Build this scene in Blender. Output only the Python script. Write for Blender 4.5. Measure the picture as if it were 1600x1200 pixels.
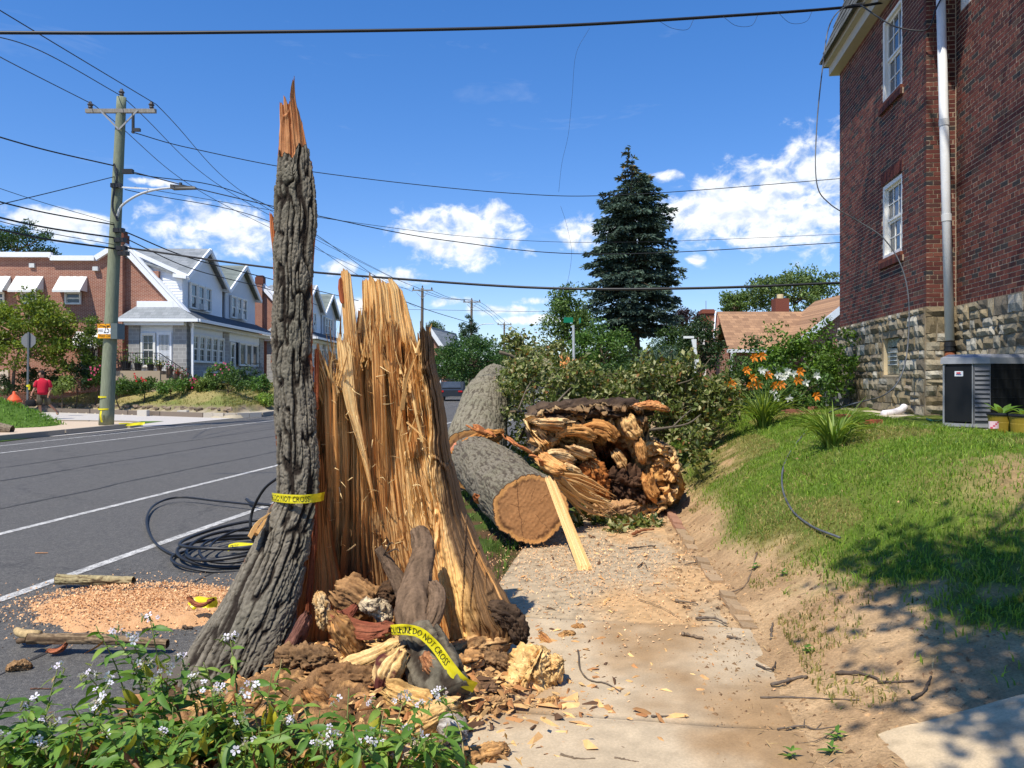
import bpy, math, random
import numpy as np
from mathutils import Vector, Matrix

SC = bpy.context.scene
COL = SC.collection
for o in list(bpy.data.objects):
 bpy.data.objects.remove(o)
random.seed(7)
PI = math.pi

# ------------------------------------------------------------------ camera
CAM_H = 1.6
cam_data = bpy.data.cameras.new('camera')
cam = bpy.data.objects.new('camera', cam_data)
COL.objects.link(cam)
cam.location = (0, 0, CAM_H)
cam.rotation_euler = (math.radians(90), 0, 0)
cam_data.sensor_width = 36
cam_data.lens = 27.0
cam_data.shift_y = -10 / 1600
cam_data.clip_start = 0.05
cam_data.clip_end = 3000
SC.camera = cam

# ------------------------------------------------------------------ light
SUN_DIR = Vector((0.34, 0.50, -1.0)).normalized()      # the way the light travels
sun_elev = math.asin(-SUN_DIR.z)
sun_az = math.atan2(-SUN_DIR.x, -SUN_DIR.y)             # from +Y, clockwise
sd = bpy.data.lights.new('sun', 'SUN')
sd.energy = 5.0
sd.angle = math.radians(0.5)
sd.color = (1.0, 0.94, 0.83)
sun = bpy.data.objects.new('sun', sd)
COL.objects.link(sun)
sun.location = (-10, -15, 30)
sun.rotation_euler = SUN_DIR.to_track_quat('-Z', 'Y').to_euler()

SC.view_settings.view_transform = 'Standard'
SC.view_settings.look = 'None'
SC.view_settings.gamma = 1.0
SC.view_settings.exposure = 0.2
SC.view_settings.use_curve_mapping = False
SC.cycles.max_bounces = 6
SC.cycles.diffuse_bounces = 3
SC.cycles.glossy_bounces = 3
SC.cycles.transmission_bounces = 4
SC.cycles.transparent_max_bounces = 6

# ------------------------------------------------------------------ sky
world = bpy.data.worlds.new('World')
SC.world = world
world.use_nodes = True
wt = world.node_tree
for n in list(wt.nodes):
 wt.nodes.remove(n)

def WN(kind, **kw):
 n = wt.nodes.new(kind)
 for k, v in kw.items():
  setattr(n, k, v)
 return n

def wmath(op, a, b=None, c=None, clamp=False):
 n = WN('ShaderNodeMath', operation=op, use_clamp=clamp)
 for i, x in enumerate((a, b, c)):
  if x is None:
   continue
  if isinstance(x, (int, float)):
   n.inputs[i].default_value = x
  else:
   wt.links.new(x, n.inputs[i])
 return n.outputs[0]

def wvec(op, a, b=None):
 n = WN('ShaderNodeVectorMath', operation=op)
 for i, x in enumerate((a, b)):
  if x is None:
   continue
  if isinstance(x, tuple):
   n.inputs[i].default_value = x
  else:
   wt.links.new(x, n.inputs[i])
 return n.outputs['Value'] if op in ('DOT_PRODUCT', 'LENGTH') else n.outputs[0]

def build_sky():
 tc = WN('ShaderNodeTexCoord')
 sep = WN('ShaderNodeSeparateXYZ')
 wt.links.new(tc.outputs['Generated'], sep.inputs[0])
 az = wmath('ARCTAN2', sep.outputs[0], sep.outputs[1])
 el = wmath('ARCSINE', sep.outputs[2])
 comb = WN('ShaderNodeCombineXYZ')
 wt.links.new(az, comb.inputs[0]); wt.links.new(el, comb.inputs[1])
 q = comb.outputs[0]

 def noise(vec, scale, detail, rough, off=(0, 0, 0), dist=0.0):
  v = wvec('ADD', vec, off)
  n = WN('ShaderNodeTexNoise')
  n.inputs['Scale'].default_value = scale
  n.inputs['Detail'].default_value = detail
  n.inputs['Roughness'].default_value = rough
  n.inputs['Distortion'].default_value = dist
  wt.links.new(v, n.inputs['Vector'])
  return n.outputs['Fac']

 # cumulus: soft bodies (azimuth, elevation, half width, half height), edges broken up by noise
 clouds = [(-.072, .182, .088, .044), (-.03, .198, .05, .028), (-.115, .178, .04, .02),
    (.31, .212, .125, .064), (.375, .245, .075, .055), (.24, .205, .09, .04), (.088, .185, .035, .03), (.15, .19, .05, .03),
    (.198, .251, .026, .010), (.235, .149, .014, .009),
    (-.39, .180, .085, .036), (-.345, .165, .06, .03), (-.52, .172, .07, .020), (-.43, .226, .03, .006),
    (-.15, .128, .05, .014), (-.02, .088, .06, .010), (.03, .075, .05, .008), (-.085, .098, .04, .010), (-.19, .09, .05, .016), (.02, .10, .03, .007),
    (-.22, .135, .03, .014),
    (1.1, .20, .16, .06), (1.7, .17, .2, .07), (2.3, .22, .18, .08), (2.9, .18, .2, .06), (-1.0, .20, .15, .05), (-1.6, .18, .2, .07), (-2.2, .22, .2, .08), (-2.8, .2, .16, .06)]

 def field(vec):
  out = None
  for (a, e, wa, we) in clouds:
   d = wvec('MULTIPLY', wvec('SUBTRACT', vec, (a, e, 0)), (1 / wa, 1 / we, 0))
   k = wvec('DOT_PRODUCT', d, d)
   f = wmath('SUBTRACT', 1.0, k)
   out = f if out is None else wmath('SMOOTH_MAX', out, f, 0.25)
  return out
 base = field(q)
 qs = wvec('MULTIPLY', q, (1.0, 1.35, 1.0))
 n1 = noise(qs, 30, 8, .60, (3.1, 1.7, 0), .3)
 n2 = noise(wvec('ADD', qs, (-.006, .014, 0)), 30, 5, .58, (3.1, 1.7, 0), .3)
 nb = noise(qs, 9, 3, .5, (8.1, 2.7, 0))
 dens = wmath('ADD', wmath('ADD', base, wmath('MULTIPLY', wmath('SUBTRACT', n1, .5), 3.3)), wmath('MULTIPLY', wmath('SUBTRACT', nb, .5), 2.6))
 mr = WN('ShaderNodeMapRange', interpolation_type='SMOOTHSTEP')
 mr.inputs['From Min'].default_value = -.05; mr.inputs['From Max'].default_value = 1.0
 wt.links.new(dens, mr.inputs['Value'])
 cover = mr.outputs[0]
 # thin high streaks
 ci = noise(wvec('MULTIPLY', q, (2.2, 9.0, 1)), 2.3, 5, .62, (1.4, .3, 0), .6)
 cr = WN('ShaderNodeMapRange'); cr.inputs['From Min'].default_value = .60; cr.inputs['From Max'].default_value = .95
 cr.inputs['To Max'].default_value = .22
 wt.links.new(ci, cr.inputs['Value'])
 cover = wmath('MAXIMUM', cover, cr.outputs[0])
 lit = wmath('MULTIPLY_ADD', wmath('SUBTRACT', n1, n2), 2.6, .60)
 relief = wmath('ADD', lit, wmath('MULTIPLY', wmath('SUBTRACT', nb, .5), .35), clamp=True)
 shade = WN('ShaderNodeValToRGB')
 shade.color_ramp.elements[0].position = .15; shade.color_ramp.elements[0].color = (6.2, 7.0, 8.2, 1)
 shade.color_ramp.elements[1].position = .85; shade.color_ramp.elements[1].color = (9.4, 9.6, 9.8, 1)
 wt.links.new(relief, shade.inputs[0])

 sky = WN('ShaderNodeTexSky')
 sky.sky_type = 'NISHITA'
 sky.sun_disc = False
 sky.sun_elevation = sun_elev
 sky.sun_rotation = sun_az
 sky.altitude = 0
 sky.air_density = 1.0
 sky.dust_density = 0.0
 sky.ozone_density = 4.0
 hs = WN('ShaderNodeHueSaturation')
 hs.inputs['Saturation'].default_value = 1.31
 hs.inputs['Value'].default_value = 1.85
 hs.inputs['Hue'].default_value = .507
 wt.links.new(sky.outputs[0], hs.inputs['Color'])
 mix = WN('ShaderNodeMix', data_type='RGBA')
 wt.links.new(cover, mix.inputs['Factor'])
 ga = WN('ShaderNodeGamma'); ga.inputs['Gamma'].default_value = .8
 wt.links.new(hs.outputs[0], ga.inputs['Color'])
 wt.links.new(wvec('MULTIPLY', ga.outputs[0], (.93, .99, 1.2)), mix.inputs['A'])
 wt.links.new(shade.outputs[0], mix.inputs['B'])
 bg = WN('ShaderNodeBackground')
 bg.inputs['Strength'].default_value = 0.106
 wt.links.new(mix.outputs['Result'], bg.inputs['Color'])
 out = WN('ShaderNodeOutputWorld')
 wt.links.new(bg.outputs[0], out.inputs['Surface'])

build_sky()

# ================================================================== helpers
def c(r, g, b):
 f = lambda x: (x / 12.92 if x <= .04045 else ((x + .055) / 1.055) ** 2.4)
 return np.array([f(r / 255), f(g / 255), f(b / 255)])

def _hash(ix, iy, iz, s):
 n = (ix * 374761393 + iy * 668265263 + iz * 1274126177 + s * 974634777) & 0xffffffff
 n = ((n ^ (n >> 13)) * 1274126177) & 0xffffffff
 n = ((n ^ (n >> 15)) * 2246822519) & 0xffffffff
 return ((n ^ (n >> 16)) & 0xffff) / 32767.5 - 1.0

def vn(p, seed=0):
 """smooth lattice noise in -1..1, p (N,3)"""
 p = np.asarray(p, float)
 i = np.floor(p).astype(np.int64)
 f = p - i
 f = f * f * f * (f * (f * 6 - 15) + 10)
 x, y, z = i[..., 0], i[..., 1], i[..., 2]
 fx, fy, fz = f[..., 0], f[..., 1], f[..., 2]
 r = 0
 for dx in (0, 1):
  for dy in (0, 1):
   for dz in (0, 1):
    w = (fx if dx else 1 - fx) * (fy if dy else 1 - fy) * (fz if dz else 1 - fz)
    r = r + w * _hash(x + dx, y + dy, z + dz, seed)
 return r

def fbm(p, octaves=4, seed=0, gain=.5):
 p = np.asarray(p, float)
 r, a, t = 0, 1.0, 0
 for k in range(octaves):
  r = r + a * vn(p * (2.03 ** k) + k * 7.3, seed + k * 13)
  t += a
  a *= gain
 return r / t

def sm(a, b, x):
 t = np.clip((np.asarray(x, float) - a) / (b - a), 0, 1)
 return t * t * (3 - 2 * t)

def pt(px, py, Y):
 """the point at depth Y that stands at this spot of the photograph"""
 return np.array([(px - 800) / 1200 * Y, Y, CAM_H - (py - 590) / 1200 * Y])

def gr(px, py, z=0.0):
 return pt(px, py, (CAM_H - z) * 1200 / (py - 590))

RA = math.atan2(188, 1200)
RF = np.array([math.sin(RA), math.cos(RA)])      # along the road
RR = np.array([math.cos(RA), -math.sin(RA)])     # across it, to the right

def uv(u, v, z=0.0):
 return np.array([u * RF[0] + v * RR[0], u * RF[1] + v * RR[1], z])

def to_uv(x, y):
 return x * RF[0] + y * RF[1], x * RR[0] + y * RR[1]

WL = {}          # world origin of each object, so that parts can be given in world coordinates

def tag(o, label=None, cat=None, group=None, kind=None):
 if label: o['label'] = label
 if cat: o['category'] = cat
 if group: o['group'] = group
 if kind: o['kind'] = kind
 return o

def thing(name, label, cat, loc, group=None):
 o = bpy.data.objects.new(name, None)
 COL.objects.link(o)
 o.location = [float(x) for x in loc]
 o.empty_display_size = .1
 WL[o.name] = np.array(loc, float)
 return tag(o, label, cat, group)

def mesh(name, V, F, C=None, smooth=False):
 me = bpy.data.meshes.new(name)
 V = np.asarray(V, float)
 if isinstance(F, np.ndarray):
  F = F.tolist()
 me.from_pydata(V.tolist(), [], F)
 if C is not None:
  C = np.asarray(C, float)
  if C.ndim == 1:
   C = np.tile(C, (len(V), 1))
  a = me.color_attributes.new('Col', 'FLOAT_COLOR', 'POINT')
  rgba = np.ones((len(V), 4))
  rgba[:, :3] = np.clip(C, 0, 1)
  a.data.foreach_set('color', rgba.ravel())
 if smooth:
  me.polygons.foreach_set('use_smooth', np.ones(len(me.polygons), bool))
 return me

def obj(name, V, F, mat, parent=None, C=None, smooth=False, org=None):
 V = np.asarray(V, float)
 if parent is not None:
  org = WL[parent.name]
 elif org is None:
  org = np.array([V[:, 0].mean(), V[:, 1].mean(), V[:, 2].min()])
 me = mesh(name, V - org, F, C, smooth)
 if mat is not None:
  me.materials.append(mat)
 o = bpy.data.objects.new(name, me)
 COL.objects.link(o)
 if parent is not None:
  o.parent = parent
 else:
  o.location = org
 WL[o.name] = np.array(org, float)
 return o

def place(name, me, parent, loc, rot=None, scale=None):
 """a small piece that shares its mesh, put at a world place under its parent"""
 o = bpy.data.objects.new(name, me)
 COL.objects.link(o)
 o.parent = parent
 o.location = np.asarray(loc, float) - (WL[parent.name] if parent is not None else 0)
 if rot is not None:
  o.rotation_euler = rot
 if scale is not None:
  o.scale = scale if hasattr(scale, '__len__') else (scale,) * 3
 WL[o.name] = np.asarray(loc, float)
 return o

def rotz(a):
 return np.array([[math.cos(a), -math.sin(a), 0], [math.sin(a), math.cos(a), 0], [0, 0, 1]])

def frame(d):
 d = np.asarray(d, float); d = d / np.linalg.norm(d)
 up = np.array([0, 0, 1.]) if abs(d[2]) < .95 else np.array([1., 0, 0])
 a = np.cross(up, d); a /= np.linalg.norm(a)
 b = np.cross(d, a)
 return d, a, b

def spline(pts, n):
 """Catmull-Rom through pts, n points"""
 P = np.asarray(pts, float)
 if len(P) == 2:
  t = np.linspace(0, 1, n)[:, None]
  return P[0] * (1 - t) + P[1] * t
 Q = np.vstack([2 * P[0] - P[1], P, 2 * P[-1] - P[-2]])
 t = np.linspace(0, len(P) - 1 - 1e-9, n)
 i = np.floor(t).astype(int); f = (t - i)[:, None]
 p0, p1, p2, p3 = Q[i], Q[i + 1], Q[i + 2], Q[i + 3]
 return .5 * (2 * p1 + (p2 - p0) * f + (2 * p0 - 5 * p1 + 4 * p2 - p3) * f ** 2 + (3 * p1 - p0 - 3 * p2 + p3) * f ** 3)

class MB:
 def __init__(s):
  s.V, s.F, s.C, s.col = [], [], [], np.array([.5, .5, .5])

 def add(s, V, F, col=None):
  k = len(s.V)
  V = np.asarray(V, float)
  s.V.extend(V.tolist())
  s.F.extend([tuple(int(i) + k for i in f) for f in F])
  col = s.col if col is None else np.asarray(col, float)
  s.C.extend((np.tile(col, (len(V), 1)) if col.ndim == 1 else col).tolist())
  return s

 def box(s, cen, size, R=None, col=None):
  h = np.asarray(size, float) / 2
  V = np.array([[x, y, z] for x in (-1, 1) for y in (-1, 1) for z in (-1, 1)]) * h
  if R is not None:
   V = V @ np.asarray(R).T
  return s.add(V + np.asarray(cen, float), [(0, 1, 3, 2), (4, 6, 7, 5), (0, 4, 5, 1), (2, 3, 7, 6), (0, 2, 6, 4), (1, 5, 7, 3)], col)

 def bar(s, a, b, w, h, col=None):
  a, b = np.asarray(a, float), np.asarray(b, float)
  d, x, y = frame(b - a)
  return s.box((a + b) / 2, (np.linalg.norm(b - a), w, h), np.array([d, x, y]).T, col)

 def tube(s, pts, r, n=8, cap=True, col=None, jit=0, seed=0):
  P = np.asarray(pts, float)
  r = np.broadcast_to(np.asarray(r, float), (len(P),)).copy()
  T = np.gradient(P, axis=0)
  V = []
  d, a, b = frame(T[0])
  rng = np.random.RandomState(seed)
  for i in range(len(P)):
   d = T[i] / (np.linalg.norm(T[i]) + 1e-12)
   a = a - d * np.dot(a, d)
   na = np.linalg.norm(a)
   if na < 1e-6:
    _, a, _ = frame(d)
   else:
    a = a / na
   b = np.cross(d, a)
   for k in range(n):
    t = 2 * PI * k / n
    rr = r[i] * (1 + (rng.rand() - .5) * jit)
    V.append(P[i] + rr * (math.cos(t) * a + math.sin(t) * b))
  F = []
  for i in range(len(P) - 1):
   for k in range(n):
    k2 = (k + 1) % n
    F.append((i * n + k, i * n + k2, (i + 1) * n + k2, (i + 1) * n + k))
  if cap:
   F.append(tuple(range(n))[::-1])
   F.append(tuple((len(P) - 1) * n + k for k in range(n)))
  return s.add(V, F, col)

 def lathe(s, cen, prof, n=20, axis=None, col=None):
  """prof [(r, h)] from bottom to top about axis"""
  d, a, b = frame((0, 0, 1) if axis is None else axis)
  V = [np.asarray(cen) + d * h + r * (math.cos(2 * PI * k / n) * a + math.sin(2 * PI * k / n) * b) for (r, h) in prof for k in range(n)]
  F = [(i * n + k, i * n + (k + 1) % n, (i + 1) * n + (k + 1) % n, (i + 1) * n + k) for i in range(len(prof) - 1) for k in range(n)]
  F.append(tuple(range(n))[::-1]); F.append(tuple((len(prof) - 1) * n + k for k in range(n)))
  return s.add(V, F, col)

 def prism(s, poly, vec, col=None):
  P = np.asarray(poly, float); n = len(P)
  V = np.vstack([P, P + np.asarray(vec, float)])
  F = [tuple(range(n))[::-1], tuple(range(n, 2 * n))] + [(i, (i + 1) % n, n + (i + 1) % n, n + i) for i in range(n)]
  return s.add(V, F, col)

 def build(s, name, mat, parent=None, smooth=False, org=None, color=True):
  return obj(name, s.V, s.F, mat, parent, np.array(s.C) if color else None, smooth, org)

def grid_faces(nr, nc, wrap=False, off=0, flip=False):
 i = np.arange(nr - 1)[:, None]
 j = np.arange(nc if wrap else nc - 1)[None, :]
 j2 = (j + 1) % nc
 a = i * nc + j; b = i * nc + j2; d = (i + 1) * nc + j; e = (i + 1) * nc + j2
 F = np.stack([a, b, e, d] if not flip else [a, d, e, b], -1).reshape(-1, 4) + off
 return F

# ------------------------------------------------------------------ materials
def _mat(name):
 m = bpy.data.materials.new(name)
 m.use_nodes = True
 nt = m.node_tree
 return m, nt, nt.nodes['Principled BSDF']

def _noise(nt, scale, detail=4, rough=.6, stretch=None, coord='Object', dist=0):
 tc = nt.nodes.new('ShaderNodeTexCoord')
 v = tc.outputs[coord]
 if stretch is not None:
  mp = nt.nodes.new('ShaderNodeMapping')
  mp.inputs['Scale'].default_value = stretch
  nt.links.new(v, mp.inputs['Vector'])
  v = mp.outputs[0]
 n = nt.nodes.new('ShaderNodeTexNoise')
 n.inputs['Scale'].default_value = scale
 n.inputs['Detail'].default_value = detail
 n.inputs['Roughness'].default_value = rough
 n.inputs['Distortion'].default_value = dist
 nt.links.new(v, n.inputs['Vector'])
 return n

def _bump(nt, bsdf, h, strength, dist=.01):
 b = nt.nodes.new('ShaderNodeBump')
 b.inputs['Strength'].default_value = strength
 b.inputs['Distance'].default_value = dist
 nt.links.new(h, b.inputs['Height'])
 nt.links.new(b.outputs[0], bsdf.inputs['Normal'])

def _mix(nt, fac, A, B, blend='MIX'):
 m = nt.nodes.new('ShaderNodeMix'); m.data_type = 'RGBA'; m.blend_type = blend
 for s, x in (('Factor', fac), ('A', A), ('B', B)):
  if hasattr(x, 'links'):
   nt.links.new(x, m.inputs[s])
  elif s == 'Factor':
   m.inputs[s].default_value = x
  else:
   m.inputs[s].default_value = (*[float(k) for k in x[:3]], 1)
 return m.outputs['Result']

def _range(nt, v, a, b, lo=0., hi=1.):
 r = nt.nodes.new('ShaderNodeMapRange')
 r.inputs['From Min'].default_value = a; r.inputs['From Max'].default_value = b
 r.inputs['To Min'].default_value = lo; r.inputs['To Max'].default_value = hi
 nt.links.new(v, r.inputs['Value'])
 return r.outputs[0]

def pm(name, c1, c2, scale=6, rough=.8, bump=.0, bscale=60, stretch=None, c3=None, s3=1.5, a3=(.55, .7), metal=0, lo=.35, hi=.65, dist=.01):
 """two-tone noise paint: c1..c2, with patches of c3"""
 m, nt, b = _mat(name)
 n = _noise(nt, scale, 6, .65, stretch)
 col = _mix(nt, _range(nt, n.outputs['Fac'], lo, hi), c1, c2)
 if c3 is not None:
  n3 = _noise(nt, s3, 4, .6)
  col = _mix(nt, _range(nt, n3.outputs['Fac'], *a3), col, c3)
 nt.links.new(col, b.inputs['Base Color'])
 b.inputs['Roughness'].default_value = rough
 b.inputs['Metallic'].default_value = metal
 if bump:
  nb = _noise(nt, bscale, 5, .7, stretch)
  _bump(nt, b, nb.outputs['Fac'], bump, dist)
 return m

def vm(name, rough=.85, scale=40, amt=.25, bump=.3, bscale=80, stretch=None, transl=0., dist=.006, spec=.3):
 """colour from the mesh's own Col, broken up by fine noise"""
 m, nt, b = _mat(name)
 at = nt.nodes.new('ShaderNodeVertexColor'); at.layer_name = 'Col'
 n = _noise(nt, scale, 6, .7, stretch)
 g = _range(nt, n.outputs['Fac'], .3, .7, 1 - amt, 1 + amt)
 vmul = nt.nodes.new('ShaderNodeVectorMath'); vmul.operation = 'SCALE'
 nt.links.new(at.outputs['Color'], vmul.inputs[0]); nt.links.new(g, vmul.inputs['Scale'])
 nt.links.new(vmul.outputs[0], b.inputs['Base Color'])
 b.inputs['Roughness'].default_value = rough
 b.inputs['Specular IOR Level'].default_value = spec
 if bump:
  nb = _noise(nt, bscale, 5, .7, stretch)
  _bump(nt, b, nb.outputs['Fac'], bump, dist)
 if transl:
  tr = nt.nodes.new('ShaderNodeBsdfTranslucent')
  v2 = nt.nodes.new('ShaderNodeVectorMath'); v2.operation = 'MULTIPLY'
  nt.links.new(vmul.outputs[0], v2.inputs[0]); v2.inputs[1].default_value = (1.3, 1.25, .6)
  nt.links.new(v2.outputs[0], tr.inputs['Color'])
  mx = nt.nodes.new('ShaderNodeMixShader'); mx.inputs[0].default_value = transl
  nt.links.new(b.outputs[0], mx.inputs[1]); nt.links.new(tr.outputs[0], mx.inputs[2])
  out = nt.nodes['Material Output']
  nt.links.new(mx.outputs[0], out.inputs['Surface'])
 return m

def glass(name, col=(.05, .06, .07), rough=.05):
 m, nt, b = _mat(name)
 n = _noise(nt, 3, 2, .5)
 nt.links.new(_mix(nt, n.outputs['Fac'], np.array(col) * .7, np.array(col) * 1.3), b.inputs['Base Color'])
 b.inputs['Roughness'].default_value = rough
 b.inputs['Specular IOR Level'].default_value = .8
 return m

M = {}
M['leaf'] = vm('leaf', .5, 30, .12, 0, transl=.32, spec=.4)
M['bark'] = vm('bark', .92, 55, .30, .55, 130, dist=.004, spec=.15)
M['wood'] = vm('split_wood', .7, 26, .26, .5, 45, (6, 6, .35), dist=.004, spec=.25)
M['rot'] = vm('rotten_wood', .9, 70, .30, .6, 110, dist=.005, spec=.15)
M['paint'] = vm('painted', .55, 9, .08, .05, 40)
M['matte'] = vm('matte', .85, 30, .15, .2, 90)
M['brick'] = vm('brick_face', .85, 60, .22, .35, 160, dist=.003, spec=.25)
M['stone'] = vm('stone_face', .9, 34, .30, .7, 70, dist=.012, spec=.2)
M['metal'] = vm('weathered_metal', .45, 14, .12, .05, 60)
M['black'] = pm('black_rubber', c(22, 22, 23), c(36, 36, 37), 30, .45)
M['wire'] = pm('wire_black', c(18, 18, 19), c(34, 34, 36), 4, .5)
M['glass'] = glass('window_glass')
M['glass_dim'] = glass('shaded_glass', (.03, .035, .035), .12)

def text_mesh(s, size=1.0):
 """flat outline of a line of letters: verts (x, y), faces"""
 cu = bpy.data.curves.new('letters', 'FONT')
 cu.body = s; cu.size = size; cu.align_x = 'LEFT'; cu.resolution_u = 2
 o = bpy.data.objects.new('letters', cu)
 COL.objects.link(o)
 dg = bpy.context.evaluated_depsgraph_get()
 e = o.evaluated_get(dg)
 me = e.to_mesh()
 V = np.array([v.co[:] for v in me.vertices]); F = [tuple(p.vertices) for p in me.polygons]
 e.to_mesh_clear()
 bpy.data.objects.remove(o)
 bpy.data.curves.remove(cu)
 return V, F

TXT = {k: text_mesh(k) for k in ('POLICE LINE DO NOT CROSS', 'Drive CarePhilly', 'SPEED', 'LIMIT', '25', 'Watch Children')}

# ------------------------------------------------------------------ foliage
def leaf_quads(P, size, rng, colr, up=.35, aspect=.55, D=None, nrm=None):
 """a pointed, folded leaf (4 triangles) at each point of P; colr (N,3)"""
 n = len(P)
 size = np.broadcast_to(np.asarray(size, float), (n,))[:, None]
 d = rng.normal(size=(n, 3)) if D is None else D + rng.normal(size=(n, 3)) * .35
 d /= np.linalg.norm(d, axis=1, keepdims=True) + 1e-9
 z = rng.normal(size=(n, 3)) * (1 - up) + np.array([0, 0, up * 2]) if nrm is None else nrm + rng.normal(size=(n, 3)) * .4
 a = np.cross(z, d); a /= np.linalg.norm(a, axis=1, keepdims=True) + 1e-9
 nn = np.cross(d, a)
 w = size * aspect * .5
 V = np.stack([P, P + d * size * .45 + a * w + nn * w * .35, P + d * size, P + d * size * .45 - a * w + nn * w * .35], 1).reshape(-1, 3)
 k = np.arange(n)[:, None] * 4
 F = np.concatenate([k + np.array([0, 1, 2]), k + np.array([0, 2, 3])], 1).reshape(-1, 3)
 C = np.repeat(colr, 4, axis=0)
 return V, F, C

def tone(n, rng, a, b, spread=.18):
 t = rng.rand(n)[:, None]
 col = np.asarray(a) * (1 - t) + np.asarray(b) * t
 return np.clip(col * (1 + rng.normal(size=(n, 1)) * spread), .004, 1)

def crown_points(rng, cen, rad, nclump, per, cr, shell=.55, bottom=-.75):
 """leaf points in clumps spread through an uneven ellipsoid; also the clump centres"""
 cen, rad = np.asarray(cen, float), np.asarray(rad, float)
 cs = []
 while len(cs) < nclump:
  d = rng.normal(size=3); d /= np.linalg.norm(d)
  if d[2] < bottom:
   continue
  r = shell + (1 - shell) * rng.rand() ** .6
  r *= 1 + .22 * math.sin(3 * d[0] + 5 * d[1] + 2.3 * d[2] + cen[0])
  cs.append(cen + d * rad * r)
 cs = np.array(cs)
 cnt = rng.randint(int(per * .6), int(per * 1.4) + 1, len(cs))
 idx = np.repeat(np.arange(len(cs)), cnt)
 off = rng.normal(size=(len(idx), 3))
 off /= np.linalg.norm(off, axis=1, keepdims=True)
 off *= (rng.rand(len(idx), 1) ** .45) * cr * np.array([1, 1, .7]) * (.7 + .6 * rng.rand(len(cs))[idx][:, None])
 return cs[idx] + off, cs, idx

def tree(name, label, base, cen, rad, nclump, per, cr, leaf, ca, cb, seed, group=None, cat='tree', trunk=.18, limbs=10, barkc=c(92, 80, 66), forks=None):
 rng = np.random.RandomState(seed)
 base = np.asarray(base, float)
 t = thing(name, label, cat, base, group)
 P, cs, idx = crown_points(rng, cen, rad, nclump, per, cr)
 shade = (.75 + .5 * rng.rand(nclump))[idx][:, None]
 V, F, C = leaf_quads(P, leaf * (.7 + .6 * rng.rand(len(P))), rng, tone(len(P), rng, ca, cb) * shade)
 obj('crown', V, F, M['leaf'], t, C)
 mb = MB(); mb.col = barkc
 top = np.asarray(cen, float) + np.array([0, 0, rad[2] * .35])
 mid = base * .5 + np.asarray(cen) * .5 + rng.normal(size=3) * .06 * np.linalg.norm(top - base) * np.array([1, 1, 0])
 mb.tube(spline([base - np.array([0, 0, .1]), mid, top], 9), np.linspace(trunk, trunk * .3, 9), 9, jit=.2)
 o = np.asarray(cen) - np.array([0, 0, rad[2] * .6])
 for k in rng.permutation(nclump)[:limbs]:
  a = o + (top - o) * rng.rand() * .7
  mb.tube(spline([a, a * .4 + cs[k] * .6 + np.array([0, 0, -.05 * rad[2]]), cs[k]], 5), np.linspace(trunk * .38, trunk * .08, 5), 6)
 mb.build('trunk', M['bark'], t, True)
 return t

# ================================================================== the ground, road and pavements
def asphalt_mat():
 m, nt, b = _mat('asphalt')
 n1 = _noise(nt, 150, 3, .7)
 n2 = _noise(nt, .55, 5, .6, (1, .35, 1))
 n3 = _noise(nt, 420, 2, .5)
 n4 = _noise(nt, 7, 9, .78)
 n5 = _noise(nt, 38, 8, .8)
 col = _mix(nt, _range(nt, n1.outputs['Fac'], .35, .68), c(48, 47, 44), c(104, 100, 93))
 col = _mix(nt, _range(nt, n2.outputs['Fac'], .35, .7, 0, .55), col, c(80, 78, 75))
 col = _mix(nt, _range(nt, n4.outputs['Fac'], .42, .66, 0, .6), col, c(66, 64, 62))
 col = _mix(nt, _range(nt, n5.outputs['Fac'], .52, .66, 0, .75), col, c(126, 121, 112))
 col = _mix(nt, _range(nt, n5.outputs['Fac'], .48, .34, 0, .7), col, c(40, 38, 36))
 col = _mix(nt, _range(nt, n3.outputs['Fac'], .62, .70), col, c(176, 172, 164))
 vo = nt.nodes.new('ShaderNodeTexVoronoi'); vo.feature = 'DISTANCE_TO_EDGE'
 vo.inputs['Scale'].default_value = .22
 tc = nt.nodes.new('ShaderNodeTexCoord')
 nz = _noise(nt, 1.6, 5, .7)
 add = nt.nodes.new('ShaderNodeVectorMath'); add.operation = 'ADD'
 nt.links.new(tc.outputs['Object'], add.inputs[0]); nt.links.new(nz.outputs['Color'], add.inputs[1])
 nt.links.new(add.outputs[0], vo.inputs['Vector'])
 col = _mix(nt, _range(nt, vo.outputs['Distance'], .002, .007, .4, 0), col, c(46, 45, 44))
 nt.links.new(col, b.inputs['Base Color'])
 b.inputs['Roughness'].default_value = .88
 _bump(nt, b, n1.outputs['Fac'], .5, .006)
 return m

def paint_mat():
 m, nt, b = _mat('road_paint')
 n1 = _noise(nt, 9, 8, .8)
 n2 = _noise(nt, 60, 5, .8)
 add = nt.nodes.new('ShaderNodeMath'); add.operation = 'MULTIPLY_ADD'
 nt.links.new(n1.outputs['Fac'], add.inputs[0]); add.inputs[1].default_value = 1.3
 nt.links.new(_range(nt, n2.outputs['Fac'], 0, 1, -.65, .65), add.inputs[2])
 col = _mix(nt, _range(nt, add.outputs[0], .56, .80), c(206, 203, 195), c(110, 108, 105))
 nt.links.new(col, b.inputs['Base Color']); b.inputs['Roughness'].default_value = .8
 return m

M['asphalt'] = asphalt_mat()
M['road_paint'] = paint_mat()
M['concrete'] = vm('concrete', .9, 90, .16, .35, 220, dist=.003, spec=.2)
M['earth'] = vm('earth', .95, 60, .30, .9, 45, dist=.02, spec=.1)
M['far_earth'] = pm('far_earth', c(112, 108, 70), c(92, 98, 58), .4, .95, .4, 8, c3=c(140, 122, 90), s3=.15)

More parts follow.
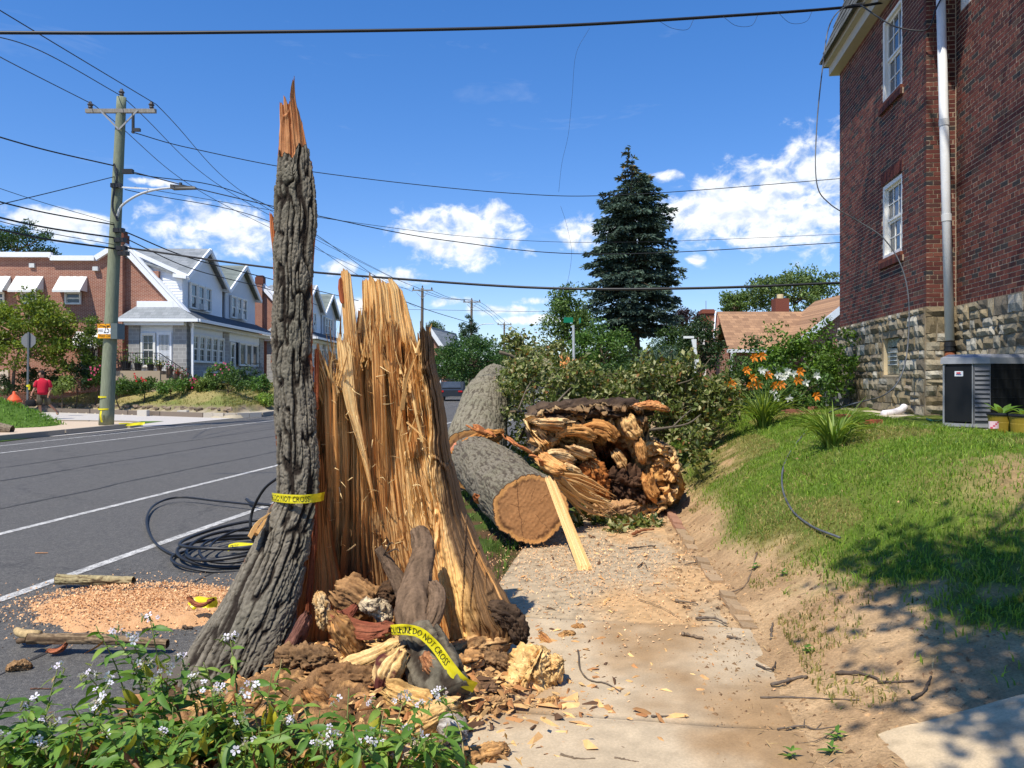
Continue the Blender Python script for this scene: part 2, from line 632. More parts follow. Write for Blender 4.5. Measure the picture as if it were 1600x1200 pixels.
def sheet(name, pts, z, mat, col=None, kind='structure', parent=None):
 V = [(p[0], p[1], z) for p in pts]
 o = obj(name, V, [tuple(range(len(V)))], mat, parent, None if col is None else np.tile(np.asarray(col), (len(V), 1)), org=None if parent else np.zeros(3))
 return tag(o, kind=kind) if parent is None else o

def uvs(lst):
 return [uv(u, v)[:2] for u, v in lst]

sheet('ground', [(-900, -300), (900, -300), (900, 1500), (-900, 1500)], -.34, M['far_earth'])
sheet('road', uvs([(-40, -2.55), (500, -2.55), (500, -17.4), (-40, -17.4)]), -.12, M['asphalt'])

road_marks = thing('road_marking', None, None, (0, 0, -.116)); road_marks['kind'] = 'structure'
for v, u0, u1, w in ((-4.83, -10, 160, .11), (-6.86, -10, 160, .105), (-14.2, -10, 29, .10), (-15.7, -10, 26.2, .09), (-10.5, 46, 200, .1)):
 sheet('painted_line', uvs([(u0, v - w / 2), (u1, v - w / 2), (u1, v + w / 2), (u0, v + w / 2)]), -.1155, M['road_paint'], parent=road_marks)

M['tar'] = pm('tar', c(40, 39, 38), c(60, 58, 56), 20, .7)
rng = np.random.RandomState(2)
for v, u0, u1, w in ((-8.2, 2, 40, .022), (-10.4, 4, 60, .03), (-11.9, 0, 50, .02), (-3.6, 3, 22, .015)):
 uu = np.arange(u0, u1, .25); off = .12 * fbm(np.stack([uu * .5, uu * 0 + v, uu * 0], -1), 4, 3); ww = w * (.3 + 1.2 * rng.rand(len(uu)))
 L = np.array([uv(a, v + b - c_) for a, b, c_ in zip(uu, off, ww)]); R_ = np.array([uv(a, v + b + c_) for a, b, c_ in zip(uu, off, ww)])
 V = np.concatenate([L, R_]); V[:, 2] = -.1165; k = len(uu)
 obj('tar_seam', V, [(i, i + 1, k + i + 1, k + i) for i in range(k - 1)], M['tar'], road_marks)

# ---- kerb on this side of the road: granite lengths along the tree lawn
kerb = thing('kerb', None, None, uv(0, -2.5, 0)); kerb['kind'] = 'structure'
rng = np.random.RandomState(3)
for i in range(-2, 14):
 mb = MB(); mb.col = c(96, 88, 78) * (.85 + .3 * rng.rand())
 R = rotz(-RA)
 mb.box(uv(1.8 * i + .9, -2.48, -.125 + rng.normal() * .006), (.15, 1.788, .19), R)
 mb.build('kerb_stone', M['concrete'], kerb)

def noisy_slab(u0, u1, v0, v1, z, step, cfun, seed, amp=.004, thick=.09, edge=.012):
 """a slab of concrete with a worn top, chipped edges and real thickness"""
 nu, nv = max(3, int((u1 - u0) / step)), max(3, int((v1 - v0) / step))
 U, Vv = np.meshgrid(np.linspace(u0, u1, nu), np.linspace(v0, v1, nv), indexing='ij')
 n = fbm(np.stack([U * 3, Vv * 3, U * 0 + seed], -1), 4, seed)
 e = np.minimum(np.minimum(U - u0, u1 - U), np.minimum(Vv - v0, v1 - Vv))
 Z = z + n * amp - edge * np.exp(-e / .015) * (1 + .8 * n)
 X = U * RF[0] + Vv * RR[0]; Y = U * RF[1] + Vv * RR[1]
 V = np.stack([X, Y, Z], -1).reshape(-1, 3)
 F = grid_faces(nu, nv, flip=True)
 C = cfun(U, Vv, n).reshape(-1, 3)
 ring = [i * nv for i in range(nu)] + [(nu - 1) * nv + j for j in range(1, nv)] + [i * nv + nv - 1 for i in range(nu - 2, -1, -1)] + [j for j in range(nv - 2, 0, -1)]
 low = V[ring].copy(); low[:, 2] = z - thick
 k = len(V)
 side = [(ring[i], ring[(i + 1) % len(ring)], k + (i + 1) % len(ring), k + i) for i in range(len(ring))]
 return np.vstack([V, low]), F.tolist() + side, np.vstack([C, C[ring]])

def walk_col(kind):
 def f(U, V, n):
  n1 = fbm(np.stack([U * 1.3, V * 1.3, U * 0 + 4], -1), 5, 21)[..., None]
  n2 = fbm(np.stack([U * 14, V * 14, U * 0], -1), 3, 31)[..., None]
  if kind == 'smooth':
   base = c(190, 170, 140); dirt = c(158, 128, 92)
  else:
   base = c(178, 158, 128); dirt = c(190, 154, 110)
  d = sm(-.2, .55, n1[..., 0] * 1.3 + sm(-.3, .75, V) * .75 - .25)[..., None]
  col = base * (1 - d) + dirt * d
  col = col * (1 + .22 * n2 + .10 * n1)
  if kind != 'smooth':
   sp = (vn(np.stack([U * 70, V * 70, U * 0], -1), 5) > .45)[..., None]
   col = col * np.where(sp, .72, 1.0)
  return np.clip(col, 0, 1)
 return f

side_walk = thing('sidewalk', None, None, uv(5, 0, 0)); side_walk['kind'] = 'structure'
joints = [-.6, 1.0, 2.42, 3.62, 5.08, 6.75, 8.4, 10.1, 11.8, 13.5, 15.2]
for i in range(len(joints) - 1):
 kind = 'smooth' if joints[i] < 5 else 'pebbly'
 st = .03 if joints[i] < 9 else .08
 z = .002 * ((i * 7) % 5 - 2) + (0.012 if joints[i] < 5 else 0)
 V, F, C = noisy_slab(joints[i] + .006, joints[i + 1] - .006, -1.03, .76, z, st, walk_col(kind), 40 + i)
 obj('concrete_slab', V, F, M['concrete'], side_walk, C, True)
sheet('sidewalk_far', uvs([(15.2, -1.0), (200, -1.0), (200, .76), (15.2, .76)]), -.01, M['concrete'], c(176, 160, 136))

# ---- earth between the kerb and the sidewalk
def tree_lawn():
 U, V = np.meshgrid(np.arange(-1, 30, .07), np.linspace(-2.41, -.98, 26), indexing='ij')
 n = fbm(np.stack([U * 2.2, V * 2.2, U * 0], -1), 5, 8)
 n2 = fbm(np.stack([U * 9, V * 9, U * 0], -1), 3, 9)
 Z = -.035 + .05 * n + .02 * n2 + .05 * sm(0, 1, 1 - np.abs(V + 1.7) / .7)
 X = U * RF[0] + V * RR[0]; Y = U * RF[1] + V * RR[1]
 g = sm(-.05, .3, n + .25 * n2 + .6 * sm(5.5, 8, U) - .3)[..., None]
 C = (c(96, 74, 54) * (1 - g) + c(72, 86, 40) * g) * (1 + .3 * n2[..., None])
 o = obj('tree_lawn', np.stack([X, Y, Z], -1).reshape(-1, 3), grid_faces(*U.shape, flip=True), M['earth'], None, C.reshape(-1, 3), True, np.zeros(3))
 tag(o, kind='structure')

tree_lawn()

# ---- the bank and lawn on the right
def bank_v0(u):
 return np.interp(u, [0, 5.0, 9.3, 14, 30], [.80, .80, .52, .45, .45])

def bank_z(u, v, fine=True):
 u = np.asarray(u, float); v = np.asarray(v, float)
 t = np.clip((v - bank_v0(u)) / np.interp(u, [2, 5, 9, 14], [2.8, 2.5, 2.3, 2.1]), -.4, 1)
 H = .30 + .70 * sm(2.2, 7.2, u)
 tp = np.clip(t, 0, 1)
 z = H * (1 - (1 - tp) ** 1.75) + np.minimum(t, 0) * .12
 z = z + .02 * sm(1, 6, v - bank_v0(u))
 if fine:
  n = fbm(np.stack([u * .9, v * .9, u * 0], -1), 4, 77)
  n2 = fbm(np.stack([u * 6, v * 6, u * 0], -1), 5, 78, .62)
  k = sm(-.1, .5, t)
  z = z + n * .06 * k + n2 * .034 * (.4 + .6 * k)
 return z

def grass_mask(u, v):
 n = fbm(np.stack([u * 1.1, v * 1.1, u * 0], -1), 4, 55)
 n2 = fbm(np.stack([u * 5, v * 5, u * 0], -1), 3, 56)
 line = 6.0 - 2.6 * np.clip(v - .95, 0, 1.15)
 m = sm(-.5, .8, (u - line) * .8 + n * 1.3 + n2 * .9)
 m = m * sm(.1, .45, (v - bank_v0(u)) + .22 * n)
 bare = np.exp(-(((u - 5.9) / .8) ** 2 + ((v - 3.1) / .55) ** 2)) * 1.3
 path = np.exp(-((v - 1.15 - .05 * (u - 9)) / .26) ** 2) * sm(8.5, 10, u) * .8
 return np.clip(m - bare * (.8 + n) - path * (.6 + 1.2 * n2), 0, 1)

def bank():
 us = np.concatenate([np.arange(.5, 12, .05), np.arange(12, 34, .2)])
 vs = np.concatenate([np.arange(.34, 4.6, .05), np.arange(4.6, 16, .4)])
 U, V = np.meshgrid(us, vs, indexing='ij')
 Z = bank_z(U, V) + .008
 Z = Z - .05 * sm(.34, .0, V)
 X = U * RF[0] + V * RR[0]; Y = U * RF[1] + V * RR[1]
 g = grass_mask(U, V)[..., None]
 n = fbm(np.stack([U * 3, V * 3, U * 0 + 3], -1), 5, 91)[..., None]
 n2 = fbm(np.stack([U * 22, V * 22, U * 0 + 3], -1), 2, 92)[..., None]
 soil = c(192, 160, 120) * (.5 + .5 * sm(-.6, .5, n)) + c(140, 108, 76) * .5 * sm(.5, -.6, n)
 grn = c(88, 108, 40) * (1 - .4 * sm(-.3, .5, n)) + c(130, 122, 70) * .4 * sm(-.3, .5, n)
 C = (soil * (1 - g) + grn * g) * (1 + .34 * n2)
 o = obj('lawn_bank', np.stack([X, Y, Z], -1).reshape(-1, 3), grid_faces(*U.shape, flip=True), M['earth'], None, np.clip(C.reshape(-1, 3), 0, 1), True, np.zeros(3))
 tag(o, kind='structure')

bank()

def blades(name, P, h, rng, ca, cb, w=.006, lean=.5, label=None, cat='grass'):
 n = len(P)
 h = (h * (.5 + rng.rand(n)))[:, None]
 a = rng.rand(n) * 2 * PI
 side = np.stack([np.cos(a), np.sin(a), a * 0], -1) * w * (.6 + .8 * rng.rand(n))[:, None]
 b = rng.rand(n) * 2 * PI
 ln = np.stack([np.cos(b), np.sin(b), b * 0], -1) * lean * rng.rand(n)[:, None]
 mid = P + (np.array([0, 0, 1]) + ln * .4) * h * .55
 tip = P + (np.array([0, 0, .92]) + ln * 1.25) * h
 V = np.stack([P - side, P + side, mid + side * .7, mid - side * .7, tip], 1).reshape(-1, 3)
 k = np.arange(n) * 5
 F = [f for i in k.tolist() for f in ((i, i + 1, i + 2, i + 3), (i + 3, i + 2, i + 4))]
 C = np.repeat(tone(n, rng, ca, cb, .22), 5, 0)
 o = obj(name, V, F, M['leaf'], None, C, False, np.zeros(3))
 return tag(o, label, cat, kind='stuff')

def lawn_grass():
 rng = np.random.RandomState(5)
 n = 420000
 u = 3 + 13 * rng.rand(n) ** 1.35; v = .5 + 5.6 * rng.rand(n)
 keep = grass_mask(u, v) * .95 > rng.rand(n)
 keep &= ~((u > 9.0) & (v > 3.5))
 u, v = u[keep][:92000], v[keep][:92000]
 P = np.stack([u * RF[0] + v * RR[0], u * RF[1] + v * RR[1], bank_z(u, v) + .004], -1)
 dry = vn(np.stack([u * .8, v * .8, u * 0], -1), 3) > .3
 blades('grass', P[~dry], .042, rng, c(94, 130, 36), c(142, 166, 60), .0042, .9, 'short green lawn grass over the right-hand bank')
 blades('dry_grass', P[dry], .036, rng, c(132, 132, 66), c(176, 160, 100), .004, 1.1, 'patches of straw-coloured grass in the bank lawn')
 tall = vn(np.stack([P[:, 0] * 2.3, P[:, 1] * 2.3, P[:, 0] * 0], -1), 9) > .28
 Q = P[tall][:5200]
 blades('grass_clumps', Q, .075, rng, c(84, 116, 38), c(150, 158, 76), .005, 1.0, 'longer uneven grass clumps in the bank lawn')
 u = 5.5 + 7 * rng.rand(5200); v = -2.35 + 1.3 * rng.rand(5200)
 k = sm(-.1, .4, fbm(np.stack([u * 2.2, v * 2.2, u * 0], -1), 4, 8) + .25) > rng.rand(len(u))
 P = np.stack([u * RF[0] + v * RR[0], u * RF[1] + v * RR[1], u * 0 - .02], -1)[k]
 blades('strip_grass', P, .07, rng, c(70, 104, 34), c(120, 146, 60), .006, .8, 'green grass beside the log in the tree lawn')

lawn_grass()

# ---- brick edging between the sidewalk and the bank
def edging():
 t = thing('brick_edging', 'sunken brick edging along the foot of the lawn bank', 'edging', uv(7, .62, 0))
 rng = np.random.RandomState(12)
 us = [5.05, 9.5]
 pts = [(1172, 985), (1150, 955), (1130, 925), (1108, 895), (1088, 868), (1070, 842), (1056, 818), (1045, 800)]
 G = np.array([gr(x, y) for x, y in pts])
 P = spline(G, 24)
 for i in range(23):
  if i in (6, 7, 13):
   continue
  d = P[i + 1] - P[i]; a = math.atan2(d[1], d[0])
  mb = MB()
  mb.col = (c(164, 138, 106) if i < 18 else c(156, 116, 92)) * (.85 + .3 * rng.rand())
  cen = (P[i] + P[i + 1]) / 2 + np.array([0, 0, -.008 + rng.normal() * .010])
  R = rotz(a + rng.normal() * .05) @ np.array(Matrix.Rotation(.12 + rng.normal() * .06, 3, 'X'))
  mb.box(cen, (np.linalg.norm(d) * .96, .10, .07), R)
  mb.build('brick', M['brick'], t)

edging()

# ---- the concrete path that climbs to the house, bottom right
def house_path():
 t = thing('garden_path', None, None, uv(2.6, 2, .1)); t['kind'] = 'structure'
 A, B = gr(1362, 1142, .085), gr(1612, 1072, .29)
 d = (B - A); d /= np.linalg.norm(d)
 n = 34
 s = np.linspace(0, 3.2, 70); w = np.linspace(0, 1.15, 30)
 S, W = np.meshgrid(s, w, indexing='ij')
 side = np.array([d[1], -d[0], 0]); side /= np.linalg.norm(side)
 nz = fbm(np.stack([S * 3, W * 3, S * 0], -1), 4, 3)
 n2 = vn(np.stack([S * 40, W * 40, S * 0], -1), 6)
 e = np.minimum(np.minimum(S, W), 1.15 - W)
 P = A + d * S[..., None] + side * W[..., None]
 P[..., 2] += nz * .008 - .022 * np.exp(-e / .03) * (1 + nz)
 C = c(200, 178, 144) * (1 + .16 * nz[..., None]) * np.where(n2 > .45, .74, 1.)[..., None]
 V = P.reshape(-1, 3); F = grid_faces(70, 30).tolist()
 ring = [i * 30 for i in range(70)] + list(range(69 * 30 + 1, 70 * 30)) + [i * 30 + 29 for i in range(68, -1, -1)] + list(range(28, 0, -1))
 low = V[ring] - np.array([0, 0, .3]); k = len(V)
 F += [(ring[i], k + i, k + (i + 1) % len(ring), ring[(i + 1) % len(ring)]) for i in range(len(ring))]
 Cf = C.reshape(-1, 3)
 obj('path_slab', np.vstack([V, low]), F, M['concrete'], t, np.vstack([Cf, Cf[ring]]), True)

house_path()

# ---- across the road: pavement, side street, kerbs and the raised corner garden
CK = [np.array(p, float) for p in ((-70, 62), (-26.7, 40.0), (-13.2, 33.0), (-12.0, 32.7), (-11.0, 33.6))]
arc = [(25.4, -60), (25.4, -18.6), (25.2, -17.8), (24.7, -17.2), (24.0, -16.95), (-30, -16.95), (-30, -60)]
sheet('far_pavement', uvs(arc), 0.0, M['concrete'], c(196, 176, 152))
sheet('side_street', uvs([(20, -16.6), (36, -16.6), (58, -90), (20, -90)]), -.108, M['concrete'], c(186, 180, 172))

def far_kerbs():
 t = thing('far_kerb', None, None, (-13, 28, 0)); t['kind'] = 'structure'
 rng = np.random.RandomState(8)

 def run(pts, n, w, h, col, z, skip=()):
  P = spline(pts, n + 1)
  for i in range(n):
   if i in skip:
    continue
   mb = MB(); mb.col = col * (.85 + .3 * rng.rand())
   a, b = P[i] + (P[i + 1] - P[i]) * .01, P[i + 1] - (P[i + 1] - P[i]) * .01
   mb.bar((a[0], a[1], z), (b[0], b[1], z), w, h)
   mb.build('kerb_length', M['concrete'], t)
 run([uv(u, -16.9) for u in (-20, 0, 12, 23.6)], 12, .16, .17, c(150, 140, 126), -.045)
 run([uv(23.7, -16.9), uv(24.7, -17.2), uv(25.3, -18.2), uv(25.4, -22), uv(25.4, -40)], 9, .16, .17, c(150, 140, 126), -.045)
 run([(*p, 0) for p in CK[:3]], 9, .2, .22, c(120, 108, 96), -.02)
 run([(*CK[2], 0), (*CK[3], 0), (*CK[4], 0)], 5, .2, .22, c(190, 180, 164), -.02)
 run([(*CK[4], 0)] + [uv(u, -16.55) for u in (36, 50, 70, 100)], 12, .2, .2, c(160, 150, 136), -.03)
 mb = MB(); mb.col = c(30, 28, 26)
 a, b = gr(232, 645), gr(282, 646)
 mb.bar(a + np.array([0, -.16, -.02]), b + np.array([0, -.16, -.02]), .1, .14)
 d = mb.build('storm_drain', M['metal'], t)
 mb = MB(); mb.col = c(206, 198, 184)
 for x in (226, 288):
  g = gr(x, 646)
  mb.box(g + np.array([0, -.12, .02]), (.42, .3, .26))
 mb.build('drain_block', M['concrete'], t)

far_kerbs()

def corner_bank():
 xs = np.arange(-62, -8.4, .3); ys = np.arange(31.5, 75, .3)
 X, Y = np.meshgrid(xs, ys, indexing='ij')
 d = (CK[2] - CK[1]); d /= np.linalg.norm(d)
 nrm = np.array([-d[1], d[0]])
 d1 = (X - CK[2][0]) * nrm[0] + (Y - CK[2][1]) * nrm[1]
 u, v = to_uv(X, Y)
 d2 = -(v + 16.55)
 dd = np.minimum(d1, d2)
 n = fbm(np.stack([X * .8, Y * .8, X * 0], -1), 4, 17)
 edge = sm(1.15, 1.45, dd + .12 * n)
 Z = .01 + .28 * edge + .9 * sm(1.2, 4.2, dd) + .05 * n * sm(.8, 2, dd) - .5 * sm(0, -.3, dd)
 g = sm(-.2, .4, n)[..., None]
 C = c(150, 136, 90) * (1 - g) + c(116, 124, 66) * g
 strip = (sm(1.0, 1.2, dd))[..., None]
 C = c(176, 164, 140) * (1 - strip) + C * strip
 rocky = (np.exp(-((dd - 1.3) / .18) ** 2))[..., None]
 C = C * (1 - rocky) + c(128, 112, 92) * rocky
 o = obj('corner_garden', np.stack([X, Y, Z], -1).reshape(-1, 3), grid_faces(*X.shape, flip=True), M['earth'], None, C.reshape(-1, 3), True, np.zeros(3))
 tag(o, kind='structure')
 rng = np.random.RandomState(4)
 k = rng.choice(np.flatnonzero((dd > 1.3).ravel() & (dd < 6).ravel() & (Y < 48).ravel()), 16000)
 P = np.stack([X, Y, Z], -1).reshape(-1, 3)[k] + np.stack([rng.rand(len(k)) * .3, rng.rand(len(k)) * .3, np.zeros(len(k))], -1)
 blades('bank_grass', P, .13, rng, c(150, 138, 84), c(120, 126, 62), .02, .8, 'dry tan grass on the corner bank across the road')
 return

corner_bank()

def corner_z(x, y):
 d = (CK[2] - CK[1]); d /= np.linalg.norm(d)
 d1 = (x - CK[2][0]) * -d[1] + (y - CK[2][1]) * d[0]
 dd = min(d1, -(to_uv(x, y)[1] + 16.55))
 return .01 + .28 * float(sm(1.15, 1.45, dd)) + .9 * float(sm(1.2, 4.2, dd))

def edge_rocks():
 rng = np.random.RandomState(6)
 d = (CK[2] - CK[1]); L = np.linalg.norm(d); d /= L
 nrm = np.array([-d[1], d[0]])
 t = thing('rock_edging', 'line of rough stones at the foot of the corner bank', 'edging', (*(CK[2] + nrm * 1.2), .1))
 for k in range(46):
  p = CK[2] - d * (k * .36 + rng.rand() * .2 - .3) + nrm * (1.12 + rng.rand() * .25)
  s = .10 + .14 * rng.rand()
  V, F = rock_mesh(rng, (s * 1.5, s, s * .8))
  obj('stone', V + np.array([p[0], p[1], .14 + rng.rand() * .08]), F, M['stone'], t, np.tile(c(138, 122, 104) * (.6 + .6 * rng.rand()), (len(V), 1)))

def rock_mesh(rng, size, n=8, m=6):
 th = np.linspace(0, 2 * PI, n, endpoint=False); ph = np.linspace(.15, PI - .15, m)
 T, Ph = np.meshgrid(th, ph)
 D = np.stack([np.cos(T) * np.sin(Ph), np.sin(T) * np.sin(Ph), np.cos(Ph)], -1).reshape(-1, 3)
 V = np.sign(D) * np.abs(D) ** .7 * np.asarray(size) / 2 * (1 + .18 * rng.normal(size=(len(D), 1)))
 F = grid_faces(m, n, True).tolist()
 F = [tuple(f[::-1]) for f in F] + [tuple(range(n)), tuple((m - 1) * n + k for k in range(n))[::-1]]
 return V, F

edge_rocks()

def mound():
 X, Y = np.meshgrid(np.linspace(-25, -13.6, 60), np.linspace(20.5, 30, 46), indexing='ij')
 r = ((X + 20.6) / 5.45) ** 2 + ((Y - 25.4) / 2.6) ** 2
 n = fbm(np.stack([X, Y, X * 0], -1), 3, 5)
 Z = 1.4 * np.clip(1 - r, -.2, 1) + .03 * n
 Z = np.where(r > 1.05, -.1, np.maximum(Z, -.1))
 C = np.tile(c(84, 112, 46), (X.size, 1))
 o = obj('lawn_mound', np.stack([X, Y, Z], -1).reshape(-1, 3), grid_faces(*X.shape, flip=True), M['earth'], None, C, True, np.zeros(3))
 tag(o, kind='structure')
 rng = np.random.RandomState(2)
 k = rng.choice(np.flatnonzero((r < 1).ravel()), 9000)
 P = np.stack([X, Y, Z], -1).reshape(-1, 3)[k] + np.stack([rng.rand(len(k)) * .19, rng.rand(len(k)) * .2, np.zeros(len(k)) - .02], -1)
 blades('mound_grass', P, .10, rng, c(86, 126, 40), c(122, 158, 62), .014, .8, 'bright green grass on the mound beside the stop sign')

mound()

def clods():
 """crumbs of earth, pebbles and bits of bark on the bare bank and the sidewalk edge"""
 rng = np.random.RandomState(21)
 n = 5200
 u = 2.4 + 7.5 * rng.rand(n) ** 1.2; v = .35 + 3.2 * rng.rand(n) ** 1.3
 k = (grass_mask(u, v) < .5) | (rng.rand(n) < .15); u, v = u[k], v[k]
 P = np.stack([u * RF[0] + v * RR[0], u * RF[1] + v * RR[1], np.maximum(bank_z(u, v) + .008, .012)], -1)
 n = len(P); s = (.004 + .018 * rng.rand(n) ** 4)[:, None]
 T = np.array([[1, 0, -.3], [-.5, .87, -.3], [-.5, -.87, -.3], [.1, .1, .75]])
 a = rng.rand(n) * 6.28
 R = np.stack([np.stack([np.cos(a), -np.sin(a)], -1), np.stack([np.sin(a), np.cos(a)], -1)], 1)
 Q = np.repeat(T[None], n, 0) * (.6 + .8 * rng.rand(n, 4, 1)) * np.array([1.3, .9, .8])
 Q[..., :2] = np.einsum('nij,nkj->nki', R, Q[..., :2])
 V = (P[:, None] + Q * s[:, None]).reshape(-1, 3)
 F = (np.arange(n)[:, None, None] * 4 + np.array([[0, 1, 3], [1, 2, 3], [2, 0, 3], [0, 2, 1]])).reshape(-1, 3)
 C = np.repeat(tone(n, rng, c(176, 140, 98), c(104, 80, 58), .25), 4, 0)
 tag(obj('loose_earth', V, F, M['matte'], None, C, org=np.zeros(3)), 'crumbs of soil and pebbles on the bare bank', 'soil', kind='stuff')

clods()

def straw():
 """dead grass stems and leaf scraps lying flat on the bare earth"""
 rng = np.random.RandomState(33)
 n = 5200
 u = 2.2 + 8.5 * rng.rand(n) ** 1.2; v = .55 + 3.2 * rng.rand(n) ** 1.2
 P = np.stack([u * RF[0] + v * RR[0], u * RF[1] + v * RR[1], np.maximum(bank_z(u, v), .004) + .012], -1)
 D = np.stack([np.cos(u * 91), np.sin(u * 91), .1 * np.sin(v * 50)], -1)
 V, F, C = leaf_quads(P, .02 + .06 * rng.rand(n) ** 2, rng, tone(n, rng, c(196, 168, 116), c(126, 98, 64), .2), .9, .09, D)
 tag(obj('straw_litter', V, F, M['matte'], None, C, org=np.zeros(3)), 'dead stems and leaf scraps strewn over the bare bank', 'litter', kind='stuff')
 u = 3.2 + 6 * rng.rand(9000); v = bank_v0(u) + .1 + 1.6 * rng.rand(9000) ** 1.4
 k = vn(np.stack([u * 2.6, v * 2.6, u * 0], -1), 71) > .32
 u, v = u[k], v[k]
 blades('bank_tufts', np.stack([u * RF[0] + v * RR[0], u * RF[1] + v * RR[1], bank_z(u, v) + .006], -1), .035, rng, c(112, 124, 56), c(168, 152, 92), .004, 1.2, 'thin tufts of grass on the lower bare bank')

straw()

# ================================================================== the shattered stump
D0 = 4.45

def bark_height(a, t, seed, f=1.0):
 """furrowed bark: a across the trunk, t along it, in metres"""
 z = np.zeros_like(a) + seed * 3.7
 w = fbm(np.stack([a * 9 * f, t * 5 * f, z], -1), 3, seed + 1)
 w2 = fbm(np.stack([a * 3 * f, t * 2.2 * f, z], -1), 2, seed + 4)
 n1 = vn(np.stack([a * 50 * f + w * .9 + w2 * .9, t * 6.0 * f + w * .5, z], -1), seed + 2)
 n2 = vn(np.stack([a * 56 * f + w * .7 + 9, t * 17 * f + w * 1.0, z], -1), seed + 3)
 fur = sm(.02, .36, np.abs(n1))
 crack = sm(.0, .22, np.abs(n2))
 fine = fbm(np.stack([a * 100 * f, t * 70 * f, z], -1), 3, seed + 5, .65)
 return np.clip(fur * (.62 + .38 * crack) + .34 * fine + .12 * w, -.1, 1.3)

def bark_color(h, a, t, seed, ridge=c(120, 112, 98), furrow=c(44, 37, 31), moss=c(100, 98, 84)):
 k = sm(.1, .85, h)[..., None]
 n = fbm(np.stack([a * 5, t * 3, a * 0], -1), 3, seed)[..., None]
 r = ridge * (1 - .5 * sm(-.3, .6, n)) + moss * .5 * sm(-.3, .6, n)
 n2 = vn(np.stack([a * 60, t * 60, a * 0], -1), seed)[..., None]
 return np.clip((furrow * (1 - k) + r * k) * (1 + .2 * n2), 0, 1)

def wood_color(f, pale=c(232, 196, 134), mid=c(206, 152, 88), dark=c(138, 84, 44)):
 """f in 0..1, dark to pale"""
 f = np.clip(f, 0, 1)[..., None]
 return np.where(f < .5, dark * (1 - f * 2) + mid * f * 2, mid * (2 - f * 2) + pale * (f * 2 - 1))

def lerp_rows(rows, y):
 rows = sorted(rows)
 r = np.array(rows, float)
 return [np.interp(y, r[:, 0], r[:, k]) for k in range(1, r.shape[1])]

STUMP_BASE = pt(580, 1010, D0) * np.array([1, 1, 0])
stump = thing('shattered_stump', 'tall splintered stump of a snapped tree with one bark spike and pale torn wood', 'tree stump', STUMP_BASE)

def bark_spike():
 # outline of the bark shell: photo row, left, right, depth of its middle, bulge
 rows = [(228, 438, 481, 4.46, .035), (300, 431, 492, 4.45, .05), (340, 430, 496, 4.45, .05), (400, 428, 490, 4.44, .055), (470, 427, 488, 4.43, .055), (560, 425, 487, 4.42, .06),
   (640, 431, 492, 4.41, .065), (700, 436, 496, 4.40, .07), (770, 434, 498, 4.39, .075), (800, 420, 492, 4.37, .085), (850, 398, 484, 4.33, .11), (900, 372, 476, 4.28, .14),
   (950, 342, 466, 4.22, .17), (1000, 306, 456, 4.15, .19), (1030, 290, 446, 4.11, .20), (1062, 286, 432, 4.08, .20)]
 nz, na = 600, 116
 py = np.linspace(1062, 228, nz)
 xl, xr, dep, bul = lerp_rows(rows, py)
 ang = np.linspace(-1, 1, na)
 A, PY = np.meshgrid(ang, py)
 XL, XR, DP, BU = [np.repeat(q[:, None], na, 1) for q in (xl, xr, dep, bul)]
 # uneven rim at the top and along both edges
 zc = CAM_H - (PY - 590) / 1200 * DP
 rag = fbm(np.stack([A * 0 + np.sign(A) * 5, zc * 7, zc * 0], -1), 4, 61)
 W = (XR - XL) / 2 * (1 + np.abs(A) ** 3 * rag * .06)
 PX = (XL + XR) / 2 + W * np.sin(A * PI / 2 * .96) / math.sin(PI / 2 * .96)
 Yd = DP - BU * (np.cos(A * PI / 2 * .96))
 aa = A * (XR - XL) * D0 / 1200 * .72
 h = bark_height(aa + .3, zc, 11)
 amp = .020
 nx = np.sin(A * PI / 2 * .9); ny = -np.cos(A * PI / 2 * .9)
 X = (PX - 800) / 1200 * DP; Y = Yd
 big = fbm(np.stack([aa * 4, zc * 2.2, zc * 0], -1), 3, 62)
 X = X + nx * ((h - .7) * amp + big * .010); Y = Y + ny * ((h - .6) * amp + big * .016)
 Z = zc
 front = np.stack([X, Y, Z], -1)
 # top edge ragged
 top = (py < 262)[:, None]
 lift = fbm(np.stack([aa * 30, aa * 0, aa * 0], -1), 3, 63)
 k = sm(300, 228, PY)
 front[..., 2] += k * lift * .09 - k * .02
 C = bark_color(h, aa, zc, 14)
 edge = sm(.90, 1.0, np.abs(A) + .09 * fbm(np.stack([A * 0 + np.sign(A) * 3, zc * 5, zc * 0], -1), 3, 65))[..., None]
 edge = edge * (.35 + .65 * sm(-.1, .3, rag))[..., None]
 C = C * (1 - edge) + c(150, 82, 52) * edge * (.75 + .4 * rag[..., None])
 back = np.stack([(PX + (PX - (XL + XR) / 2) * -.06 - 800) / 1200 * DP, DP + .03 + .05 * np.cos(A * PI / 2), Z], -1)
 back[..., 2] = front[..., 2]
 V = np.concatenate([front, back[:, ::-1]], 1)
 Cb = np.broadcast_to(c(190, 122, 70), back.shape)
 C = np.concatenate([C, Cb], 1)
 F = grid_faces(nz, 2 * na, True, flip=True).tolist()
 o = (nz - 1) * 2 * na
 F += [(o + j, o + j + 1, o + 2 * na - 2 - j, o + 2 * na - 1 - j) for j in range(na - 1)]
 obj('bark_spike', V.reshape(-1, 3), F, M['bark'], stump, C.reshape(-1, 3), True)

bark_spike()

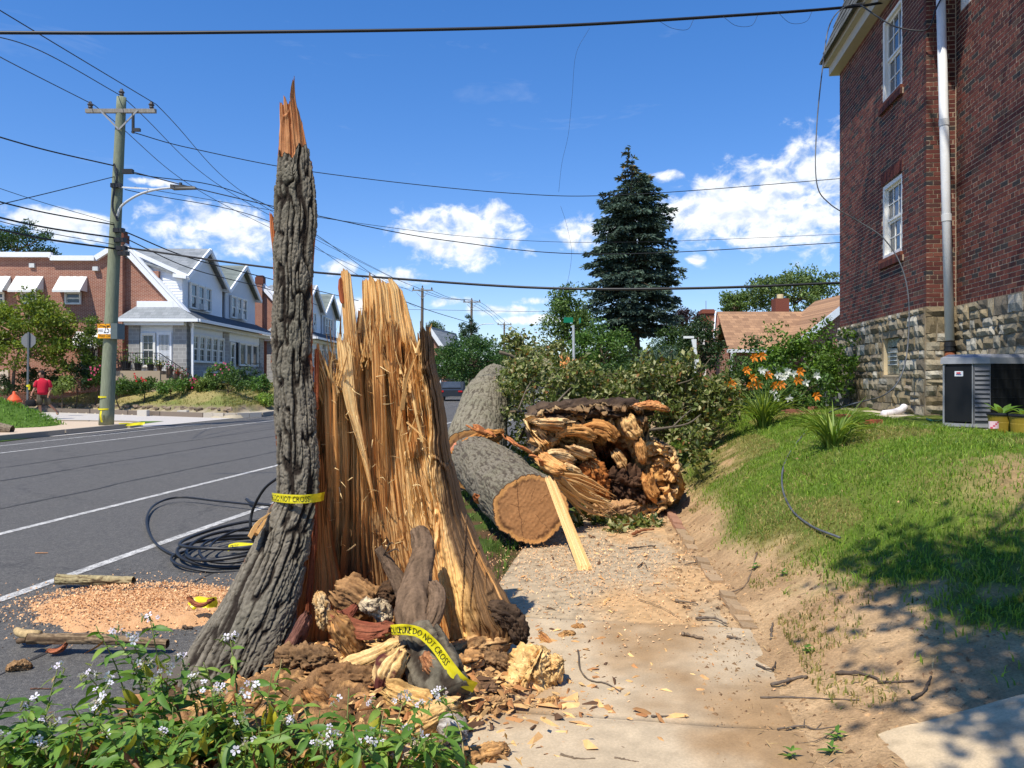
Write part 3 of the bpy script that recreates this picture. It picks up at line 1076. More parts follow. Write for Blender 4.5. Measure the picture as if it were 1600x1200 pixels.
def fibre_slab(name, rows, top, jag, D, bow, thick, nx, nz, seed, colf, amp=.010, fib=70, parent=stump, groups=26, mat=None, bottom=None, peak=1.0, lean=None, rough=0.):
 """a slab of split wood: rows (photo row, left, right); top [(s, photo row)] torn edge; depth D(s, row)"""
 rng = np.random.RandomState(seed)
 bot = bottom if bottom is not None else max(r[0] for r in rows)
 s = np.linspace(0, 1, nx)
 tp = np.interp(s, [q[0] for q in top], [q[1] for q in top])
 # torn fibres: each group has its own height and a pointed end
 gpos = np.sort(np.concatenate([[0, 1], rng.rand(groups - 1)]))
 gi = np.clip(np.searchsorted(gpos, s, 'right') - 1, 0, len(gpos) - 2)
 fr = (s - gpos[gi]) / (gpos[gi + 1] - gpos[gi] + 1e-6)
 gh = rng.rand(len(gpos))[gi]; gskew = (.2 + .6 * rng.rand(len(gpos)))[gi]
 tri = 1 - np.abs(np.where(fr < gskew, (gskew - fr) / gskew, (fr - gskew) / (1 - gskew)))
 tp = tp + jag * (gh - tri * peak * (.4 + gh * .6)) + jag * .18 * rng.normal(size=nx)
 t = np.linspace(0, 1, nz) ** .9
 S, T = np.meshgrid(s, t)
 PY = bot + (tp[None, :] - bot) * T
 xl, xr = lerp_rows(rows, PY.ravel())
 PX = xl.reshape(PY.shape) * (1 - S) + xr.reshape(PY.shape) * S
 dep = D(S, PY)
 X = (PX - 800) / 1200 * dep; Z = CAM_H - (PY - 590) / 1200 * dep
 goff = (rng.rand(len(gpos)) - .5)[gi][None, :]
 q = S * (max(r[2] - r[1] for r in rows)) * D0 / 1200
 z0 = np.zeros_like(q) + seed
 wob = fbm(np.stack([q * 3, Z * 1.5, z0], -1), 2, seed + 2)
 f1 = fbm(np.stack([q * fib + wob * 2, Z * 1.6, z0], -1), 3, seed)
 f2 = fbm(np.stack([q * fib * .3 + wob, Z * .9, z0 + 4], -1), 2, seed + 1)
 f3 = vn(np.stack([q * fib * 2.3, Z * 3.5, z0], -1), seed + 3)
 gap = sm(.60, .9, np.abs(f2) * 1.6)
 disp = amp * (1.8 * f1 + 2.6 * f2 + 1.1 * f3) + goff * amp * 2.6 * sm(.15, .9, T) + amp * 2.5 * gap * sm(.1, .7, T)
 Y = dep - bow * np.sin(S * PI) + disp
 if rough:
  rn = fbm(np.stack([X * 9, Z * 6, z0], -1), 4, seed + 8, .6)
  Y = Y + rough * rn - rough * .8 * sm(.12, 0, np.abs(vn(np.stack([X * 16, Z * 4, z0], -1), seed + 9)))
  X = X + rough * .4 * rn
 th = thick * (1 - .75 * sm(.72, 1, T)) * (.25 + .75 * np.sin(np.clip(S, .02, .98) * PI) ** .5)
 front = np.stack([X, Y, Z], -1)
 back = front.copy(); back[..., 1] += th; back[..., 0] += th * (X / dep) * 0
 C = colf(S, PY, .5 + .5 * np.clip(1.5 * f1 + .5 * f3 - disp * 18, -1, 1), T)  # shade of the gaps put into the tone: deeper fibres come out darker
 V = np.concatenate([front, back[:, ::-1]], 1)
 Cc = np.concatenate([C, C[:, ::-1] * .9], 1)
 F = grid_faces(nz, 2 * nx, True, flip=True).tolist()
 o = (nz - 1) * 2 * nx
 F += [(o + j, o + j + 1, o + 2 * nx - 2 - j, o + 2 * nx - 1 - j) for j in range(nx - 1)]
 return obj(name, V.reshape(-1, 3), F, mat or M['wood'], parent, np.clip(Cc.reshape(-1, 3), 0, 1), False)

PALE, MID, DARK = c(236, 200, 140), c(208, 154, 92), c(140, 88, 48)

def stump_wood():
 # the torn tip above the bark
 fibre_slab('torn_tip', [(118, 455, 462), (150, 437, 466), (190, 437, 473), (240, 434, 481), (300, 431, 487)],
    [(0, 158), (.25, 165), (.3, 150), (.45, 162), (.62, 158), (.66, 128), (.8, 120), (.84, 160), (1, 205)], 7, lambda S, P: 4.47 + 0 * S, .03, .05, 60, 110, 5,
    lambda S, P, f, T: wood_color(.15 + .7 * f, c(226, 172, 118), c(190, 130, 84), c(140, 92, 58)), .0035, 120, groups=13, peak=.6, rough=.008)
 fibre_slab('bark_strip', [(322, 421, 425), (360, 422, 433), (400, 426, 434), (450, 427, 436)], [(0, 326), (1, 345)], 8, lambda S, P: 4.47 + 0 * S, .01, .03, 14, 40, 6,
    lambda S, P, f, T: wood_color(.3 + .4 * f, c(220, 150, 96), c(190, 112, 66), c(150, 74, 40)), .003, 90, groups=3)
 # big torn face
 face_rows = [(1000, 440, 812), (950, 455, 792), (900, 468, 768), (850, 478, 742), (800, 486, 722), (740, 490, 706), (680, 492, 694), (620, 493, 686), (560, 494, 678), (500, 498, 672), (440, 498, 668)]
 top = [(0, 545), (.06, 600), (.15, 585), (.22, 540), (.32, 530), (.4, 500), (.5, 490), (.6, 520), (.7, 545), (.8, 555), (.9, 540), (1, 530)]

 def face_depth(S, P):
  low = sm(780, 1000, P)
  return 4.52 + .16 * np.sin(S * PI) ** 1.3 - .10 * sm(.75, 1, S) * low - .22 * low * np.exp(-((S - .95) / .2) ** 2) + .10 * low * np.exp(-((S - .32) / .16) ** 2)

 def face_col(S, P, f, T):
  n = fbm(np.stack([S * 9, P * .012, S * 0], -1), 3, 9)
  dk = np.clip(sm(700, 930, P + 60 * n) * np.exp(-((S - .26) / .24) ** 2) * .95 + .55 * np.exp(-((S - .08) / .09) ** 2) * sm(560, 700, P), 0, .92)
  base = .24 + .66 * f + .36 * n + .16 * sm(.4, .0, np.abs(S - .66))
  col = wood_color(base + .12 * T, PALE, MID, DARK)
  red = c(112, 70, 42) * (.55 + .8 * f[..., None]) * (1 + .4 * n[..., None])
  brown = c(150, 112, 72) * (.8 + .5 * f[..., None])
  bk = (sm(.88, 1, S + .06 * n) * sm(980, 700, P))[..., None]
  col = col * (1 - bk) + brown * bk
  return col * (1 - dk[..., None]) + red * dk[..., None]
 fibre_slab('torn_face', face_rows, top, 46, face_depth, .0, .34, 330, 260, 21, face_col, .0135, 66, groups=60, peak=1.4, rough=.012)
 # tall pale slab standing behind
 fibre_slab('tall_slab', [(430, 566, 622), (452, 566, 633), (480, 567, 637), (540, 562, 652), (600, 560, 668), (700, 560, 690)],
    [(0, 434), (.18, 436), (.22, 426), (.32, 438), (.6, 436), (.8, 438), (.9, 448), (1, 470)], 7, lambda S, P: 4.68 + .05 * S + .14 * sm(520, 660, P), .03, .10, 110, 130, 33,
    lambda S, P, f, T: wood_color(.42 + .55 * f + .1 * S, c(248, 216, 156), c(228, 176, 108), c(166, 108, 58)), .006, 90, groups=16, peak=.5)
 # narrow strip left of it
 fibre_slab('narrow_slab', [(420, 532, 547), (480, 534, 553), (520, 537, 557), (560, 541, 561), (620, 551, 562), (660, 557, 560)],
    [(0, 424), (.3, 419), (.7, 421), (1, 426)], 5, lambda S, P: 4.56 + .10 * sm(480, 650, P), .01, .06, 30, 90, 35,
    lambda S, P, f, T: wood_color(.45 + .5 * f, c(246, 212, 152), c(226, 172, 106), c(170, 108, 58)), .004, 90, groups=5, peak=.5)
 fibre_slab('bark_flake', [(434, 529, 534), (450, 528, 535), (470, 531, 538), (474, 533, 538)], [(0, 436), (1, 433)], 3, lambda S, P: 4.55 + 0 * S, .01, .03, 10, 20, 36,
    lambda S, P, f, T: wood_color(.3 + .3 * f, c(200, 120, 76), c(170, 92, 56), c(120, 60, 36)), .003, 60, groups=3)
 # pale slab standing proud of the face
 fibre_slab('proud_slab', [(512, 524, 542), (553, 527, 549), (600, 532, 553), (640, 541, 558), (707, 562, 572), (770, 579, 583), (800, 586, 588)],
    [(0, 530), (.3, 520), (.6, 532), (1, 520)], 18, lambda S, P: 4.52 + .11 * sm(540, 800, P), .01, .06, 44, 130, 37,
    lambda S, P, f, T: wood_color(.5 + .5 * f, c(248, 218, 160), c(232, 184, 118), c(176, 120, 68)), .004, 90, groups=8)
 # rough middle ribs
 for i, (x0, x1, yt, yb, dx, dd) in enumerate(((600, 622, 500, 800, 22, 4.56), (630, 648, 545, 760, 22, 4.57), (505, 524, 590, 900, 8, 4.49), (578, 596, 512, 840, 14, 4.55), (640, 660, 560, 820, 30, 4.58), (655, 668, 520, 700, 20, 4.62))):
  fibre_slab('torn_rib', [(yt - 10, x0, x1), (yb, x0 + dx, x1 + dx)], [(0, yt + 12), (.4, yt), (1, yt + 16)], 26, lambda S, P, dd=dd, yb=yb: dd + .16 * sm(yb - 260, yb, P), .015, .08, 34, 110, 50 + i,
     lambda S, P, f, T: wood_color(.12 + .75 * f + .12 * T, PALE, MID, DARK), .009, 80, groups=6)
 # weathered outer slab down the right-hand side with its root
 shell_rows = [(512, 652, 674), (560, 656, 681), (620, 664, 690), (680, 668, 698), (740, 672, 711), (800, 678, 727), (850, 682, 747), (900, 684, 772), (950, 690, 800), (985, 700, 818), (1000, 704, 816)]

 def shell_depth(S, P):
  low = sm(800, 1000, P)
  return 4.45 - .22 * low * (.4 + .6 * S) - .10 * np.sin(S * PI) * (.5 + low) + .12 * S ** 3 * (1 - low)

 def shell_col(S, P, f, T):
  n = fbm(np.stack([S * 6, P * .02, S * 0], -1), 4, 19)
  n2 = fbm(np.stack([S * 14, P * .05, S * 0], -1), 3, 20)
  lit = wood_color(.5 + .45 * f + .2 * n, c(240, 208, 150), c(224, 176, 112), c(178, 124, 74))
  brown = c(122, 94, 66) * (.6 + .7 * f[..., None]) * (1 + .35 * n[..., None])
  k = sm(.22, .46, S + .2 * n + .35 * sm(640, 512, P))[..., None]
  col = lit * (1 - k) + brown * k
  bk = (sm(905, 990, P + 40 * n2) * sm(.55, .95, S + .3 * n))[..., None]
  col = col * (1 - bk) + c(92, 70, 50) * (1 + .5 * n2[..., None]) * bk
  ol = (sm(840, 940, P) * .5)[..., None]
  return col * (1 - ol) + col * c(236, 200, 130) / c(226, 206, 170) * ol
 fibre_slab('weathered_shell', shell_rows, [(0, 528), (.3, 515), (.5, 520), (.75, 508), (1, 525)], 16, shell_depth, .03, .14, 90, 220, 41, shell_col, .011, 46, groups=8, peak=.7, rough=.035)
 # inner flare between the face and the dark hollow
 fibre_slab('inner_flare', [(780, 486, 512), (850, 480, 520), (900, 474, 530), (950, 464, 536), (1000, 452, 540)], [(0, 700), (.5, 690), (1, 760)], 30,
    lambda S, P: 4.47 - .10 * sm(850, 1000, P) + .08 * S, .03, .1, 50, 110, 43,
    lambda S, P, f, T: wood_color(.2 + .5 * f - .2 * S, c(222, 170, 100), c(186, 126, 68), c(120, 70, 38)), .007, 60, groups=8)
 # strips of red inner bark along the spike
 for i, (x0, x1, yt, yb, dep) in enumerate(((489, 497, 760, 860, 4.37), (486, 495, 830, 960, 4.33), (478, 486, 940, 1010, 4.24), (492, 499, 540, 640, 4.42))):
  fibre_slab('inner_bark', [(yt, x0, x1), (yb, x0 - (10 if yt > 780 else 2), x1 - (10 if yt > 780 else 2))], [(0, yt + 8), (.5, yt), (1, yt + 10)], 10, lambda S, P, dep=dep: dep + 0 * S, .012, .03, 16, 36, 60 + i,
     lambda S, P, f, T: wood_color(.15 + .6 * f, c(190, 118, 76), c(150, 84, 54), c(96, 54, 36)), .007, 70, groups=5, mat=M['rot'], rough=.012)

stump_wood()

def splinter(mb_or_none, base, tip, w, seed, col, parent, name='splinter'):
 """one torn, tapering sliver, slightly bent"""
 rng = np.random.RandomState(seed)
 base, tip = np.asarray(base, float), np.asarray(tip, float)
 L = np.linalg.norm(tip - base)
 bend = rng.normal(size=3) * L * .05
 P = spline([base, (base + tip) / 2 + bend, tip], 6)
 d, a, b = frame(tip - base)
 ra = rng.rand() * PI
 a, b = a * math.cos(ra) + b * math.sin(ra), b * math.cos(ra) - a * math.sin(ra)
 W = w * np.array([1, .95, .8, .6, .35, .04]) * (.85 + .3 * rng.rand(6))
 V, C = [], []
 for i in range(6):
  for sa, sb in ((-1, -.4), (1, -.4), (.9, .4), (-.8, .4)):
   V.append(P[i] + a * W[i] * sa * .5 + b * W[i] * sb * .5)
   C.append(col * (.8 + .4 * rng.rand()))
 F = [(i * 4 + k, i * 4 + (k + 1) % 4, (i + 1) * 4 + (k + 1) % 4, (i + 1) * 4 + k) for i in range(5) for k in range(4)] + [(0, 3, 2, 1), (20, 21, 22, 23)]
 return obj(name, V, F, M['wood'], parent, C)

def stump_splinters():
 rng = np.random.RandomState(15)
 k = 0
 # a fan of slivers between the spike and the pale slab, bending left
 for i in range(60):
  x = 500 + 34 * rng.rand(); y = 600 + 30 * rng.rand() + (20 if x < 512 else 0)
  a = math.radians(-38 + 46 * (x - 500) / 34 + rng.normal() * 12)
  L = (30 + 60 * rng.rand())
  tx, ty = x + math.sin(a) * L, y - math.cos(a) * L
  tx = max(tx, 500 - 4 * rng.rand())
  splinter(None, pt(x, y, 4.52 + .1 * rng.rand()), pt(tx, ty, 4.46 + .16 * rng.rand()), .006 + .016 * rng.rand(), 200 + k, wood_color(np.array(.55 + .45 * rng.rand())), stump); k += 1
 # along the torn top of the face
 for i in range(150):
  x = 518 + 130 * rng.rand()
  yb = np.interp(x, [522, 545, 575, 610, 650], [565, 560, 540, 560, 590]) + 40 * rng.rand()
  a = math.radians(rng.normal() * 9 - 2)
  L = 30 + 75 * rng.rand() ** 1.5
  splinter(None, pt(x, yb, 4.55 + .1 * rng.rand()), pt(x + math.sin(a) * L, yb - math.cos(a) * L, 4.50 + .18 * rng.rand()), .004 + .016 * rng.rand() ** 2.5, 300 + k, wood_color(np.array(.35 + .6 * rng.rand())), stump); k += 1
 # long loose slivers on the right, one snapped over
 for (x0, y0, x1, y1, w, d0, d1) in ((622, 670, 652, 552, .05, 4.50, 4.42), (628, 640, 648, 556, .03, 4.46, 4.42), (660, 690, 640, 590, .02, 4.5, 4.5), (650, 552, 662, 520, .02, 4.42, 4.46),
          (652, 555, 642, 530, .014, 4.42, 4.5), (668, 540, 675, 505, .02, 4.46, 4.46), (655, 556, 672, 528, .014, 4.42, 4.46),
          (640, 690, 655, 640, .02, 4.46, 4.38), (636, 660, 668, 690, .016, 4.42, 4.36), (560, 520, 564, 478, .02, 4.6, 4.6), (400, 835, 420, 800, .05, 4.22, 4.30), (390, 840, 424, 800, .03, 4.2, 4.3)):
  splinter(None, pt(x0, y0, d0), pt(x1, y1, d1), w, 400 + k, wood_color(np.array(.5 + .4 * rng.rand())), stump); k += 1
 # small frayed threads over the face
 for i in range(90):
  x = 506 + 170 * rng.rand(); y = 560 + 300 * rng.rand()
  a = rng.rand() * 2 * PI; L = 6 + 16 * rng.rand()
  d = 4.44 + .06 * rng.rand()
  splinter(None, pt(x, y, d + .1), pt(x + math.cos(a) * L, y + math.sin(a) * L, d - .02), .004 + .004 * rng.rand(), 600 + k, c(236, 206, 150), stump); k += 1

stump_splinters()

# ------------------------------------------------------------------ lumps of rotten wood
def chunk(name, label, cen, size, rot, seed, ca, cb, fib=9., amp=.22, ragged=.3, cat='wood chunk', group=None, nu=76, nv=52, mat=None, cc=None, parent=None):
 """a broken lump: fibres run along its x axis, ends torn"""
 rng = np.random.RandomState(seed)
 u = np.linspace(0, 2 * PI, nu, endpoint=False); v = np.sin(np.linspace(-1, 1, nv) * PI / 2 * .995)
 U, Vv = np.meshgrid(u, v)
 size = np.asarray(size, float); sc = 1 / max(size)
 K = rng.randint(5, 8)
 th = (np.arange(K) + .55 * (rng.rand(K) - .5)) * 2 * PI / K; rk = .72 + .45 * rng.rand(K)
 i = (np.searchsorted(th, u, 'right') - 1) % K; j = (i + 1) % K
 da = (u - th[i]) % (2 * PI); db = (th[j] - u) % (2 * PI)
 poly = rk[i] * rk[j] * np.sin(da + db) / (rk[i] * np.sin(da) + rk[j] * np.sin(db))
 crumb = amp > .28
 if crumb: poly = poly * .5 + .45
 cu, su = np.cos(U), np.sin(U)
 q = np.stack([Vv * size[0] / 2, cu * size[1] / 2, su * size[2] / 2], -1)
 G = fib * (1.2 if not crumb else .9)
 q2 = q * np.array([3. if crumb else .9, G, G]) * sc + seed
 n1 = fbm(q2 * .5, 3, seed); n2 = fbm(q * 6 * sc + seed, 4, seed + 1); n3 = fbm(q2 * 2.2, 3, seed + 2, .65)
 n4 = vn(q2 * 1.3 + 7, seed + 5); n5 = fbm(q2 * 6 * np.array([2.5, 1, 1]), 2, seed + 6)
 cr = 1 - sm(0, .2, np.abs(n4))
 if crumb:
  prof = (1 - np.abs(Vv) ** 4) ** .5
  r = poly * prof * (1 + amp * (1.2 * n1 + 1.1 * n2 + 1.3 * n3 + .7 * n5 - 1.0 * cr))
 else:
  prof = (1 - .55 * sm(.55, 1, np.abs(Vv)) * (.6 + .8 * np.abs(n1))) * (1 - .12 * Vv * rng.normal())
  r = poly * prof * (1 + amp * (.9 * n1 + .9 * n3 + .5 * n5 - 1.1 * cr))
 g = rng.rand(2, 11); gi = U / (2 * PI) * 11
 e0, e1 = [np.interp(gi, np.arange(12), np.append(x, x[0])) for x in g]
 endr = -ragged * (np.where(Vv < 0, e0, e1) * (0 if crumb else 1.3) - .3) + ragged * (.5 * n3 + .4 * n5)
 bend = .12 * size[0] * rng.normal() * Vv ** 2
 P = np.stack([Vv * size[0] / 2 * (1 + endr * sm(.3, 1, np.abs(Vv))), cu * size[1] / 2 * r, su * size[2] / 2 * r + bend], -1)
 k = np.clip(.5 + .8 * n3 + .5 * n2, 0, 1)[..., None]
 C = np.asarray(ca) * (1 - k) + np.asarray(cb) * k
 C = C * (1 - .5 * cr[..., None]) * (1 + .35 * n5[..., None])
 if cc is not None:
  kk = sm(.0, .3, n2 + su * .25)[..., None]
  C = C * (1 - kk) + np.asarray(cc) * kk * (1 + .4 * n3[..., None])
 R = np.array(Matrix.Rotation(rot[2], 3, 'Z') @ Matrix.Rotation(rot[1], 3, 'Y') @ Matrix.Rotation(rot[0], 3, 'X'))
 W = P.reshape(-1, 3) @ R.T + np.asarray(cen)
 F = grid_faces(nv, nu, True, flip=True).tolist() + [tuple(range(nu)), tuple((nv - 1) * nu + j for j in range(nu))[::-1]]
 F = [f[::-1] for f in F]
 o = obj(name, W, F, mat or M['rot'], parent, np.clip(C.reshape(-1, 3), 0, 1), True)
 return tag(o, label, cat, group) if parent is None else o

TAN, TAN2, BRN, DKB, RED, ORG = c(236, 202, 142), c(190, 144, 84), c(120, 86, 56), c(66, 52, 40), c(132, 72, 52), c(206, 136, 70)

def debris():
 dg = math.radians
 # px, py, depth, (len, w, h), rot(deg), colours
 L = [
  ('wood_chunk', 'big crumbly yellow lump of rotten wood at the right end of the debris', 822, 1062, 3.98, (.30, .20, .17), (0, -62, 20), 1, TAN, c(206, 160, 96), 7., .46),
  ('wood_chunk', 'crumbly yellow knob leaning off the big rotten lump over the sidewalk', 852, 1046, 4.0, (.17, .12, .11), (0, -22, -10), 2, TAN, c(200, 152, 90), 8., .42),
  ('wood_chunk', 'orange rotten slab under the big yellow lump', 795, 1102, 3.82, (.22, .09, .07), (0, 24, -20), 3, ORG, c(226, 164, 92), 7., .25),
  ('wood_chunk', 'long pale stringy lump below the red bark piece', 583, 1030, 3.86, (.30, .13, .11), (10, -22, 8), 4, TAN, c(196, 150, 90), 12., .22),
  ('wood_chunk', 'upright split block with dark red bark on its right side', 603, 1062, 3.66, (.27, .13, .12), (20, -74, 10), 5, TAN, TAN2, 11., .2),
  ('wood_chunk', 'torn reddish splinter block beside the lower bark log', 702, 1078, 3.62, (.30, .10, .09), (0, 58, 15), 6, c(206, 150, 102), c(126, 78, 52), 14., .3),
  ('wood_chunk', 'pale fibrous lump under the flowers at the front of the debris', 672, 1122, 3.42, (.24, .12, .10), (0, -24, 12), 7, TAN, TAN2, 12., .22),
  ('wood_chunk', 'yellow fibrous lump partly hidden behind the front flowers', 640, 1092, 3.52, (.22, .12, .1), (0, 12, -20), 8, c(226, 186, 120), TAN2, 12., .22),
  ('wood_chunk', 'small cream lump wedged in the mouth of the hollow', 505, 955, 4.1, (.17, .09, .08), (0, 80, 0), 9, c(240, 214, 168), TAN2, 8., .3),
  ('wood_chunk', 'cream lump with a grey rind above the red bark piece', 590, 952, 4.12, (.16, .11, .10), (0, 35, 10), 10, c(238, 216, 176), c(120, 104, 88), 5., .3),
  ('wood_chunk', 'tan slab leaning under the red bark piece', 540, 995, 3.96, (.24, .14, .10), (0, 62, 20), 11, c(214, 160, 96), BRN, 9., .25),
  ('wood_chunk', 'dark purple-brown wedge of bark against the spike', 466, 990, 3.96, (.22, .13, .08), (0, -64, 0), 12, c(96, 62, 54), c(132, 90, 74), 6., .2),
  ('wood_chunk', 'rough tan crumble at the foot of the weathered root', 740, 1010, 4.12, (.30, .17, .10), (0, -8, 20), 13, c(222, 178, 122), BRN, 6., .32),
  ('wood_chunk', 'dark crumbly soil lump beside the tape end', 768, 1032, 4.05, (.20, .14, .12), (0, 10, 0), 14, c(96, 74, 54), c(150, 116, 80), 6., .32),
  ('wood_chunk', 'dark brown rotten slab below the tape end', 745, 1078, 3.8, (.24, .11, .07), (0, -4, 10), 15, c(140, 108, 78), c(84, 64, 48), 8., .25),
  ('wood_chunk', 'small brown lump in front of the dark rotten slab', 765, 1100, 3.66, (.15, .09, .07), (0, 5, 30), 16, c(142, 112, 82), c(206, 160, 104), 7., .3),
  ('wood_chunk', 'dark soil clod in front of the bark spike', 475, 1030, 3.85, (.24, .18, .14), (0, 0, 0), 17, c(84, 64, 46), c(150, 116, 80), 5., .3),
  ('wood_chunk', 'dark soil clod between the split block and the spike', 545, 1062, 3.7, (.24, .17, .13), (0, 5, 0), 18, c(96, 72, 50), c(150, 112, 74), 5., .32),
  ('wood_chunk', 'tan block low in the shade behind the flowers', 500, 1100, 3.5, (.17, .11, .1), (0, 66, 0), 19, c(186, 132, 78), BRN, 9., .25),
  ('wood_chunk', 'crumbled tan pieces beside the front white flowers', 745, 1180, 3.2, (.22, .10, .07), (0, -6, 12), 20, c(214, 164, 104), BRN, 8., .32),
  ('wood_chunk', 'small yellow crumb on the near sidewalk edge', 858, 1100, 3.78, (.10, .07, .06), (0, 0, 40), 21, c(220, 172, 108), BRN, 6., .35),
  ('wood_chunk', 'pointed tan shard lying on the sidewalk joint', 858, 1004, 4.62, (.16, .05, .045), (0, 38, -30), 22, c(214, 160, 100), c(160, 104, 62), 9., .25),
  ('wood_chunk', 'small tan chip beside the pointed shard', 884, 992, 4.75, (.10, .06, .05), (0, -10, 10), 23, c(214, 166, 106), BRN, 7., .3),
  ('wood_chunk', 'flat curled chip at the end of the sidewalk joint', 905, 980, 4.9, (.09, .06, .04), (0, 8, 0), 24, c(206, 154, 96), c(120, 86, 56), 7., .3),
  ('wood_chunk', 'pale lump at the left edge of the road by the flowers', 10, 1178, 3.4, (.13, .09, .07), (0, 0, 0), 25, c(206, 170, 118), TAN2, 6., .3),
  ('wood_chunk', 'brown broken knot on the asphalt left of the flowers', 30, 1040, 4.52, (.11, .08, .06), (0, 0, 20), 26, c(176, 144, 104), BRN, 6., .3),
  ('wood_chunk', 'reddish bark flake behind the flowers on the sawdust', 92, 1017, 4.75, (.12, .06, .03), (0, -20, 10), 27, RED, c(176, 110, 76), 7., .25),
  ('wood_chunk', 'brown crumble heaped under the lower bark log', 705, 1035, 3.98, (.24, .2, .10), (0, 0, 0), 30, c(150, 112, 74), c(212, 160, 102), 6., .35),
  ('wood_chunk', 'shaded brown lump deep in the hollow of the stump', 555, 935, 4.25, (.26, .18, .2), (0, 30, 0), 31, c(110, 80, 54), c(186, 142, 94), 9., .24),
  ('wood_chunk', 'rusty crumble at the back of the hollow of the stump', 625, 930, 4.28, (.2, .16, .18), (0, 10, 0), 32, c(96, 70, 48), DKB, 7., .3),
 ]
 for nm, lab, px, py, Y, size, rot, seed, ca, cb, fib, amp in L:
  size = np.array(size) * (1.22 if seed in (4, 5, 6, 7, 8, 11, 13, 30) else 1.08)
  chunk(nm, lab, pt(px, py, Y), size, [dg(a) for a in rot], 700 + seed, ca, cb, fib, amp, cc=(c(92, 50, 44) if seed == 5 else None))
 chunk('bark_knuckle', 'dark knuckle of bark at the toe of the right root', pt(795, 968, 4.16), (.26, .14, .16), (.2, dg(42), dg(-10)), 770, c(96, 76, 58), c(58, 46, 38), 7., .3, .3, cat='bark piece')
 chunk('bark_piece', 'flat piece of red inner bark lying across the debris', pt(565, 983, 3.95), (.36, .12, .06), (dg(25), dg(6), dg(-12)), 760, RED, c(150, 92, 66), 8., .18, .35, cat='bark piece')
 chunk('bark_piece', 'small red bark piece propped behind the larger one', pt(540, 962, 4.08), (.16, .10, .05), (dg(20), dg(-20), dg(10)), 761, c(110, 62, 46), RED, 8., .2, .3, cat='bark piece')
 chunk('bark_piece', 'red bark splinters beside the tape on the sawdust', pt(312, 945, 5.0), (.17, .06, .03), (0, dg(4), 0), 762, RED, c(186, 116, 80), 8., .2, .35, cat='bark piece')
 chunk('stone', 'rough grey and white stone at the front of the debris', pt(708, 1138, 3.36), (.14, .12, .10), (0, dg(20), 0), 763, c(186, 180, 172), c(140, 124, 106), 3., .25, .1, cat='stone', mat=M['stone'])
 chunk('stone', 'small dark stone on the soil by the near flowers', pt(690, 1160, 3.3), (.07, .06, .05), (0, 0, 0), 764, c(110, 96, 82), c(140, 124, 106), 3., .25, .1, cat='stone', mat=M['stone'])

debris()

def debris_soil():
 X, Y = np.meshgrid(np.linspace(-1.9, .25, 170), np.linspace(2.5, 4.9, 180), indexing='ij')
 e = ((X + .72) / .85) ** 2 + ((Y - 3.95) / .85) ** 2
 e2 = ((X + 1.2) / .8) ** 2 + ((Y - 3.2) / .8) ** 2
 n = fbm(np.stack([X * 4, Y * 4, X * 0], -1), 5, 51)
 n2 = fbm(np.stack([X * 17, Y * 17, X * 0], -1), 3, 52)
 Z = -.03 + .17 * np.clip(1 - e, 0, 1) + .07 * np.clip(1 - e2, 0, 1) + .06 * n * sm(1.3, .6, np.minimum(e, e2)) + .055 * n2 * sm(1.2, .5, np.minimum(e, e2))
 Z = np.where(np.minimum(e, e2) > 1.25, -.2, Z)
 k = np.clip(.5 + .8 * n2 + .4 * n, 0, 1)[..., None]
 C = c(66, 50, 38) * (1 - k) + c(156, 118, 80) * k
 chip = (vn(np.stack([X * 38, Y * 38, X * 0], -1), 8) > .42)[..., None]
 C = np.where(chip, c(196, 150, 98), C)
 o = obj('soil_heap', np.stack([X, Y, Z], -1).reshape(-1, 3), grid_faces(*X.shape, flip=True), M['earth'], None, C.reshape(-1, 3), True)
 tag(o, 'dark soil and crumbled rot heaped round the stump', 'soil', kind='stuff')

debris_soil()

def wood_chips():
 """loose chips of every size strewn round the stump"""
 rng = np.random.RandomState(31)
 V, F, C = [], [], []
 n = 3600
 for i in range(n):
  r = rng.rand()
  if r < .55:
   p = np.array([-.62 + rng.normal() * .45, 3.85 + rng.normal() * .33, 0])
  elif r < .8:
   p = np.array([-.05 + rng.normal() * .3, 4.0 + rng.normal() * .6, 0])
  else:
   p = np.append(uv(6.6 + 1.7 * rng.normal(), -.35 + .45 * rng.normal())[:2], 0)
  inside = ((p[0] + .72) / .85) ** 2 + ((p[1] - 3.95) / .85) ** 2
  p[2] = .012 + .15 * max(0, 1 - inside)
  s = (.006 + .05 * rng.rand() ** 4) * (1.3 if r < .55 else .7)
  a = rng.rand() * 2 * PI; tilt = rng.normal() * .5
  d = np.array([math.cos(a), math.sin(a), math.sin(tilt) * .4]); e = np.array([-math.sin(a), math.cos(a), rng.normal() * .3])
  w = s * (.12 + .3 * rng.rand()); up = np.array([0, 0, s * .3])
  k = len(V)
  V += [p - d * s - e * w, p + d * s - e * w * .6, p + d * s * .9 + e * w, p - d * s * .8 + e * w, p + up]
  F += [(k, k + 1, k + 4), (k + 1, k + 2, k + 4), (k + 2, k + 3, k + 4), (k + 3, k, k + 4)]
  col = tone(1, rng, c(232, 190, 126), c(166, 110, 66), .15)[0]
  if rng.rand() < .18: col = c(96, 70, 50)
  C += [col] * 5
 o = obj('wood_chips', V, F, M['matte'], None, C, org=np.zeros(3))
 tag(o, 'loose wood chips strewn over the soil and sidewalk', 'chips', kind='stuff')

wood_chips()

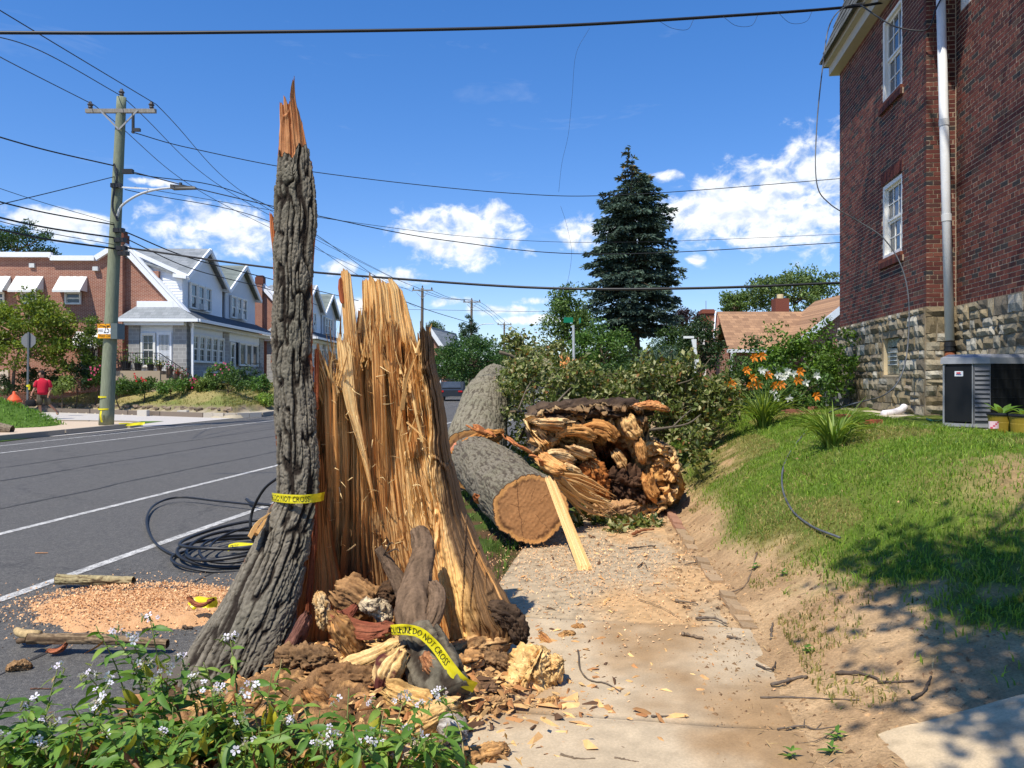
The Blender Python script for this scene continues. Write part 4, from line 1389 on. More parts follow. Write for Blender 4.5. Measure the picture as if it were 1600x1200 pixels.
def grey_root():
 """the bent, barkless limb leaning in the stump with its bark-covered butt"""
 t = thing('broken_limb', 'bent grey forked limb leaning against the torn face', 'limb', pt(680, 1085, 3.68) * np.array([1, 1, 0]))

 def limb(name, pts, rad, seed, col, amp, mat, bark=False):
  P = spline(pts, 60); r = np.interp(np.linspace(0, 1, 60), np.linspace(0, 1, len(rad)), rad)
  na = 48
  T = np.gradient(P, axis=0)
  d, a, b = frame(T[0]); V = []; Cc = []
  s = np.concatenate([[0], np.cumsum(np.linalg.norm(np.diff(P, axis=0), axis=1))])
  th = np.linspace(0, 2 * PI, na, endpoint=False)
  for i in range(60):
   d = T[i] / np.linalg.norm(T[i]); a = a - d * np.dot(a, d); a /= np.linalg.norm(a); b = np.cross(d, a)
   if bark:
    h = bark_height(th / 2 / PI * .5, np.full(na, s[i]), seed, 1.0)
    rr = r[i] + (h - .6) * .024
    Cc.append(bark_color(h, th * .1, np.full(na, s[i]), seed, c(118, 108, 90), c(58, 49, 40)))
   else:
    q = np.stack([np.cos(th) * .1, np.sin(th) * .1, np.full(na, s[i])], -1)
    n1 = fbm(q * np.array([14, 14, 5]), 4, seed); n2 = fbm(q * np.array([90, 90, 22]), 3, seed + 1, .65)
    n2 = n2 - 1.2 * sm(.14, 0, np.abs(vn(q * np.array([50, 50, 9]) + n1[:, None], seed + 4)))
    h = bark_height(th * .08, np.full(na, s[i]), seed, 1.5)
    rr = r[i] * (1 + amp * n1 + amp * .3 * n2) + (h - .6) * .005
    Cc.append(col * (1 + .3 * n1 + .3 * n2 + .35 * (h - .6))[:, None])
   V.append(P[i] + (rr[:, None]) * (np.cos(th)[:, None] * a + np.sin(th)[:, None] * b))
  V = np.vstack(V); C = np.clip(np.vstack(Cc), 0, 1)
  F = grid_faces(60, na, True).tolist() + [tuple(range(na))[::-1], tuple(59 * na + k for k in range(na))]
  return obj(name, V, F, mat, t, C, True)
 G = c(116, 94, 74)
 limb('main_stem', [pt(655, 1000, 3.82), pt(650, 950, 3.93), pt(652, 905, 4.05), pt(662, 860, 4.16), pt(655, 830, 4.26)], [.092, .096, .080, .062, .05], 5, G, .22, M['rot'])
 limb('fork', [pt(636, 935, 4.02), pt(622, 905, 4.06), pt(605, 878, 4.08), pt(590, 856, 4.08)], [.05, .04, .03, .022], 8, G * .8, .2, M['rot'])
 limb('side_knot', [pt(676, 915, 4.0), pt(684, 932, 3.92), pt(680, 958, 3.86), pt(668, 985, 3.82)], [.034, .042, .044, .034], 9, G, .2, M['rot'])
 limb('bark_butt', [pt(698, 1092, 3.58), pt(680, 1050, 3.68), pt(662, 1010, 3.78), pt(655, 985, 3.84)], [.115, .125, .112, .09], 12, None, 0, M['bark'], True)
 mb = MB(); mb.col = c(80, 66, 54)
 for (x0, y0, x1, y1, x2, y2) in ((598, 868, 608, 850, 603, 838), (600, 866, 618, 858, 624, 862), (606, 852, 612, 848, 615, 850)):
  mb.tube(spline([pt(x0, y0, 4.06), pt(x1, y1, 4.04), pt(x2, y2, 4.03)], 6), np.linspace(.006, .002, 6), 5)
 mb.build('twig', M['bark'], t)

grey_root()

# ------------------------------------------------------------------ yellow tape
def tape_mats():
 m, nt, b = _mat('tape_yellow')
 n = _noise(nt, 20, 3, .5)
 nt.links.new(_mix(nt, n.outputs['Fac'], c(236, 220, 20), c(250, 236, 50)), b.inputs['Base Color'])
 b.inputs['Roughness'].default_value = .28
 tr = nt.nodes.new('ShaderNodeBsdfTranslucent'); tr.inputs['Color'].default_value = (.85, .75, .03, 1)
 mx = nt.nodes.new('ShaderNodeMixShader'); mx.inputs[0].default_value = .25
 nt.links.new(b.outputs[0], mx.inputs[1]); nt.links.new(tr.outputs[0], mx.inputs[2])
 nt.links.new(mx.outputs[0], nt.nodes['Material Output'].inputs['Surface'])
 M['tape'] = m
 M['ink'] = pm('tape_ink', c(18, 18, 16), c(30, 30, 26), 30, .4)

tape_mats()

def tape(label, path, width, wdir, text=None, t0=0.0, tsize=.6, seed=0, n=60, wrinkle=.006, toward=None, name='caution_tape', parent=None, shift=.22):
 """a ribbon of plastic tape along path; its lettering follows it"""
 t = thing(name, label, 'tape', path[0]) if parent is None else parent
 P = spline(path, n)
 T = np.gradient(P, axis=0); T /= np.linalg.norm(T, axis=1, keepdims=True)
 W = np.asarray(wdir, float)
 W = spline(W, n) if W.ndim == 2 else np.tile(W, (n, 1))
 W = W - T * np.sum(W * T, 1, keepdims=True); W /= np.linalg.norm(W, axis=1, keepdims=True)
 N = np.cross(T, W)
 if toward is not None:
  s = np.sign(np.sum(N * (np.asarray(toward) - P), 1, keepdims=True)); N = N * s
 L = np.concatenate([[0], np.cumsum(np.linalg.norm(np.diff(P, axis=0), axis=1))])
 m = 7
 V = []
 for j in range(m):
  f = j / (m - 1) - .5
  wv = fbm(np.stack([L * 9, np.full(n, f * 3), np.full(n, seed * 1.)], -1), 3, seed) * wrinkle
  V.append(P + W * f * width + N * wv[:, None])
 V = np.stack(V, 1)
 obj('ribbon', V.reshape(-1, 3), grid_faces(n, m), M['tape'], t, None, True)
 if text:
  tv, tf = TXT[text]
  sc = width * tsize
  x = tv[:, 0] * sc * .74 + t0; y = tv[:, 1] * sc - width * shift
  ok = (x >= 0) & (x <= L[-1])
  f = y / width
  wv = fbm(np.stack([x * 9, f * 3, np.full(len(x), seed * 1.)], -1), 3, seed) * wrinkle
  Q = np.stack([np.interp(x, L, P[:, k]) for k in range(3)], -1)
  Wq = np.stack([np.interp(x, L, W[:, k]) for k in range(3)], -1); Nq = np.stack([np.interp(x, L, N[:, k]) for k in range(3)], -1)
  TV = Q + Wq * y[:, None] + Nq * (wv + .0015)[:, None]
  F = [f for f in tf if all(ok[i] for i in f)]
  if F:
   obj('lettering', TV, F, M['ink'], t)
 return t

CAMP = np.array([0, 0, 1.6])

def tapes():
 up = np.array([0, 0, 1.])
 tape('yellow police tape tied round the bark spike', [pt(424, 776, 4.44), pt(428, 777, 4.33), pt(445, 779, 4.27), pt(466, 780, 4.25), pt(485, 779, 4.28), pt(499, 777, 4.35), pt(507, 775, 4.44)], .048, up, 'POLICE LINE DO NOT CROSS', -.055, .9, 3, 60, .006, CAMP, shift=.32)
 tape('yellow police tape trailing down the grey limb to the soil', [pt(612, 984, 3.72), pt(640, 984, 3.62), pt(662, 992, 3.60), pt(684, 1015, 3.58), pt(705, 1045, 3.56), pt(722, 1064, 3.57), pt(742, 1074, 3.62)], .05,
   [(-.25, 0, 1), (.1, 0, 1), (.5, 0, .8), (.8, .1, .5), (.8, .2, .5), (.5, .3, .6)], 'POLICE LINE DO NOT CROSS', -.02, .85, 5, 70, .012, CAMP, shift=.3)
 tape('strip of yellow tape lying in the cable coil', [gr(357, 856, -.06), gr(372, 853, -.03), gr(398, 855, -.02)], .07, (0, .5, .8), 'POLICE LINE DO NOT CROSS', -.35, .7, 6, 24, .01, CAMP)
 tape('crumpled yellow tape on the sawdust by the bark root', [gr(298, 948, 0), gr(308, 940, .03), gr(324, 942, .03), gr(338, 940, .01)], .07, (0, .4, .9), None, 0, .6, 7, 24, .03, CAMP)

tapes()

# ================================================================== the felled trunk, its crown, and what lies about
def terrain(x, y, fine=True):
 u, v = to_uv(x, y)
 if v > .34:
  return max(.012, float(bank_z(np.array([u]), np.array([v]), fine)[0]) + .008)
 if v > -1.03:
  return .012
 if v > -2.41:
  return -.01
 return -.12

def on_ground(px, py):
 """where the sight line through this spot of the photograph meets the ground"""
 Y = 1.5
 while Y < 60:
  p = pt(px, py, Y)
  if p[2] <= terrain(p[0], p[1], False):
   break
  Y += .02 + Y * .004
 p = pt(px, py, Y); p[2] = terrain(p[0], p[1])
 return p

def log_piece(name, label, p0, p1, r0, r1, seed, cat='log', ridge=c(150, 142, 122), furrow=c(84, 74, 62), cut=True, amp=.012, f=.8, na=150, nl=200, bend=None, oval=1.0, group=None):
 p0, p1 = np.asarray(p0, float), np.asarray(p1, float)
 t = thing(name, label, cat, (p0 + p1) / 2 * np.array([1, 1, 0]), group)
 P = spline([p0, (p0 + p1) / 2 + (np.zeros(3) if bend is None else np.asarray(bend)), p1], nl)
 L = np.linalg.norm(p1 - p0)
 d, a, b = frame(p1 - p0)
 th = np.linspace(0, 2 * PI, na, endpoint=False)
 TH, S = np.meshgrid(th, np.linspace(0, L, nl))
 r = np.interp(S, [0, L], [r0, r1]) * (1 + .05 * np.cos(2 * TH + seed) + .025 * np.cos(3 * TH))
 q = np.stack([np.cos(TH), np.sin(TH), S * .7], -1)
 h = bark_height(TH * (r0 + r1) / 2, S, seed, f)
 # close the seam of the wrapped pattern
 w = sm(0, .35, TH)[..., None]
 h2 = bark_height((TH + 2 * PI) * (r0 + r1) / 2, S, seed, f)
 h = h * w[..., 0] + h2 * (1 - w[..., 0])
 big = fbm(q * 1.6, 4, seed + 9)
 rr = r * (1 + .12 * big) + (h - .6) * amp
 V = P[:, None, :] + rr[..., None] * (np.cos(TH)[..., None] * a + np.sin(TH)[..., None] * b)
 C = bark_color(h, TH * r0, S, seed, ridge, furrow, ridge * np.array([.86, .92, .8]))
 o = obj('bark', V.reshape(-1, 3), grid_faces(nl, na, True), M['bark'], t, C.reshape(-1, 3), True)
 if cut:
  n2 = 60
  rho = np.linspace(0, 1, n2)
  R2, T2 = np.meshgrid(rho, th, indexing='ij')
  Vc = p0 + R2[..., None] * (V[0] - p0)[None]
  q = np.stack([R2 * np.cos(T2), R2 * np.sin(T2), R2 * 0 + seed], -1)
  n = fbm(q * 3, 4, seed + 20); nn = fbm(q * 16, 3, seed + 21)
  saw = np.sin((q[..., 0] * .8 + q[..., 1] * .6) * 46 + 3 * n)
  Vc = Vc - d * (.0006 * saw + .004 * n + .0012 * nn)[..., None] - d * .004
  rings = np.sin(R2 * 60 + n * 3)
  k = sm(.84, .90, R2 + .03 * n)[..., None]
  heart = c(178, 128, 82) * (1 + .16 * n + .14 * nn + .05 * rings + .03 * saw)[..., None]
  sap = c(214, 156, 92) * (1 + .10 * rings + .08 * nn)[..., None]
  Cc = heart * (1 - k) + sap * k
  blot = (np.exp(-((R2 - .81 - .03 * n) / .07) ** 2) * sm(-.2, .3, n + .5 * nn + .25 * np.cos(T2 - 3.6)))[..., None]
  Cc = Cc * (1 - .85 * blot) + c(84, 54, 32) * .85 * blot
  ed = sm(.965, .99, R2)[..., None]
  Cc = Cc * (1 - ed) + c(96, 70, 50) * ed
  for ka in (.4, 1.7, 2.5, 3.9, 5.2):
   dd = np.abs((T2 - ka + .25 * n + PI) % (2 * PI) - PI) * R2
   kk = ((dd < .007) & (R2 > .12 + .1 * ka % .3) & (R2 < .55 + .06 * ka))[..., None]; Cc = np.where(kk, c(112, 76, 46), Cc)
  crack = ((np.abs(q[..., 0] * .9 - q[..., 1] * .12 - .28 + .02 * n) < .008) & (R2 < .95))[..., None]
  Cc = np.where(crack, c(110, 74, 46), Cc)
  obj('cut_face', Vc.reshape(-1, 3), grid_faces(n2, na, True, flip=True), M['wood_cut'], t, np.clip(Cc.reshape(-1, 3), 0, 1), True)
 return t, P

M['wood_cut'] = vm('cut_wood', .75, 60, .12, .25, 60, dist=.003, spec=.2)

def logs():
 t, P = log_piece('cut_log', 'grey bark log with a round sawn face lying on the sidewalk edge', pt(828, 796, 7.2), (-.52, 10.9, .44), .345, .36, 31, ridge=c(124, 115, 98), furrow=c(82, 73, 61), amp=.013, f=.95, na=230, nl=300)
 # strips where the bark is torn off, showing red underneath
 rng = np.random.RandomState(3)
 for i, (px, py, Y, s) in enumerate(((752, 672, 10.5, .17), (800, 690, 8.9, .12), (822, 702, 8.3, .12), (812, 697, 8.6, .10), (838, 714, 7.9, .10), (750, 782, 7.9, .11), (846, 722, 7.6, .09), (790, 686, 9.2, .08), (735, 668, 10.7, .1), (766, 676, 10.2, .1))):
  chunk('torn_bark', None, pt(px, py, Y), (s * 1.7, s * .8, s * .35), (.6 * rng.normal(), .5, .4 + rng.normal() * .6), 900 + i, c(176, 96, 60), c(206, 140, 84), 8., .22, .4, parent=t, nu=20, nv=14)
 chunk('torn_collar', None, pt(742, 690, 10.7), (.85, .30, .26), (.3, -.42, .2), 915, c(206, 150, 84), c(150, 92, 48), 9., .22, .3, parent=t)
 chunk('torn_collar', None, pt(718, 712, 10.75), (.40, .14, .32), (0, -.9, .2), 916, c(206, 140, 110), c(186, 110, 80), 5., .12, .2, parent=t)
 global FALLEN
 FALLEN, P = log_piece('fallen_tree', 'fallen tree with a thick grey trunk and a leafy crown heaped across the sidewalk', (-.56, 11.05, .40), (-.36, 16.2, 1.52), .47, .36, 36, 'tree', c(132, 124, 105), c(88, 80, 66), True, .013, .85, 200, 260, (0, 0, .2))
 log_piece('torn_limb', 'grey limb with a torn end sticking out of the fallen leaves', pt(826, 562, 13.5), pt(892, 612, 12.4), .2, .22, 38, 'limb', c(136, 132, 104), c(84, 76, 58), True, .010, .9, 60, 70)
 t = thing('snapped_limb_end', 'orange splintered limb end poking above the fallen leaves', 'limb', pt(880, 600, 13))
 for k in range(16):
  a = -1.2 + 2.2 * rng.rand()
  splinter(None, pt(872 + 22 * rng.rand(), 594, 13 + .3 * rng.rand()), pt(872 + 32 * rng.rand(), 552 + 26 * rng.rand(), 12.9 + .4 * rng.rand()), .10 + .07 * rng.rand(), 950 + k, wood_color(np.array(.3 + .4 * rng.rand()), c(236, 190, 130), c(214, 146, 84), c(160, 92, 50)), t)
 chunk('limb_core', None, pt(886, 590, 13.1), (.34, .34, .46), (0, 0, 0), 960, c(206, 140, 84), c(170, 100, 58), 6., .25, .3, parent=t)

logs()

def plank():
 t = thing('split_plank', 'long split wooden plank leaning from the cut log to the sidewalk', 'plank', gr(915, 893))
 fibre_slab('plank_board', [(742, 849, 864), (893, 904, 927)], [(0, 748), (.5, 742), (1, 752)], 5,
    lambda S, P: np.interp(P, [742, 893], [7.02, 6.36]), .01, .06, 40, 130, 71, lambda S, P, f, T: wood_color(.35 + .6 * f, c(246, 214, 156), c(226, 176, 112), c(170, 116, 66)), .004, 90, parent=t, groups=4)
 for k, (x, y) in enumerate(((908, 897), (914, 899), (919, 896), (923, 899))):
  splinter(None, pt(x - 1, 884, 6.40), pt(x, y - 3, 6.36), .03, 970 + k, c(226, 180, 116), t)

plank()

def ray_poly(poly, cen, ang):
 P = np.asarray(poly, float) - np.asarray(cen, float)
 out = []
 for a in ang:
  d = np.array([math.cos(a), math.sin(a)]); best = 0
  for i in range(len(P)):
   p, q = P[i], P[(i + 1) % len(P)]
   e = q - p
   den = d[0] * e[1] - d[1] * e[0]
   if abs(den) < 1e-9: continue
   s = (p[0] * e[1] - p[1] * e[0]) / den
   m = (p[0] * d[1] - p[1] * d[0]) / den
   if s > 0 and 0 <= m <= 1: best = max(best, s)
  out.append(best)
 return np.array(out)

def rotten_trunk():
 t = thing('rotten_trunk', 'hollow rotten trunk end with a dark brown cavity lying on the sidewalk', 'tree trunk', gr(940, 815))
 cen = (955, 742)
 outer = [(822, 652), (850, 638), (900, 634), (960, 634), (1000, 630), (1012, 648), (1012, 690), (1050, 700), (1062, 728), (1055, 780), (1020, 806), (985, 822), (940, 812), (905, 792), (880, 760), (850, 735), (826, 712), (836, 690), (822, 672)]
 inner = [(922, 708), (952, 700), (980, 712), (1000, 730), (1000, 775), (985, 792), (950, 790), (925, 772), (915, 750), (925, 730)]
 na = 260
 th = np.linspace(0, 2 * PI, na, endpoint=False)
 Ro, Ri = ray_poly(outer, cen, th), ray_poly(inner, cen, th)
 ker = np.ones(5) / 5
 Ro = np.convolve(np.concatenate([Ro[-2:], Ro, Ro[:2]]), ker, 'valid'); Ri = np.convolve(np.concatenate([Ri[-2:], Ri, Ri[:2]]), ker, 'valid')
 # along the section: outside from the back, over the broken rim, into the hollow
 w = np.concatenate([np.linspace(0, 1, 60), np.linspace(1.02, 2, 70), np.linspace(2.02, 3, 60)])
 TH, W = np.meshgrid(th, w)
 RO, RI = np.broadcast_to(Ro, TH.shape), np.broadcast_to(Ri, TH.shape)
 rr = np.where(W < 1, RO * (.93 + .07 * W), np.where(W < 2, RO + (RI - RO) * (W - 1), RI * (1 - .86 * (W - 2) ** .9)))
 dep = np.where(W < 1, 11.0 - 2.15 * W, np.where(W < 2, 8.85 + .34 * (W - 1), 9.19 + .5 * (W - 2)))
 q = np.stack([rr * np.cos(TH) * .0074, dep, rr * np.sin(TH) * .0074], -1)
 n1 = fbm(q * 2.4, 3, 41); n2 = fbm(q * np.array([6, 5, 9]) + n1[..., None], 4, 42, .6); n3 = fbm(q * np.array([20, 18, 30]), 3, 43, .6)
 lay = np.abs(vn(q * np.array([4, 5, 13]) + n1[..., None] * 1.5, 46))
 ins = sm(.8, 1.1, W)
 dep = dep + np.exp(-((W - 1) / .25) ** 2) * (.30 * n1 + .2 * n2) + ins * (.16 * n2 + .10 * n3 + .25 * sm(.25, 0, lay)) + .03 * n3
 rr = rr * (1 + .10 * n1 * (W > .2)) + 13 * n2 + 8 * n3
 PX = cen[0] + rr * np.cos(TH); PY = cen[1] + rr * np.sin(TH)
 V = np.stack([(PX - 800) / 1200 * 8.9 * (1 + (dep - 8.9) * .03), dep, np.maximum(CAM_H - (PY - 590) / 1200 * 8.9, -.04)], -1)
 k = np.clip(.5 + .9 * n2 + .5 * n3, 0, 1)[..., None]
 outc = c(112, 92, 72) * (1 - k) + c(66, 54, 44) * k
 face = c(240, 206, 146) * k + c(196, 136, 72) * (1 - k)
 face = face * (1 - .6 * (sm(.2, 0, lay) * (W < 2))[..., None])
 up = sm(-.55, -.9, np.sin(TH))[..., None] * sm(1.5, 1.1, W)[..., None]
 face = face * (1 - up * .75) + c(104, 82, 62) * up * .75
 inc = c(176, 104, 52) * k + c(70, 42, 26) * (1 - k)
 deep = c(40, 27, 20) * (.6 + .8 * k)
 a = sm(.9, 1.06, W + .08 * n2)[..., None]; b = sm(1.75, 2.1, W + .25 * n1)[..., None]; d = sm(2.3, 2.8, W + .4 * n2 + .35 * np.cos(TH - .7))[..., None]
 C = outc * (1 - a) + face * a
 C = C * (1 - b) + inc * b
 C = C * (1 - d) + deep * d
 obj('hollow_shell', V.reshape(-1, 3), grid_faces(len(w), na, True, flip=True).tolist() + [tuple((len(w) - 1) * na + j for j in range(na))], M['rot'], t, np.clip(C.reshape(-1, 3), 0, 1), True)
 # crumbled filling of the hollow, torn shoulder and fan of fibres
 chunk('rot_filling', None, pt(985, 760, 8.95), (.55, .36, .40), (.2, .3, .1), 920, c(44, 32, 26), c(92, 66, 48), 9., .5, .3, parent=t)
 chunk('rot_filling', None, pt(930, 752, 8.85), (.46, .26, .30), (.1, 1.2, .1), 921, c(196, 124, 60), c(120, 68, 36), 10., .5, .3, parent=t)
 chunk('rot_filling', None, pt(955, 800, 8.6), (.52, .32, .22), (0, -.1, .1), 922, c(132, 100, 74), c(196, 150, 100), 8., .35, .4, parent=t)
 chunk('torn_shoulder', None, pt(1030, 742, 9.3), (.8, .5, .70), (0, .35, .5), 923, c(214, 160, 92), c(140, 94, 54), 12., .22, .35, parent=t)
 chunk('torn_edge', None, pt(1018, 634, 8.9), (.36, .12, .11), (0, .1, .1), 924, c(226, 170, 110), c(176, 110, 66), 10., .3, .4, parent=t)
 chunk('rim_bark', None, pt(930, 640, 9.1), (1.25, .5, .24), (.1, -.03, .1), 925, c(92, 74, 58), c(60, 48, 40), 8., .34, .3, parent=t, nu=60, nv=60)
 for i, (px, py, L_, h_, rot_) in enumerate(((862, 662, .46, .16, .06), (900, 672, .5, .18, .12), (850, 690, .36, .12, -.05), (872, 712, .42, .14, .15), (940, 668, .44, .2, .3), (985, 668, .3, .22, 1.1), (905, 706, .36, .14, .35), (1000, 705, .3, .14, 1.3), (930, 728, .3, .16, .9), (892, 735, .34, .12, .3), (1012, 760, .36, .16, 1.2), (968, 716, .26, .14, 1.0))):
  chunk('torn_lobe', None, pt(px, py, 8.78 + .05 * (i % 3)), (L_, .3, h_), (.3 * (i % 3 - 1), rot_, .1 * (i % 4 - 1)), 930 + i, (c(244, 214, 160), c(214, 156, 90), c(236, 194, 130))[i % 3], (c(160, 104, 56), c(190, 140, 88))[i % 2], 11., .27, .45, parent=t, nu=52, nv=36)
 rng = np.random.RandomState(77)
 for i in range(46):
  f = rng.rand()
  x0, y0 = 858 + 18 * rng.rand(), 738 + 20 * f
  x1, y1 = 915 + 52 * rng.rand(), 768 + 38 * f + 8 * rng.rand()
  splinter(None, pt(x0, y0, 7.75 + .3 * rng.rand()), pt(x1, y1, 8.15 + .3 * rng.rand()), .03 + .03 * rng.rand(), 1000 + i, wood_color(np.array(.35 + .6 * rng.rand()), c(240, 206, 146), c(206, 156, 98), c(140, 96, 58)), t, 'fibre')
 chunk('split_block', None, pt(862, 728, 7.7), (.34, .16, .16), (.3, .45, -.4), 926, c(236, 184, 116), c(196, 130, 72), 12., .16, .3, parent=t)

rotten_trunk()

def fallen_crown():
 rng = np.random.RandomState(23)
 t = FALLEN
 prof = [(772, 640), (790, 590), (812, 565), (838, 552), (870, 572), (905, 592), (935, 598), (965, 592), (1000, 586), (1045, 584), (1085, 590), (1120, 606), (1142, 620), (1150, 640)]
 cs, spr = [], []
 for i in range(360):
  px = 778 + 365 * rng.rand(); top = np.interp(px, [p[0] for p in prof], [p[1] for p in prof]) + 16 * math.sin(px * .11) + 12 * math.sin(px * .047 + 1)
  bot = np.interp(px, [778, 1030, 1075, 1110, 1143], [700, 700, 690, 660, 625])
  py = top + 10 + max(8, bot - top) * rng.rand() ** 1.25
  Y = 11.3 + 4.4 * rng.rand() ** 1.2 + (.8 if px < 830 else 0)
  if px < 905: Y = max(Y, 11.6)
  if 830 < px < 1040 and py > 640: Y = max(Y, 10.9)
  p = pt(px, py, Y)
  if p[2] < terrain(p[0], p[1]) + .1:
   p[2] = terrain(p[0], p[1]) + .1
  cs.append(p)
 # trailing sprigs along the verge and sticking up
 for (px, py, Y, n) in ((1085, 680, 10.2, 5), (1072, 715, 9.6, 3), (815, 540, 13.2, 4), (865, 545, 13.6, 4), (850, 552, 13.4, 3), (825, 528, 13.2, 3), (1120, 640, 11.5, 8), (955, 822, 8.5, 4), (905, 815, 8.3, 4), (1010, 828, 8.3, 3), (980, 835, 8.1, 3)):
  for k in range(n):
   cs.append(pt(px + rng.normal() * 14, py + rng.normal() * 6, Y + rng.normal() * .1))
 for k in range(46):
  px = 795 + 335 * rng.rand(); top = np.interp(px, [p[0] for p in prof], [p[1] for p in prof])
  a = pt(px, top + 25, 11.4 + 3 * rng.rand()); d = np.array([rng.normal() * .5, rng.normal() * .4, .45 + .4 * rng.rand()]); L = .25 + .4 * rng.rand()
  for j in range(5): cs.append(a + d * L * (j + 1) / 5 + rng.normal(size=3) * .03)
  mb = MB(); mb.col = c(110, 100, 80); mb.tube(spline([a, a + d * L * .5, a + d * L], 5), np.linspace(.014, .004, 5), 5); mb.build('sprig', M['bark'], t, True)
  spr.append(len(cs))
 cs = np.array(cs)
 n = 48
 idx = np.repeat(np.arange(len(cs)), n)
 off = rng.normal(size=(len(idx), 3)); off /= np.linalg.norm(off, axis=1, keepdims=True)
 low = (cs[idx][:, 1] < 9.0)[:, None]
 off *= rng.rand(len(idx), 1) ** .5 * np.array([.30, .30, .22]) * np.where(low, .35, 1) * (.45 + .9 * rng.rand(len(cs)) ** 1.5)[idx][:, None]
 P = cs[idx] + off
 P[:, 2] = np.maximum(P[:, 2], .03)
 col = tone(len(P), rng, c(66, 84, 34), c(120, 130, 62), .22)
 pale = rng.rand(len(P)) < .3
 col[pale] = tone(pale.sum(), rng, c(150, 154, 104), c(176, 170, 120), .12)
 br = rng.rand(len(P)) < .04
 col[br] = c(146, 104, 60)
 V, F, C = leaf_quads(P, .055 + .06 * rng.rand(len(P)), rng, col, .3, .55)
 o = obj('foliage', V, F, M['leaf'], t, C); o['kind'] = 'stuff'
 for i in range(80):
  a = cs[rng.randint(360)]; b = cs[rng.randint(360)]
  d = b - a
  if np.linalg.norm(d) > 1.6: b = a + d / np.linalg.norm(d) * 1.6
  mb = MB(); mb.col = c(112, 98, 80) * (.7 + .5 * rng.rand())
  mb.tube(spline([a, (a + b) / 2 + rng.normal(size=3) * .12, b], 7), np.linspace(.012 + .022 * rng.rand(), .004, 7), 5)
  mb.build('branch', M['bark'], t, True)
 for pts, r in (([(1012, 672, 9.9), (1045, 668, 9.9), (1075, 662, 10), (1095, 648, 10.2)], .022), ([(1050, 668, 9.9), (1066, 652, 10), (1080, 640, 10.1)], .012), ([(810, 640, 11), (822, 610, 11.2), (830, 596, 11.3)], .014),
     ([(780, 550, 12.8), (800, 556, 12.8), (815, 566, 12.8)], .035), ([(868, 632, 10.4), (880, 618, 10.6), (892, 606, 10.8)], .02), ([(1060, 600, 11), (1085, 590, 11.3), (1110, 560, 11.6)], .012)):
  mb = MB(); mb.col = c(104, 94, 80)
  mb.tube(spline([pt(*p) for p in pts], 10), np.linspace(r, r * .4, 10), 6)
  mb.build('branch', M['bark'], t, True)

fallen_crown()

# ------------------------------------------------------------------ black cable coil on the road
def cable_coil():
 t = thing('cable_coil', 'coil of fallen black utility cable on the road beside the stump', 'cable', gr(345, 870, -.12))
 rng = np.random.RandomState(9)
 cen = gr(352, 868, -.12) + np.array([.1, .05, 0])
 mb = MB()
 for k, (rx, ry, ox, oy, z) in enumerate(((.56, .72, 0, 0, .015), (.60, .66, .05, .06, .05), (.44, .58, .12, .02, .08), (.50, .62, .08, -.03, .11), (.40, .50, .16, .05, .14), (.55, .70, .02, .10, .16))):
  th = np.linspace(0, 2 * PI, 60) + k
  P = np.stack([cen[0] + ox + rx * np.cos(th), cen[1] + oy + ry * np.sin(th), cen[2] + z + .03 * np.sin(2 * th + k)], -1)
  mb = MB(); mb.tube(P, .013 + .003 * (k % 2), 8, False)
  mb.build('cable_loop', M['black'], t, True, color=False)
 for pts, r in (([gr(395, 862, -.09), gr(330, 873, -.1), gr(275, 868, -.1), gr(240, 845, -.1), gr(229, 812, -.09), gr(243, 788, -.07), gr(280, 777, -.05), gr(340, 783, -.05), gr(400, 789, -.04)], .014),
     ([pt(436, 745, 7.2), pt(412, 765, 7.3), pt(394, 800, 7.4), pt(392, 835, 7.4), gr(402, 855, -.1)], .014), ([gr(430, 790, -.05), gr(395, 786, -.05), gr(385, 780, -.05)], .02)):
  mb = MB(); mb.tube(spline(pts, 50), r, 8, False)
  mb.build('cable_loop', M['black'], t, True, color=False)

cable_coil()

